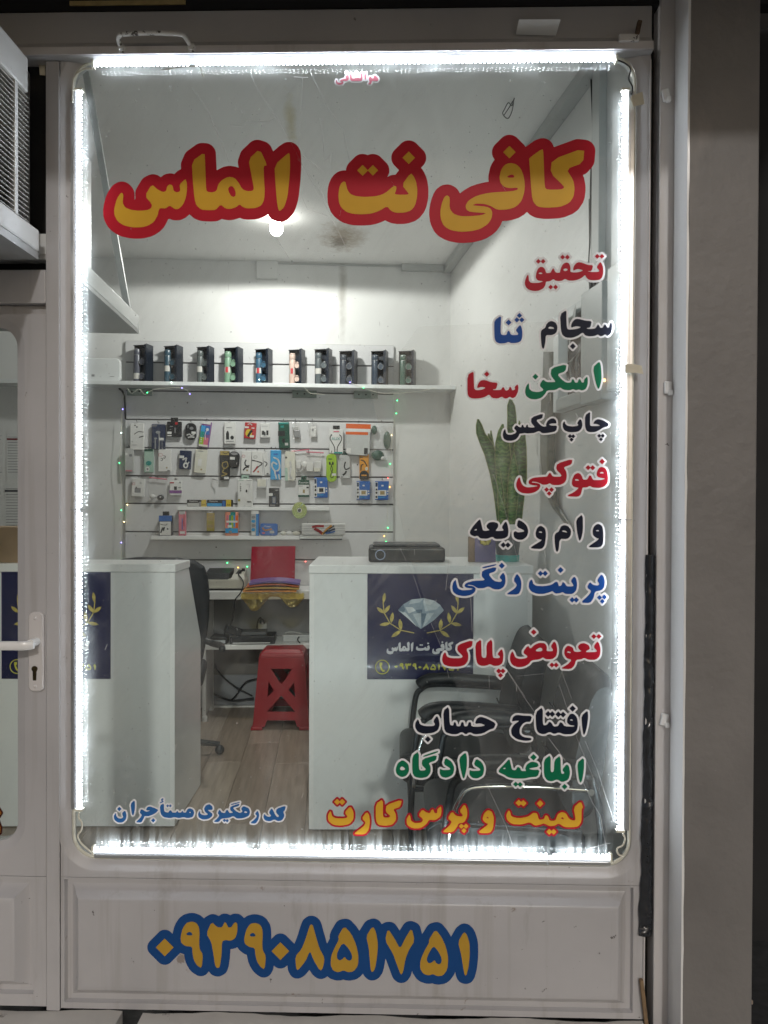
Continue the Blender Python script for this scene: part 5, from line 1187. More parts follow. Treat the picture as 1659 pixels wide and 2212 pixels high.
pk('cable_pack', 'tall dark green pack in the middle of the top row', 'cable pack', ZBf, (262,70,392,380), 'green', [('r',(.05,.02,.95,.09),'teal'),('r',(.2,.14,.5,.22),'teal'),('r',(-.05,.34,.6,.54),'k'),('r',(.55,.80,.85,.90),'lg'),('e',(.3,.62,.6,.8),'k')], tilt=-2)
pk('bagged_adapter', 'grey plug in a clear bag, top row', 'adapter', ZBf, (415,70,516,265), 'grey', [('b',(.22,.5,.95,.95),'grey'),('b',(.12,.28,.8,.5),'lg')], film=True, tilt=-5)
pk('bagged_adapter', 'white plug in a clear bag, top row', 'adapter', ZBf, (615,70,718,257), 'w', [('b',(.22,.3,.92,.95),'w'),('r',(.42,.42,.6,.55),'grey')], film=True, tilt=-3)
pk('aux_cable_card', 'white AUX cable card with a black looped cable', 'cable pack', ZBf, (868,160,1034,445), 'w', [('k',[(.40,.98),(.36,.72),(.08,.42),(.08,.30),(.16,.22)],'k',.006),('k',[(.56,.98),(.60,.72),(.86,.45),(.86,.30),(.72,.22)],'k',.006),('e',(.1,.20,.2,.27),'k'),('t',('AUX',.17,.47,.39),'teal'),('r',(.3,.06,.7,.11),'pink'),('r',(.35,.93,.95,1.0),'teal')], tab='k')
pk('cable_pouch', 'big orange topped clear pouch with silver cable', 'pouch', ZBf, (1065,96,1360,470), 'silver', [('r',(0,0,1,.15),'deepor'),('r',(0,.15,1,.25),'w'),('r',(0,.25,.9,.34),'deepor'),('s',(.12,.36,.92,.86),'silver'),('s',(.05,.4,.35,.95),'k'),('s',(.4,.62,.95,.98),'k'),('r',(.04,.76,.22,.92),'w'),('s',(.3,.42,.75,.62),'w'),('r',(.75,.75,.9,.95),'k')], dep=0.03, shape='soft', tilt=1)
pk('bagged_goods', 'clear bag with dark green goods at the right end', 'bag', ZBf, (1362,90,1608,525), 'green', [('s',(.02,.72,.65,1.0),'green'),('s',(.6,.2,.98,.7),'green'),('s',(.02,.05,.3,.3),'green'),('s',(.45,.88,.68,.99),'w')], film=True, dep=0.03)
# second row
pk('cable_box', 'narrow white box at the left end of the second row', 'box', ZAf, (8,380,118,666), 'lg', [('r',(.05,.2,.3,.3),'w'),('r',(.5,.25,.8,.35),'grey'),('r',(.1,.92,.8,.96),'pink')])
pk('earphone_box', 'pale mint green box in the second row', 'box', ZAf, (236,392,350,670), 'mint', [('r',(.05,.0,.95,.1),'green'),('e',(.2,.5,.8,.7),'teal'),('e',(.15,.75,.6,.95),'w'),('e',(.28,.80,.48,.90),'grey')])
pk('cable_box', 'white box with two small ring prints in the second row', 'box', ZAf, (405,395,560,660), 'w', [('k',[(.06,.2),(.3,.2),(.3,.3),(.06,.3),(.06,.2)],'red',.002),('k',[(.4,.28),(.55,.32),(.5,.4),(.4,.38)],'k',.004),('k',[(.2,.40),(.34,.42),(.3,.5),(.2,.48)],'k',.004),('e',(.6,.78,.72,.86),'tan'),('r',(.7,.94,.9,.97),'k')])
pk('earbud_pack', 'dark blue pack with white round earbuds picture', 'earphones', ZAf, (660,410,800,630), 'navy', [('e',(.35,.62,.8,.95),'w'),('e',(.48,.72,.68,.88),'navy'),('r',(0,.28,.4,.42),'w'),('k',[(.3,.5),(.6,.4),(.55,.58)],'w',.010),('k',[(.7,.75),(.85,.6)],'w',.008)], tilt=3)
pk('cable_box', 'cream box tilted to the right in the second row', 'box', ZAf, (848,398,990,678), 'cream', [('k',[(.1,.22),(.35,.22),(.35,.30),(.1,.30),(.1,.22)],'lg',.002),('e',(.55,.8,.7,.88),'tan'),('r',(.2,.06,.65,.09),'grey'),('r',(.3,.4,.6,.7),'w')], tilt=5)
pk('cable_pack', 'long black pack with a gold cable loop', 'cable pack', ZAf, (1135,415,1250,762), 'k', [('r',(.05,.0,.95,.14),'gold'),('k',[(.3,.4),(.7,.37),(.85,.5),(.5,.6),(.25,.5),(.3,.4)],'gold',.007),('k',[(.5,.58),(.3,.72),(.75,.78),(.2,.85)],'gold',.007),('r',(.45,.88,.95,.96),'w'),('k',[(.3,.05),(.6,.09),(.9,.04)],'k',.004)])
pk('earphone_case', 'round black zip case with a white tag', 'case', ZAf, (1246,420,1370,616), 'k', [('r',(.12,.34,.58,.50),'w'),('e',(.15,.06,.85,.22),'grey')], shape='round', dep=0.035, tilt=3)
pk('cable_box', 'white box with a short black cable, left of two alike', 'box', ZAf, (1392,416,1508,692), 'w', [('k',[(.5,.38),(.4,.5),(.5,.62),(.85,.62)],'k',.008),('k',[(.25,.82),(.5,.70),(.8,.68)],'k',.009),('k',[(.1,.18),(.35,.18),(.35,.26),(.1,.26),(.1,.18)],'red',.002),('e',(.55,.78,.75,.86),'tan')], tilt=2)
pk('cable_box', 'white box with a crossed black and red cable', 'box', ZAf, (1516,418,1648,705), 'w', [('k',[(.05,.38),(.5,.42),(.95,.5),(.6,.65),(.2,.85)],'k',.008),('k',[(.55,.62),(.4,.74),(.2,.86)],'red',.009),('k',[(.2,.2),(.45,.2),(.45,.28),(.2,.28),(.2,.2)],'k',.002),('e',(.55,.80,.7,.88),'deepor')], tilt=2, dep=0.014)
pk('cable_box', 'white box half hidden behind the crossed cable box', 'box', ZBf, (76,430,134,700), 'w', [('k',[(.2,.4),(.7,.5),(.3,.62)],'k',.006),('r',(.4,.92,.8,.97),'k')], tilt=-6, v=SV-0.012, dep=0.010)
pk('cable_pack', 'bright blue pack with a white cable', 'cable pack', ZBf, (170,402,298,755), 'sky', [('k',[(.3,.25),(.75,.35),(.85,.6),(.5,.72),(.15,.55),(.25,.42),(.6,.48)],'w',.011),('k',[(.4,.72),(.55,.95)],'w',.010),('r',(.5,.72,.8,.82),'blue'),('r',(.3,.12,.7,.17),'blue'),('k',[(.78,.82),(.85,.98)],'w',.010)])
pk('cable_pack', 'cream and green pack with a white cable', 'cable pack', ZBf, (338,418,466,772), 'cream', [('k',[(.5,.35),(.55,.55),(.45,.8),(.65,.92)],'w',.014),('r',(0,.55,.25,.98),'mint'),('r',(.05,.18,.22,.24),'k')], tilt=-1, shape='soft')
pk('bagged_chargers', 'white chargers and cables in a clear bag under pink clips', 'chargers', ZBf, (468,440,775,665), 'w', [('b',(.02,.4,.2,.8),'w'),('s',(.2,.42,.48,.8),'w'),('b',(.42,.5,.68,.95),'w'),('b',(.75,.42,1.0,.82),'w'),('s',(.4,.75,.62,1.0),'lg'),('b',(.7,.75,.96,.98),'cream'),('k',[(.1,.8),(.2,.92),(.3,.78)],'w',.006)], film=True, dep=0.03)
pk('cable_pack', 'lime green pack with a black cable', 'cable pack', ZBf, (832,448,956,780), 'lime', [('k',[(.35,.32),(.6,.55),(.4,.8),(.6,.85),(.7,.75),(.42,.55),(.62,.32)],'k',.005),('r',(.55,.7,.95,.78),'w'),('e',(.25,.28,.42,.40),'k'),('e',(.55,.28,.72,.40),'k'),('r',(.2,.17,.55,.2),'green')], tab='k', shape='round')
pk('cable_box', 'pale grey box with a dark cable, right of the lime pack', 'box', ZBf, (986,462,1112,740), 'lg', [('k',[(.55,.3),(.45,.5),(.6,.62),(.95,.55)],'k',.009),('k',[(.3,.85),(.5,.78),(.6,.70)],'k',.012),('k',[(.1,.15),(.35,.15),(.35,.22),(.1,.22),(.1,.15)],'grey',.002),('r',(.1,.92,.3,.95),'k')], tab='green', tilt=-2)
pk('cable_pack', 'orange and black cable pack under the orange pouch', 'cable pack', ZBf, (1226,424,1338,750), 'or', [('k',[(.15,.3),(.5,.35),(.8,.52)],'k',.008),('k',[(.15,.68),(.2,.5),(.4,.46)],'k',.008),('e',(.02,.68,.98,1.0),'k'),('r',(.02,.82,.98,1.0),'k'),('r',(.2,.83,.75,.88),'or'),('r',(.05,.19,.35,.22),'k'),('e',(.6,.55,.9,.68),'cream')])
# third row
pk('adapter_card', 'white adapter card at the left of the third row', 'adapter', ZAf, (96,742,248,955), 'w', [('r',(.25,.52,.72,.78),'grey'),('k',[(.05,.26),(.22,.24),(.22,.34),(.05,.36),(.05,.26)],'red',.002),('e',(.6,.18,.78,.3),'lg'),('r',(.32,.46,.4,.55),'k')], tilt=3)
pk('bagged_earbuds', 'black and white earbuds in a clear bag, third row', 'earphones', ZAf, (285,745,505,1005), 'k', [('s',(.45,.72,.85,.98),'k'),('s',(.05,.70,.40,.9),'w'),('e',(.62,.80,.70,.86),'w')], film=True, dep=0.028)
pk('memory_card_pack', 'white card with a purple band in the third row', 'card pack', ZAf, (540,770,685,940), 'w', [('r',(0,.65,1,.86),'purple'),('r',(.36,.38,.6,.62),'k'),('r',(.02,.08,.36,.17),'red'),('e',(.78,.05,.92,.18),'grey'),('r',(.72,.42,.95,.5),'grey')], tab='w')
pk('switch_box', 'white square box in the third row', 'box', ZBf, (12,745,122,853), 'w', [('r',(.05,.05,.5,.8),'cream'),('r',(.52,.05,.95,.8),'cream'),('r',(0,.84,1,.98),'lg')], dep=0.03)
pk('flash_drive_card', 'white and dark green flash drive card', 'card pack', ZBf, (500,758,632,960), 'w', [('r',(0,0,1,.28),'green'),('t',('Reymex',.17,.5,.15),'w'),('r',(.42,.56,.6,.76),'tan'),('r',(0,.88,1,1.0),'green'),('r',(.74,.40,.95,.48),'k'),('r',(.06,.34,.4,.37),'grey')], tab='green')
for i, r in enumerate(((686,728,848,968), (1190,772,1352,990), (1410,772,1578,994))):
    pk('card_reader_pack', ('blue card reader pack left of the lime cable pack', 'blue reader pack under the orange cable pack', 'blue reader pack at the right end of the third row')[i], 'card pack', ZBf, r, 'blue', [('r',(0,.05,.2,.95),'w'),('r',(.03,.08,.18,.3),'dblue'),('r',(.22,.48,.8,.78),'w'),('r',(.36,.53,.68,.72),'k' if i == 0 else 'tan'),('r',(.45,.2,.6,.28),'w'),('r',(.85,.5,.95,.58),'w'),('r',(.85,.64,.95,.72),'w'),('r',(.22,.84,.7,.88),'sky'),('e',(.03,.56,.17,.68),'k'),('e',(.03,.78,.17,.9),'k'),('r',(.05,.4,.16,.5),'k')], tilt=(-1, 0, 0)[i])
# on the upper short shelf
fz = SV-SD+0.006
G2 = 'goods on the short shelves'
pk('battery_pack', 'long black and yellow battery pack, left of two', 'batteries', ZAf, (744,992,974,1076), 'k', [('r',(.75,.0,1,1),'y'),('r',(.03,.48,.62,.95),'silver'),('r',(.62,.3,.74,.95),'grey'),('t',('Panasonic',.30,.35,.22),'w'),('t',('AAA',.26,.87,.72),'k')], v=fz, z_on=sz1, dep=0.02, group=G2)
pk('battery_pack', 'long black and yellow AA battery pack, right of two', 'batteries', ZAf, (980,992,1290,1076), 'k', [('r',(.74,.0,.93,1),'y'),('r',(.02,.5,.58,.95),'sky'),('r',(.60,.15,.72,.95),'blue'),('t',('Panasonic',.30,.27,.22),'w'),('t',('AA',.36,.84,.72),'k')], v=fz, z_on=sz1, dep=0.02, group=G2)
pk('phone_case_box', 'large white box standing on the upper short shelf', 'box', ZAf, (1345,748,1524,1072), 'w', [('r',(.1,.02,.4,.05),'mint'),('r',(.6,.02,.95,.06),'lg'),('r',(.17,.16,.22,.2),'grey'),('r',(.17,.26,.24,.30),'k'),('r',(.17,.33,.24,.37),'k'),('r',(.17,.40,.24,.44),'k'),('e',(.54,.38,.66,.48),'k'),('r',(.04,.72,.18,.80),'olive'),('r',(.64,.8,.92,.83),'k'),('k',[(.6,.2),(.8,.2),(.7,.5)],'lg',.003)], v=fz, z_on=sz1, dep=0.02, tab='mint', group=G2)
pk('battery_box', 'small black box with a white tag on the upper short shelf', 'box', ZBf, (152,852,278,1076), 'k', [('r',(0,.28,.36,.42),'w'),('r',(.3,.45,.68,.84),'dblue'),('r',(.36,.5,.62,.8),'grey'),('r',(.6,.1,.9,.14),'lg'),('r',(.1,.9,.6,.93),'lg')], v=fz, z_on=sz1, dep=0.02, group=G2)
# on the lower short shelf
pk('ink_box', 'black, blue and white box at the left of the lower short shelf', 'box', ZAf, (413,1180,568,1420), 'k', [('r',(.0,.0,1,.28),'blue'),('r',(.06,.30,.92,.97),'w'),('k',[(.15,.85),(.3,.6)],'k',.010),('k',[(.35,.75),(.42,.58)],'k',.010),('k',[(.12,.42),(.3,.46),(.6,.46),(.62,.40)],'k',.004),('e',(.6,.62,.75,.7),'k')], v=fz, z_on=sz2, dep=0.05, tab='k', group=G2)
pk('pen_pack', 'clear pink pen pack on the lower short shelf', 'pens', ZAf, (645,1125,735,1418), 'pink', [('r',(.1,.0,.9,.14),'lg'),('k',[(.5,.3),(.5,.75)],'blue',.006),('k',[(.75,.12),(.72,.6)],'red',.006),('r',(.2,.82,.85,.92),'w')], v=fz, z_on=sz2, dep=0.02, group=G2)
pk('eraser_strip', 'gold strip of blisters hanging from the upper short shelf', 'blister strip', ZAf, (978,1150,1072,1365), 'gold', [('e',(.06,.04,.92,.2),'tan'),('e',(.06,.24,.92,.4),'tan'),('e',(.06,.44,.92,.6),'olive'),('e',(.06,.64,.92,.8),'tan'),('r',(.06,.86,.92,.97),'olive')], v=fz-0.002, hook=False, tab='w', group=G2, dep=0.004)
pk('highlighter_pack', 'pack of bright highlighters on the lower short shelf', 'highlighters', ZAf, (1198,1140,1355,1418), 'peach', [('r',(.40,.0,.78,.14),'teal'),('r',(.02,.1,.36,.98),'peach'),('r',(.1,.12,.26,.62),'pink'),('r',(.30,.12,.44,.7),'teal'),('r',(.46,.14,.62,.72),'lime'),('r',(.64,.12,.76,.62),'sky'),('r',(.80,.14,.98,.70),'deepor'),('r',(.02,.68,.98,.88),'sky'),('r',(.1,.36,.95,.44),'w'),('r',(.2,.55,.5,.65),'w'),('e',(.28,.78,.52,.92),'grey')], v=fz, z_on=sz2, dep=0.02, group=G2)
pk('sharpener_strip', 'blue blister strip with a blue tube on the lower short shelf', 'blister strip', ZAf, (1502,1112,1602,1420), 'lg', [('r',(.62,.12,1.0,1.0),'blue'),('r',(.68,.12,.8,1.0),'sky'),('e',(.08,.22,.55,.34),'grey'),('e',(.08,.38,.55,.5),'sky'),('e',(.08,.54,.55,.66),'grey'),('e',(.08,.7,.55,.82),'sky'),('r',(.1,.86,.5,.98),'w'),('r',(.05,.02,.95,.16),'w')], v=fz, z_on=sz2, dep=0.02, group=G2)
pk('tissue_pouch', 'dark blue pouch with a white and yellow wave print', 'pouch', ZBf, (45,1272,258,1420), 'blue', [('t',('Ocean',.20,.42,.24),'w'),('k',[(.15,.35),(.3,.55),(.65,.45)],'or',.010),('r',(.55,.58,.8,.80),'lg'),('e',(.12,.7,.3,.85),'pink')], v=fz-0.004, z_on=sz2, dep=0.03, shape='soft', group=G2)
pk('glue_bag', 'clear bag of white rolls at the right end of the lower shelf', 'bag', ZBf, (268,1348,530,1428), 'w', [('s',(.05,.25,.35,.95),'cream'),('s',(.3,.25,.65,.95),'w'),('s',(.6,.25,.98,.95),'cream')], v=fz, z_on=sz2, dep=0.04, film=True, group=G2)
t_ = pk('pencil_box', 'flat white striped pencil box with a red print', 'pencil box', ZBf, (540,1275,1058,1412), 'w', [('r',(0,.12,1,.15),'grey'),('r',(0,.26,1,.29),'grey'),('r',(0,.42,1,.45),'grey'),('r',(0,.56,1,.59),'grey'),('r',(0,.70,1,.73),'grey'),('r',(0,.86,1,.89),'grey'),('k',[(.25,.3),(.35,.22),(.5,.22)],'red',.016),('k',[(.3,.45),(.4,.65),(.47,.85)],'red',.020),('k',[(.48,.9),(.58,.5),(.68,.18)],'or',.014),('k',[(.5,.9),(.62,.5),(.74,.2)],'k',.008),('k',[(.55,.8),(.66,.6),(.76,.45)],'dblue',.012),('k',[(.56,.85),(.68,.75),(.76,.68)],'blue',.010)], v=fz-0.03, dep=0.05, hook=False, group=G2)
pk('foil_pack', 'silver foil pack under the striped pencil box', 'foil pack', ZBf, (515,1413,1030,1470), 'silver', [('r',(.02,.72,.98,.95),'k'),('s',(.1,.1,.5,.6),'w'),('s',(.5,.1,.9,.7),'silver')], v=fz-0.022, dep=0.055, hook=False, group=G2)
# compact disc leaning on the shelf edge
p = room(*ZB(515, 1118), fz-0.03); rd = abs(room(*ZB(603, 1118), fz-.03).x-p.x)
cdm = mat('disc_green', (0.42, 0.55, 0.30), 0.12, 0.75, var=0.25, scale=9)
o = MB().prism([(rd*cos(2*pi*k/40), rd*1.12*sin(2*pi*k/40)) for k in range(40)], 0, 0.0014)
dt = thing('compact_disc', 'shiny green tinted disc standing on the shelf edge', 'disc', (p.x, fz-0.03, p.z), 0, inroom=True)
o.build('disc', cdm, dt); MB().disc_y(0, -0.0012, 0, rd*.24, 24).build('hub', mat('hub_dark', (0.08, 0.08, 0.08), 0.3), dt); MB().disc_y(0, -0.0008, 0, rd*.32, 24, th=0.0005).build('hub_ring', pm('w'), dt)
MB().add([(0, -0.0006, rd*.33), (rd*.03, -0.0006, rd*.33), (rd*.55, -0.0006, rd*.9), (rd*.42, -0.0006, rd*.98)], [(0,1,2,3)]).build('sheen', pm('mint'), dt)
# pink clip bars
for L, lab in ((((420, 418), (635, 396)), 'pink clip bar above the bag of chargers'), (((595, 426), (802, 436)), 'pink clip bar right of the bag of chargers')):
    a = room(*ZB(*L[0]), SV-.02); b = room(*ZB(*L[1]), SV-.02)
    o = MB().tube([(0, 0, 0), tuple(b-a)], 0.004, 6).build('clip_bar', pm('pink')); o.location = RM @ a; o.rotation_euler = (0, 0, PHI); tag(o, lab, 'clip')
a = room(*ZA(300, 728), SV-.02); b = room(*ZA(510, 752), SV-.02)
o = MB().tube([(0, 0, 0), tuple(b-a)], 0.004, 6).build('clip_bar', pm('pink')); o.location = RM @ a; o.rotation_euler = (0, 0, PHI); tag(o, 'pink clip bar in the third row at the left', 'clip')
p = room(*ZA(1085, 745), SV-.03)
o = MB().tube([(-0.02, 0.03, 0), (-0.02, 0, 0), (0.012, -0.01, -0.01), (0.012, -0.01, -0.03)], 0.004, 6).build('empty_hook', silver); o.location = RM @ p; o.rotation_euler = (0, 0, PHI); tag(o, 'empty metal hook in the third row', 'hook')

# ---- fairy lights --------------------------------------------------------------
fy = thing('fairy_lights', 'string of tiny coloured fairy lights round the slat wall', 'fairy lights', (0, 0, 0), 0, inroom=True)
FC = {'b': (0.25, 0.20, 1.0), 'g': (0.05, 1.0, 0.25), 'y': (1.0, 0.72, 0.35), 'r': (1.0, 0.10, 0.08), 'o': (1.0, 0.45, 0.08), 'w': (0.7, 1.0, 0.85)}
FP = [(265,884,'b'),(262,935,'w'),(258,1000,'g'),(262,1102,'g'),(268,1127,'y'),(262,1172,'b'),(262,1213,'g'),(275,1090,'y'),(318,848,'g'),(393,838,'b'),(410,851,'b'),
      (340,1230,'y'),(460,1235,'b'),(491,1216,'g'),(514,1226,'o'),(534,1224,'g'),(597,1212,'r'),(660,1213,'r'),(756,826,'b'),(785,838,'g'),(856,893,'g'),(858,865,'g'),(846,940,'y'),(843,1002,'g'),(838,1033,'r'),(842,1052,'o'),(838,1140,'g'),(830,1158,'o'),(834,1170,'g'),(560,820,'w'),(370,826,'w')]
fb = {}
for x, y, c in FP:
    p = room(x, y, SV-0.032 if y > 860 else LSV-0.01)
    if c not in fb:
        o = MB().ball((0, 0, 0), 0.0040, 8).build('bulb', emitter('fairy_'+c, FC[c], 5.0), fy, smooth=True); fb[c] = o
    else: o = fb[c].copy(); COL.objects.link(o); o.parent = fy
    o.location = p
def wire(L, v): 
    MB().tube(spline([room(x, y, v) for x, y in L], 5), 0.0014, 5).build('wire', cream, fy, smooth=True)
wire([(275,838),(285,850),(300,840),(312,852),(322,846),(340,840),(393,838),(410,851)], LSV-0.006)
wire([(655,834),(662,842),(672,850),(690,851),(702,852)], LSV-0.006)
wire([(268,848),(264,884),(262,935),(258,1000),(263,1050),(265,1100),(262,1172),(263,1213)], SV-0.03)
wire([(340,1230),(400,1222),(460,1235),(491,1216),(514,1226),(534,1224),(597,1212),(660,1213)], SV-0.03)
wire([(756,826),(785,838),(830,850),(900,846),(940,838)], LSV-0.006)
wire([(858,865),(848,940),(844,1002),(840,1052),(836,1140),(834,1205)], SV-0.03)
cable('shelf_cable', 'thick black cable bending down at the left end of the shelf', rp([(258,840,LSV+.05),(266,848,VB-.05),(270,870,VB-.03),(271,905,VB-.02)]), 0.007, bl_c, inroom=True)

# ================================================================== VINYL LETTERING (outlines read letter by letter)
def sdf(polys, holes, gx, gy):
    "signed distance (negative inside) to the union of polygons minus holes on a grid"
    def one(p):
        d2 = np.full(gx.shape, 1e12); ins = np.zeros(gx.shape, bool)
        for i in range(len(p)):
            ax, ay = p[i]; bx, by = p[(i+1) % len(p)]
            ex, ey = bx-ax, by-ay; l2 = ex*ex+ey*ey
            if l2 < 1e-12: continue
            t = np.clip(((gx-ax)*ex+(gy-ay)*ey)/l2, 0, 1)
            d2 = np.minimum(d2, (gx-ax-t*ex)**2+(gy-ay-t*ey)**2)
            c = (ay > gy) != (by > gy)
            if ay != by: ins ^= c & (gx < (bx-ax)*(gy-ay)/(by-ay)+ax)
        d = np.sqrt(d2); return np.where(ins, -d, d)
    D = None
    for p in polys: s = one(p); D = s if D is None else np.minimum(D, s)
    for h in holes: D = np.maximum(D, -one(h))
    return D
def contours(D, x0, y0, st, lev):
    "marching squares: closed loops of the level set"
    V = D-lev; V = np.where(np.abs(V) < 1e-9, 1e-9, V); S = V < 0
    k = S[:-1,:-1]*1 + S[:-1,1:]*2 + S[1:,1:]*4 + S[1:,:-1]*8
    nxt = {}; pos = {}
    def pt(e):
        if e in pos: return
        t, i, j = e
        if t == 0: a, b = V[i,j], V[i,j+1]; pos[e] = (x0+(j+a/(a-b))*st, y0+i*st)
        else: a, b = V[i,j], V[i+1,j]; pos[e] = (x0+j*st, y0+(i+a/(a-b))*st)
    T = {1:[(3,0)],2:[(0,1)],3:[(3,1)],4:[(1,2)],5:[(3,0),(1,2)],6:[(0,2)],7:[(3,2)],8:[(2,3)],9:[(2,0)],10:[(0,1),(2,3)],11:[(2,1)],12:[(1,3)],13:[(1,0)],14:[(0,3)]}
    for i, j in zip(*np.nonzero((k > 0) & (k < 15))):
        i = int(i); j = int(j)
        E_ = ((0,i,j),(1,i,j+1),(0,i+1,j),(1,i,j))
        for a, b in T[int(k[i,j])]: pt(E_[a]); pt(E_[b]); nxt[E_[a]] = E_[b]
    out = []
    while nxt:
        s = next(iter(nxt)); loop = []; e = s
        while e in nxt: loop.append(pos[e]); e = nxt.pop(e)
        if len(loop) > 6: out.append(loop)
    return out
def rdp(P, tol):
    if len(P) < 8: return P
    P = np.array(P); n = len(P); keep = np.zeros(n, bool); keep[0] = keep[n//2] = True
    stack = [(0, n//2), (n//2, n)]
    while stack:
        a, b = stack.pop()
        if b-a < 2: continue
        A = P[a]; B = P[b % n]; d = B-A; l = np.hypot(*d)
        Q = P[a+1:b]-A
        dist = np.abs(Q[:,0]*d[1]-Q[:,1]*d[0])/l if l > 1e-9 else np.hypot(Q[:,0], Q[:,1])
        m = int(np.argmax(dist))
        if dist[m] > tol: keep[a+1+m] = True; stack += [(a, a+1+m), (a+1+m, b)]
    return [tuple(p) for p in P[keep]]
def fill_mesh(name, loops, m, ext):
    c = bpy.data.curves.new(name, 'CURVE'); c.dimensions = '2D'; c.fill_mode = 'BOTH'; c.extrude = ext
    for l in loops:
        s = c.splines.new('POLY'); s.points.add(len(l)-1); s.use_cyclic_u = True
        for q, p in zip(s.points, l): q.co = (p[0], p[1], 0, 1)
    o = bpy.data.objects.new('tmp', c); COL.objects.link(o)
    dg = bpy.context.evaluated_depsgraph_get(); me = bpy.data.meshes.new_from_object(o.evaluated_get(dg)); bpy.data.objects.remove(o)
    me.materials.clear(); me.materials.append(m); me.name = name
    ob = bpy.data.objects.new(name, me); COL.objects.link(ob); return ob
def dia(x, y, r): return [(x-r, y), (x, y-r), (x+r, y), (x, y+r)]
def glyphs(reg, width, polys, holes=(), dots=()):
    "zoom coordinates -> photograph pixels (1920 wide)"
    ox, oy = reg; s = 1659.0/width
    f = lambda p: [(ox+x/s, oy+y/s) for x, y in p]
    return [f(chaikin(p, 1, 0.20)) for p in polys] + [f(dia(*d)) for d in dots], [f(chaikin(h, 1, 0.24)) for h in holes]
vinyl = {}
def vm(name, col, rough=0.45): return mat('vinyl_'+name, col, max(rough, .42), var=0.05, scale=9, spec=0.12)
ORANGE = (0.70, 0.39, 0.035)
def lettering(label, G, fill, edge, rad, Y=None, step=0.8, shadow=None, parent=None):
    "edge vinyl sheet with the coloured letters on top; Y = facade plane"
    Y = GY-0.0010 if Y is None else Y
    polys = [p for g in G for p in g[0]]; holes = [h for g in G for h in g[1]]
    xs = [x for p in polys for x, _ in p]; ys = [y for p in polys for _, y in p]
    pad = rad+3*step; x0, y0 = min(xs)-pad, min(ys)-pad
    gx, gy = np.meshgrid(np.arange(x0, max(xs)+pad, step), np.arange(y0, max(ys)+pad, step))
    D = sdf(polys, holes, gx, gy)
    c = at_Y((min(xs)+max(xs))/2/1.1573, (min(ys)+max(ys))/2/1.1573, Y)
    t_ = thing('vinyl_lettering', label, 'lettering', c)
    for nm, lev, m, dy in (('outline', rad, edge, 0.0), ('letters', 0.0, fill, -0.0007)):
        loops = [rdp(l, step*0.12) for l in contours(D, x0, y0, step, lev)]
        L = [[((lambda q: (q.x-c.x, q.z-c.z))(at_Y(x/1.1573, y/1.1573, Y))) for x, y in l] for l in loops]
        o = fill_mesh(nm, L, m, 0.0002); o.parent = t_; o.rotation_euler = (pi/2, 0, 0); o.location = (0, dy, 0)
    return t_
white_v = vm('white', (0.80, 0.80, 0.82)); red_v = vm('red', (0.42, 0.012, 0.028)); dred_v = vm('title_red', (0.50, 0.012, 0.028), 0.2); yel_v = vm('yellow', ORANGE, 0.3)
navy_v = vm('near_black', (0.010, 0.013, 0.028)); blue_v = vm('blue', (0.012, 0.07, 0.30)); green_v = vm('green', (0.005, 0.16, 0.075)); lblue_v = vm('mid_blue', (0.03, 0.13, 0.36)); pink_v = vm('faded_pink', (0.62, 0.20, 0.26)); bblue_v = vm('panel_blue', (0.012, 0.065, 0.22)); ochre_v = vm('panel_ochre', (0.48, 0.285, 0.04), 0.4)

T_almas = glyphs((250,330), 500, [
 [(178,500),(140,555),(118,640),(120,690),(145,740),(195,775),(270,792),(340,792),(400,778),(450,745),(480,690),(487,648),(500,632),(545,636),(580,610),(620,640),(650,640),(690,605),(715,540),(723,470),(720,420),(710,388),(660,437),(668,490),(640,503),(612,490),(603,445),(580,434),(558,450),(550,490),(525,500),(480,480),(430,434),(374,532),(432,600),(428,630),(400,648),(330,655),(260,648),(210,628),(188,590),(196,520)],
 [(868,168),(762,245),(770,400),(785,560),(800,610),(840,645),(900,650),(960,648),(1000,602),(1040,635),(1080,640),(1130,625),(1158,600),(1180,620),(1215,635),(1290,632),(1340,610),(1363,560),(1367,480),(1360,380),(1357,280),(1388,278),(1325,140),(1232,228),(1255,350),(1278,470),(1265,490),(1220,492),(1180,475),(1150,420),(1115,380),(1065,372),(1010,400),(980,440),(968,490),(930,503),(895,498),(880,480),(876,350),(872,250)],
 [(1565,172),(1448,275),(1455,420),(1468,580),(1480,650),(1497,655),(1530,620),(1555,540),(1570,400),(1577,290),(1575,190)]],
 [[(1095,445),(1065,460),(1065,490),(1085,530),(1110,542),(1128,525),(1122,480)]])
T_net = glyphs((810,340), 280, [
 [(295,672),(255,700),(225,770),(213,880),(220,980),(255,1060),(330,1125),(430,1155),(560,1162),(700,1152),(820,1110),(935,1040),(985,1105),(1060,1138),(1190,1138),(1290,1105),(1350,1030),(1380,900),(1382,790),(1365,680),(1330,600),(1285,548),(1152,728),(1252,848),(1248,870),(1080,872),(1046,858),(1070,800),(1074,760),(1050,735),(1010,760),(930,830),(860,870),(760,895),(600,905),(470,893),(390,860),(345,800),(330,730),(322,690)]], (), [(572,511,80),(724,510,78),(1255,324,93)])
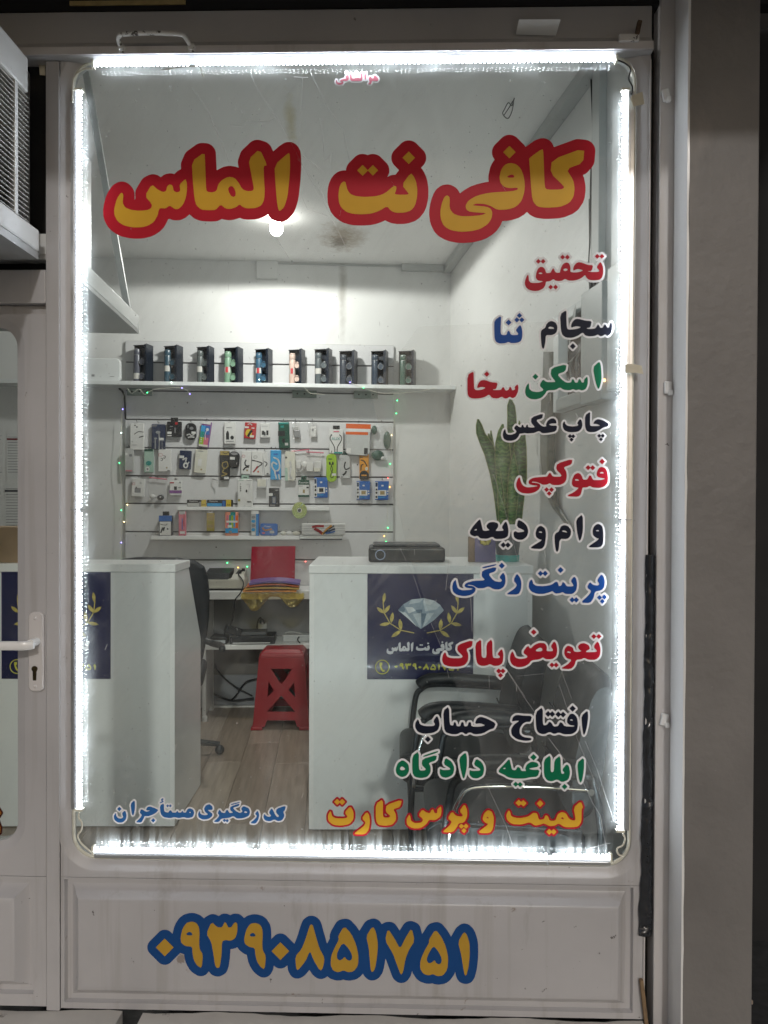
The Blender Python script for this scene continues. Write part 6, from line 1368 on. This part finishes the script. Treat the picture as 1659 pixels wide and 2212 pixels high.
T_kafi = glyphs((1060,330), 440, [
 [(1118,155),(990,248),(992,270),(1015,600),(1030,660),(1070,705),(1150,715),(1280,708),(1370,670),(1410,610),(1420,530),(1405,450),(1340,350),(1500,292),(1512,150),(1205,262),(1192,390),(1318,510),(1318,530),(1290,543),(1160,545),(1138,525),(1130,350),(1125,200)],
 [(215,597),(190,615),(165,680),(152,760),(160,830),(190,890),(250,925),(340,942),(440,937),(530,915),(600,870),(635,820),(645,760),(630,725),(590,705),(500,697),(455,692),(490,675),(570,678),(630,698),(690,735),(790,732),(870,705),(920,650),(945,570),(950,490),(940,420),(915,350),(870,305),(810,292),(760,310),(725,360),(710,430),(720,480),(750,515),(800,530),(885,525),(883,545),(830,560),(620,572),(500,600),(420,645),(390,695),(400,735),(440,755),(595,765),(540,785),(440,795),(340,795),(275,770),(240,720),(243,640),(238,610)]],
 [[(820,400),(782,420),(790,432),(855,432),(845,405)]], [(805,191,59)])
lettering('left word of the big yellow and red title on the glass', [T_almas], yel_v, dred_v, 28, step=1.1)
lettering('middle word of the big yellow and red title on the glass', [T_net], yel_v, dred_v, 28, step=1.1)
lettering('right word of the big yellow and red title on the glass', [T_kafi], yel_v, dred_v, 28, step=1.1)

lettering('small pink heading with white edge under the top LED strip', [glyphs((820,160), 150, [
 [(1100,555),(1180,565),(1205,510),(1210,470),(1280,470),(1370,475),(1395,430),(1370,370),(1300,310),(1265,330),(1270,390),(1220,410),(1190,350),(1160,345),(1130,390),(1130,450),(1150,480),(1160,495)],
 [(1050,240),(1000,275),(1015,400),(1030,455),(1050,420)],
 [(650,245),(605,280),(610,430),(650,475),(780,475),(920,475),(950,440),(955,270),(940,235),(895,270),(905,390),(880,405),(845,370),(830,400),(800,370),(780,405),(755,380),(735,410),(670,400),(655,370)],
 [(240,430),(215,480),(230,540),(290,572),(370,570),(425,540),(425,500),(360,480),(440,465),(500,475),(560,450),(580,390),(565,320),(525,300),(490,340),(490,390),(520,410),(400,420),(340,450),(335,480),(390,510),(350,525),(280,520),(250,490)]],
 [[(530,345),(512,365),(530,385),(545,365)]], [(515,242,22),(745,315,24),(805,315,24),(780,240,24)])], pink_v, white_v, 3.6, step=0.5)

lettering('red word with white edge, first of the service list', [glyphs((1300,620), 230, [
 [(135,485),(115,520),(90,590),(85,650),(105,710),(160,755),(250,778),(340,770),(420,730),(455,680),(468,610),(480,605),(540,600),(600,560),(640,590),(700,598),(760,590),(812,555),(870,588),(960,590),(1050,570),(1120,535),(1172,485),(1200,540),(1250,578),(1340,583),(1430,575),(1480,535),(1500,440),(1497,350),(1475,290),(1445,248),(1378,350),(1430,405),(1420,430),(1320,437),(1225,425),(1225,418),(1293,415),(1318,310),(1225,308),(1130,270),(1060,255),(1010,275),(975,320),(955,380),(965,412),(1000,390),(1050,378),(1138,402),(1100,425),(1020,443),(930,440),(905,425),(912,370),(900,310),(870,268),(830,262),(780,285),(745,340),(725,400),(720,445),(680,450),(635,440),(620,400),(605,370),(585,375),(570,410),(545,450),(480,455),(465,440),(450,380),(410,345),(370,340),(325,370),(295,440),(282,520),(300,570),(340,592),(420,600),(350,628),(250,633),(190,625),(160,590),(155,530),(152,490)]],
 [[(815,366),(775,390),(800,420),(850,410),(860,380)], [(360,440),(332,458),(350,470),(408,470),(390,445)]],
 [(330,242,44),(415,242,44),(768,166,44),(853,166,44),(1392,152,44),(1476,152,44),(553,706,44),(640,706,44)])], red_v, white_v, 5.6, step=0.6)

lettering('blue short word beside the near black one in the second row', [glyphs((1220,770), 330, [
 [(165,95),(80,155),(78,260),(82,390),(105,430),(150,448),(220,442),(255,425),(290,442),(360,440),(410,420),(430,370),(432,300),(420,240),(400,212),(345,280),(380,320),(375,340),(320,342),(285,335),(270,295),(258,285),(240,305),(232,340),(180,342),(158,325),(160,200)]], (), [(258,182,37),(395,95,33),(362,150,33),(424,150,33)])], blue_v, white_v, 4.6, step=0.7)
lettering('near black word with white edge at the right of the second row', [glyphs((1220,770), 330, [
 [(800,162),(760,175),(730,210),(718,252),(680,270),(662,300),(665,400),(675,490),(690,515),(705,505),(720,430),(725,340),(800,342),(850,320),(870,280),(872,230),(850,185)],
 [(985,25),(905,80),(915,280),(935,340),(980,372),(1060,375),(1130,350),(1190,305),(1220,345),(1270,357),(1340,352),(1380,332),(1410,355),(1440,352),(1470,330),(1500,352),(1530,335),(1555,290),(1560,220),(1550,175),(1528,210),(1525,245),(1500,252),(1480,215),(1465,205),(1450,230),(1440,250),(1410,252),(1395,220),(1380,205),(1365,230),(1350,258),(1280,265),(1240,260),(1240,252),(1285,245),(1305,165),(1220,160),(1130,135),(1085,145),(1055,185),(1042,230),(1050,248),(1080,235),(1120,228),(1170,240),(1130,260),(1070,270),(1010,272),(990,250),(985,120)]],
 [[(775,232),(755,250),(765,262),(838,262),(815,240)]], [(1065,482,37)])], navy_v, white_v, 4.8, step=0.7)

lettering('red short word left of the green one in the third row', [glyphs((1150,890), 370, [
 [(152,170),(82,215),(82,420),(100,460),(140,478),(220,475),(280,460),(325,430),(360,470),(420,478),(470,455),(500,478),(530,475),(555,455),(590,475),(625,455),(650,400),(655,350),(645,315),(610,350),(620,375),(585,388),(570,350),(555,345),(545,380),(510,390),(490,350),(475,350),(460,382),(370,382),(370,375),(405,370),(425,300),(350,295),(280,268),(230,275),(200,315),(190,362),(240,345),(290,355),(250,378),(180,385),(158,365),(155,250)]], (), [(300,203,31)])], red_v, white_v, 4.2, step=0.7)
lettering('green word with white edge in the third row', [glyphs((1150,890), 370, [
 [(765,305),(740,340),(727,400),(740,450),(790,482),(850,487),(910,470),(950,430),(975,385),(1070,382),(1120,350),(1160,380),(1230,385),(1270,370),(1300,385),(1330,375),(1370,388),(1410,370),(1430,320),(1432,265),(1425,228),(1390,265),(1390,295),(1365,300),(1345,258),(1330,262),(1320,298),(1290,300),(1270,258),(1255,262),(1245,298),(1190,300),(1140,265),(1088,205),(1182,172),(1195,90),(1025,135),(1015,215),(1070,285),(1060,293),(965,293),(930,260),(888,330),(935,375),(925,392),(870,405),(810,398),(775,370),(772,315)],
 [(1558,62),(1488,130),(1520,300),(1545,368),(1560,365),(1585,280),(1585,180),(1575,90)]], (), [(845,232,33)])], green_v, white_v, 5.0, step=0.7)

lettering('near black two word line in the fourth row', [glyphs((1240,1010), 300, [
 [(122,345),(100,380),(92,430),(105,480),(150,507),(215,510),(275,490),(310,450),(325,410),(360,408),(395,400),(430,408),(470,405),(530,400),(595,370),(640,405),(720,400),(830,378),(845,298),(775,300),(735,290),(740,275),(790,268),(835,270),(830,225),(800,198),(760,200),(715,230),(690,280),(695,310),(655,315),(610,290),(550,222),(640,200),(650,130),(490,185),(482,255),(540,320),(500,328),(440,320),(440,285),(420,290),(410,325),(385,320),(375,288),(355,290),(350,322),(320,320),(280,288),(245,335),(285,375),(270,405),(215,425),(165,425),(138,405),(132,360)],
 [(940,240),(922,270),(922,320),(945,365),(1000,388),(1080,390),(1140,380),(1180,345),(1195,290),(1185,230),(1160,205),(1120,265),(1140,290),(1120,305),(1050,312),(985,300),(955,275),(950,245)],
 [(1302,105),(1230,155),(1230,310),(1250,370),(1290,390),(1370,388),(1430,360),(1480,325),(1545,310),(1560,275),(1480,225),(1410,208),(1370,225),(1340,275),(1390,275),(1445,300),(1390,305),(1310,305),(1298,285),(1300,180)]],
 (), [(1022,445,30),(1066,447,30),(1043,492,29),(1426,440,28),(1475,440,28),(1450,488,28)])], navy_v, white_v, 4.6, step=0.7)

lettering('red word with white edge below the snake plant top', [glyphs((1270,1130), 270, [
 [(180,382),(150,410),(125,480),(128,540),(160,600),(220,632),(320,640),(410,620),(470,580),(498,530),(490,490),(440,475),(360,468),(370,455),(430,460),(490,480),(535,505),(600,500),(640,478),(680,508),(790,508),(860,480),(895,430),(903,350),(890,290),(850,235),(978,190),(990,105),(755,175),(735,265),(820,350),(815,378),(720,380),(680,370),(655,325),(635,318),(615,350),(600,378),(480,385),(390,395),(330,425),(312,465),(330,495),(380,510),(465,520),(400,535),(300,545),(240,525),(205,480),(190,430)],
 [(1070,320),(1020,345),(985,420),(978,490),(1000,530),(1050,545),(1090,550),(1010,620),(912,665),(930,683),(1080,688),(1120,650),(1140,560),(1150,545),(1210,545),(1255,520),(1300,545),(1400,552),(1480,530),(1530,470),(1535,380),(1520,290),(1490,245),(1440,228),(1400,240),(1370,290),(1358,350),(1380,385),(1430,398),(1485,405),(1480,420),(1400,432),(1310,430),(1290,400),(1275,365),(1250,358),(1235,390),(1215,425),(1150,425),(1135,370),(1105,330)]],
 [[(1045,415),(1025,425),(1035,440),(1095,442),(1075,420)], [(1430,305),(1405,320),(1420,330),(1475,330),(1460,308)]], [(592,578,38),(668,578,38),(632,637,38),(1230,240,40),(1300,242,40),(1445,147,43)])], red_v, white_v, 5.2, step=0.7)

lettering('near black line with white edge in the sixth row', [glyphs((1160,1270), 370, [
 [(1500,175),(1460,200),(1440,250),(1445,305),(1480,335),(1520,345),(1395,430),(1410,442),(1525,442),(1560,400),(1560,250),(1545,195)],
 [(1330,65),(1255,130),(1265,260),(1285,350),(1297,370),(1315,340),(1333,250)],
 [(1125,190),(1085,205),(1062,265),(1030,280),(1013,310),(1018,410),(1030,480),(1045,492),(1060,470),(1072,345),(1160,348),(1195,310),(1200,250),(1170,205)],
 [(860,195),(820,220),(800,280),(808,325),(840,350),(880,358),(745,440),(760,455),(870,460),(905,420),(920,300),(910,230)],
 [(605,130),(660,155),(705,200),(722,260),(705,320),(660,355),(605,357),(560,330),(553,270),(580,258),(600,275),(675,265),(670,248),(590,210)],
 [(180,120),(130,170),(90,220),(62,270),(75,300),(120,320),(150,308),(185,342),(260,345),(320,320),(350,348),(440,345),(490,320),(500,260),(490,190),(468,145),(420,215),(450,255),(360,258),(355,250),(385,210),(380,170),(330,155),(280,162),(250,195),(258,225),(290,248),(240,258),(210,250),(195,180)]],
 [[(1490,245),(1472,258),(1515,262),(1510,248)], [(1110,250),(1092,262),(1162,278),(1140,255)], [(850,260),(832,272),(878,282),(872,265)], [(140,230),(108,250),(145,252)]], [(440,415,31),(492,415,31)])], navy_v, white_v, 5.0, step=0.7)

lettering('blue two word line with white edge in the seventh row', [glyphs((1110,1390), 420, [
 [(1552,180),(1510,240),(1535,275),(1520,292),(1470,285),(1440,255),(1410,310),(1455,345),(1430,385),(1348,460),(1440,465),(1475,420),(1490,350),(1550,340),(1580,310),(1588,250),(1575,200)],
 [(860,230),(840,260),(835,310),(860,350),(920,375),(990,373),(1050,355),(1070,345),(1100,372),(1150,365),(1170,355),(1200,375),(1270,375),(1305,340),(1315,280),(1305,225),(1285,200),(1250,245),(1280,290),(1270,300),(1210,300),(1190,265),(1170,255),(1160,290),(1135,300),(1122,258),(1105,252),(1060,285),(990,298),(910,295),(880,275),(872,240)],
 [(718,172),(685,240),(722,285),(700,320),(620,372),(630,380),(735,380),(760,330),(765,260),(750,210)],
 [(115,232),(90,260),(80,310),(90,355),(130,385),(200,397),(265,385),(305,355),(315,320),(290,297),(230,290),(240,282),(290,290),(330,318),(390,318),(440,298),(490,328),(550,330),(590,305),(608,260),(605,200),(585,160),(545,210),(575,240),(555,258),(490,245),(435,175),(508,152),(518,105),(378,142),(370,200),(410,240),(290,245),(220,265),(200,290),(215,312),(290,322),(260,335),(180,340),(135,320),(122,270)],
 [(380,108),(515,78),(517,92),(378,125)]], (), [(1535,410,25),(1583,405,25),(1562,447,24),(952,172,27),(998,172,27),(1150,138,30),(1265,433,27),(1305,433,27),(570,95,30)])], blue_v, white_v, 5.2, step=0.7)

lettering('red two word line overlapping the right poster', [glyphs((1090,1560), 430, [
 [(1270,205),(1240,240),(1235,290),(1260,330),(1310,345),(1270,390),(1198,430),(1300,435),(1335,400),(1350,345),(1400,340),(1430,325),(1470,345),(1540,345),(1580,310),(1587,240),(1575,190),(1555,165),(1518,220),(1555,260),(1540,270),(1450,272),(1445,262),(1485,240),(1475,205),(1430,182),(1390,190),(1368,215),(1375,240),(1405,262),(1370,270),(1330,265),(1320,225)],
 [(735,260),(715,300),(712,350),(735,395),(790,418),(850,410),(895,385),(920,350),(1000,340),(1030,320),(1060,340),(1120,340),(1160,310),(1170,250),(1160,190),(1138,165),(1105,215),(1130,250),(1120,262),(1065,262),(1070,220),(1050,185),(1000,180),(950,200),(910,240),(885,205),(835,275),(885,310),(870,330),(810,338),(765,325),(748,280)],
 [(435,145),(378,190),(385,330),(400,385),(440,405),(490,400),(520,385),(560,405),(610,400),(645,370),(650,290),(635,235),(590,290),(620,315),(605,330),(555,328),(545,300),(542,140),(485,190),(488,320),(460,328),(440,315),(437,230)],
 [(85,270),(65,300),(57,350),(75,390),(130,410),(220,412),(280,395),(310,350),(312,290),(290,240),(348,218),(355,152),(210,200),(203,255),(262,310),(240,330),(150,330),(105,315),(95,280)]],
 [[(1275,262),(1258,272),(1300,282),(1298,268)], [(1000,225),(955,255),(975,265),(1025,262),(1025,235)]], [(1522,120,25),(1570,120,25),(942,78,28),(1118,395,25),(1158,395,25),(605,453,26),(645,453,26),(622,494,25)])], red_v, white_v, 5.0, step=0.7)

lettering('near black two word line over the armchair', [glyphs((1020,1750), 470, [
 [(1585,90),(1530,140),(1535,230),(1548,310),(1560,300),(1580,230),(1590,150)],
 [(1190,58),(1125,110),(1130,250),(1150,290),(1200,303),(1250,280),(1290,300),(1330,285),(1380,303),(1450,300),(1490,270),(1500,210),(1490,150),(1460,120),(1430,122),(1405,160),(1402,200),(1430,222),(1470,225),(1460,235),(1380,232),(1360,200),(1340,195),(1325,230),(1285,235),(1265,200),(1245,190),(1230,215),(1205,225),(1188,210)],
 [(955,130),(925,150),(915,190),(950,182),(985,182),(935,215),(908,260),(915,310),(960,345),(1030,360),(1085,355),(1090,335),(1020,328),(985,300),(985,250),(1010,210),(1040,192),(1080,192),(1095,140),(1020,138)],
 [(362,55),(310,95),(318,250),(335,285),(380,300),(430,302),(475,280),(510,303),(545,282),(590,303),(660,295),(720,260),(758,250),(775,205),(700,165),(640,145),(605,165),(590,210),(640,205),(685,222),(640,235),(560,235),(555,195),(535,195),(525,232),(495,232),(490,195),(470,195),(462,232),(430,232),(420,195),(405,195),(400,225),(375,222),(368,205)],
 [(85,170),(65,200),(62,240),(85,280),(140,298),(220,290),(265,265),(280,215),(270,165),(255,138),(222,185),(240,215),(225,230),(150,230),(105,215),(95,180)]],
 [[(1440,165),(1425,180),(1460,182)]], [(1236,122,26),(1272,124,26),(1326,126,26),(1368,128,26),(1452,75,28),(175,345,27)])], navy_v, white_v, 5.0, step=0.7)

lettering('dark green two word line over the armchair seat', [glyphs((960,1860), 520, [
 [(1595,105),(1540,150),(1552,270),(1565,312),(1580,290),(1595,200)],
 [(1330,85),(1275,125),(1275,250),(1300,290),(1340,298),(1380,280),(1420,305),(1470,285),(1485,230),(1475,175),(1455,160),(1420,205),(1440,230),(1425,240),(1410,230),(1408,88),(1358,128),(1355,220),(1335,225),(1328,210)],
 [(1000,115),(960,160),(915,205),(915,225),(960,245),(990,265),(1040,275),(1120,275),(1160,265),(1225,260),(1242,205),(1180,205),(1150,195),(1235,180),(1225,150),(1180,138),(1140,160),(1125,195),(1135,215),(1095,215),(1085,190),(1065,180),(1050,210),(1020,205),(1010,160)],
 [(735,115),(780,145),(800,190),(790,250),(745,275),(705,270),(680,245),(682,205),(705,215),(768,212),(765,195),(715,165)],
 [(652,65),(598,110),(610,200),(630,275),(642,268),(660,190),(662,110)],
 [(490,108),(540,140),(562,190),(550,245),(500,270),(460,262),(443,235),(445,195),(470,208),(530,205),(525,190),(475,160)],
 [(278,55),(225,95),(225,225),(245,262),(295,272),(345,262),(372,225),(372,180),(355,150),(415,130),(422,85),(305,120),(300,165),(335,200),(325,210),(290,212),(278,195)],
 [(315,92),(430,52),(432,66),(310,105)],
 [(150,125),(110,150),(92,200),(100,240),(140,265),(180,252),(202,210),(195,160)]],
 [[(965,185),(945,198),(972,200)], [(140,175),(125,195),(135,210),(168,205),(165,190)]], [(1440,340,23),(1192,105,26),(1050,320,21),(1085,322,21)])], green_v, white_v, 5.0, step=0.7)

lettering('yellow line with red edge at the bottom right of the glass', [glyphs((800,1980), 680, [
 [(1150,110),(1135,140),(1140,170),(1170,195),(1230,198),(1280,182),(1310,205),(1345,198),(1365,190),(1400,208),(1430,205),(1455,190),(1490,213),(1535,215),(1575,210),(1595,180),(1595,100),(1605,95),(1590,55),(1545,95),(1560,165),(1550,175),(1520,165),(1500,130),(1475,120),(1450,135),(1435,175),(1400,175),(1390,145),(1375,140),(1365,165),(1335,170),(1325,130),(1300,125),(1270,150),(1210,160),(1165,148),(1160,120)],
 [(1025,108),(1000,130),(990,165),(1005,185),(1030,195),(968,240),(975,250),(1035,250),(1055,225),(1062,160),(1050,120)],
 [(882,72),(850,115),(872,140),(865,150),(830,145),(805,118),(778,160),(805,180),(790,205),(750,238),(755,245),(810,245),(835,215),(845,190),(880,185),(898,150),(898,110)],
 [(545,135),(528,165),(530,200),(565,222),(615,220),(650,195),(665,168),(700,172),(735,150),(742,115),(738,85),(715,105),(715,128),(700,130),(690,105),(680,108),(670,130),(645,122),(625,105),(600,140),(630,165),(620,185),(580,190),(555,175),(552,150)],
 [(385,42),(340,72),(340,170),(355,200),(395,205),(440,200),(465,170),(462,130),(445,105),(490,90),(500,45),(405,78),(400,120),(430,145),(420,155),(390,155),(383,140)],
 [(285,120),(255,160),(280,185),(265,210),(210,250),(215,258),(275,258),(298,230),(305,180),(300,140)],
 [(65,112),(48,140),(50,175),(80,200),(130,205),(180,195),(205,165),(205,120),(185,85),(150,125),(170,150),(155,160),(100,160),(75,150)]],
 [[(1022,148),(1012,158),(1032,162)], [(1478,150),(1468,162),(1490,168)]], [(1212,66,20),(1240,68,20),(1342,70,21),(1398,242,18),(1425,242,18),(862,208,16),(890,208,16),(878,235,16),(105,60,19),(135,60,19)])], yel_v, red_v, 4.6, step=0.8)

lettering('small blue line with white edge at the bottom left of the glass', [glyphs((270,1980), 460, [
 [(70,185),(52,215),(58,250),(90,275),(130,275),(160,250),(168,205),(155,165),(125,190),(140,225),(120,240),(90,235),(75,215)],
 [(242,70),(205,105),(212,180),(222,212),(235,200),(245,140)],
 [(250,272),(300,275),(322,240),(330,215),(370,218),(420,195),(440,180),(455,160),(410,140),(375,128),(350,140),(345,165),(385,165),(345,180),(300,150),(285,185),(308,205),(290,235)],
 [(505,100),(468,120),(475,195),(500,225),(560,235),(600,225),(640,235),(680,225),(720,235),(765,225),(778,190),(770,160),(740,145),(715,155),(705,185),(680,185),(672,165),(660,185),(635,185),(625,165),(615,185),(580,185),(570,165),(555,165),(545,185),(515,180),(505,165)],
 [(490,55),(475,70),(490,82),(465,95),(468,102),(505,88),(490,72),(505,62)],
 [(830,165),(812,195),(818,228),(855,248),(905,243),(940,218),(942,195),(915,175),(898,160),(945,160),(942,130),(915,108),(882,120),(866,150),(875,178),(905,200),(880,210),(848,205),(830,190)],
 [(950,268),(1000,270),(1020,240),(1060,235),(1100,230),(1130,215),(1165,240),(1220,235),(1270,215),(1282,180),(1270,145),(1220,125),(1200,150),(1215,175),(1190,190),(1150,170),(1125,140),(1180,125),(1188,102),(1105,130),(1100,160),(1130,185),(1095,190),(1080,160),(1065,165),(1055,190),(1025,185),(1005,155),(990,190),(1005,210),(990,235)],
 [(1110,108),(1188,88),(1190,96),(1108,118)],
 [(1350,165),(1325,195),(1345,215),(1325,245),(1280,280),(1330,285),(1355,250),(1365,205)],
 [(1410,195),(1400,225),(1415,255),(1460,265),(1500,245),(1530,262),(1570,255),(1592,215),(1580,175),(1595,165),(1605,122),(1520,150),(1515,185),(1545,215),(1530,228),(1510,210),(1490,165),(1475,145),(1450,185),(1475,215),(1450,225),(1425,215)]],
 [[(742,175),(730,185),(748,190)], [(1235,170),(1225,185),(1250,190),(1258,178)]], [(103,152,20),(408,255,19),(538,124,13),(562,124,13),(1050,255,15),(1075,258,15)])], lblue_v, white_v, 3.8, step=0.6)

DIG = [glyphs((360,2270), 440, [
 [(450,125),(400,140),(365,190),(345,270),(350,325),(390,358),(455,362),(458,430),(470,490),(500,540),(545,567),(557,437),(525,390),(520,330),(525,240),(520,180),(495,140)],
 [(638,128),(588,240),(635,320),(655,430),(670,540),(690,567),(715,555),(732,440),(735,315),(765,300),(820,308),(860,285),(880,230),(882,150),(865,130),(840,150),(825,180),(795,183),(775,140),(760,132),(745,165),(730,182),(690,180)],
 [(1045,138),(1000,150),(965,200),(943,290),(950,335),(990,365),(1045,375),(1050,440),(1065,500),(1095,550),(1138,580),(1150,450),(1120,400),(1115,340),(1120,250),(1115,190),(1090,152)]],
 [[(425,222),(398,240),(405,255),(460,258),(450,230)], [(1020,230),(995,252),(1005,268),(1055,268),(1045,240)]], [(196,370,84),(1286,405,84)]),
 glyphs((780,2270), 440, [
 [(-5,152),(-22,165),(-60,290),(-100,390),(-158,455),(-150,560),(-135,590),(-60,500),(-18,400),(10,480),(78,595),(105,560),(120,470),(70,380),(35,260),(10,165)],
 [(303,168),(245,265),(255,295),(215,370),(180,450),(175,540),(200,590),(250,605),(298,585),(340,605),(395,595),(435,540),(438,440),(415,340),(370,240)],
 [(573,168),(510,265),(535,370),(545,500),(555,590),(570,605),(595,570),(615,450),(622,340),(605,230)],
 [(715,192),(688,305),(760,420),(810,560),(838,632),(860,600),(880,480),(915,390),(968,310),(940,185),(880,280),(830,385),(780,290)],
 [(1163,200),(1100,300),(1105,325),(1060,400),(1022,490),(1018,570),(1050,620),(1100,635),(1140,620),(1180,642),(1235,635),(1275,580),(1285,480),(1265,370),(1220,270)],
 [(1432,222),(1375,320),(1405,430),(1425,560),(1438,632),(1455,635),(1475,560),(1487,440),(1485,330),(1460,250)]],
 [[(288,325),(240,410),(232,465),(255,495),(290,480),(308,455),(325,485),(360,498),(382,470),(370,420),(330,360)], [(1142,357),(1095,435),(1078,490),(1100,522),(1135,510),(1155,487),(1170,520),(1205,532),(1225,500),(1215,450),(1175,385)]])]
lettering('ochre phone number with thick blue edge on the lower panel', DIG, ochre_v, bblue_v, 21.5, Y=-0.0222, step=1.0)
# amber scrap of a letter on the door glass
lettering('dark edged amber scrap of a letter on the door glass', [([[(-30,2020),(-2,2022),(4,2032),(-2,2042),(-25,2040)], [(-30,2046),(-4,2052),(2,2068),(1,2082),(-8,2088),(-30,2088)]], [])], vm('amber', (0.30, 0.13, 0.02)), vm('edge_brown', (0.05, 0.008, 0.008)), 4.0, Y=GY+0.0025, step=0.7)

# the same words and number, printed small on the two posters
def poster_text(P, G, box, m, name, grow):
    t_, X, Z = P
    polys = [p for g in G for p in g[0]]; holes = [h for g in G for h in g[1]]
    xs = [x for p in polys for x, _ in p]; ys = [y for p in polys for _, y in p]
    mx = lambda x: box[0]+(x-min(xs))/(max(xs)-min(xs))*(box[2]-box[0]); my = lambda y: box[1]+(y-min(ys))/(max(ys)-min(ys))*(box[3]-box[1])
    polys = [[(mx(x), my(y)) for x, y in p] for p in polys]; holes = [[(mx(x), my(y)) for x, y in h] for h in holes]
    st = 5.0; x0, y0 = box[0]-30, box[1]-30
    gx, gy = np.meshgrid(np.arange(x0, box[2]+30, st), np.arange(y0, box[3]+30, st)); D = sdf(polys, holes, gx, gy)
    L = [[(X(x), Z(y)) for x, y in l] for l in contours(D, x0, y0, st, grow)]
    o = fill_mesh(name, L, m, 0.00015); o.parent = t_; o.rotation_euler = (pi/2, 0, 0); o.location = (0, -0.0013, 0)
pw_ = mat('poster_white_print', (0.66, 0.66, 0.70), 0.35); yp_ = mat('yellow_print', (0.62, 0.60, 0.08), 0.4)
for P in POSTERS:
    poster_text(P, [T_almas], (325, 1055, 708, 1230), pw_, 'shop_name_print', 2)
    poster_text(P, [T_net], (750, 1065, 945, 1180), pw_, 'shop_name_print', 2)
    poster_text(P, [T_kafi], (985, 1045, 1285, 1230), pw_, 'shop_name_print', 2)
    poster_text(P, DIG, (435, 1358, 1370, 1466), yp_, 'phone_number_print', 0)
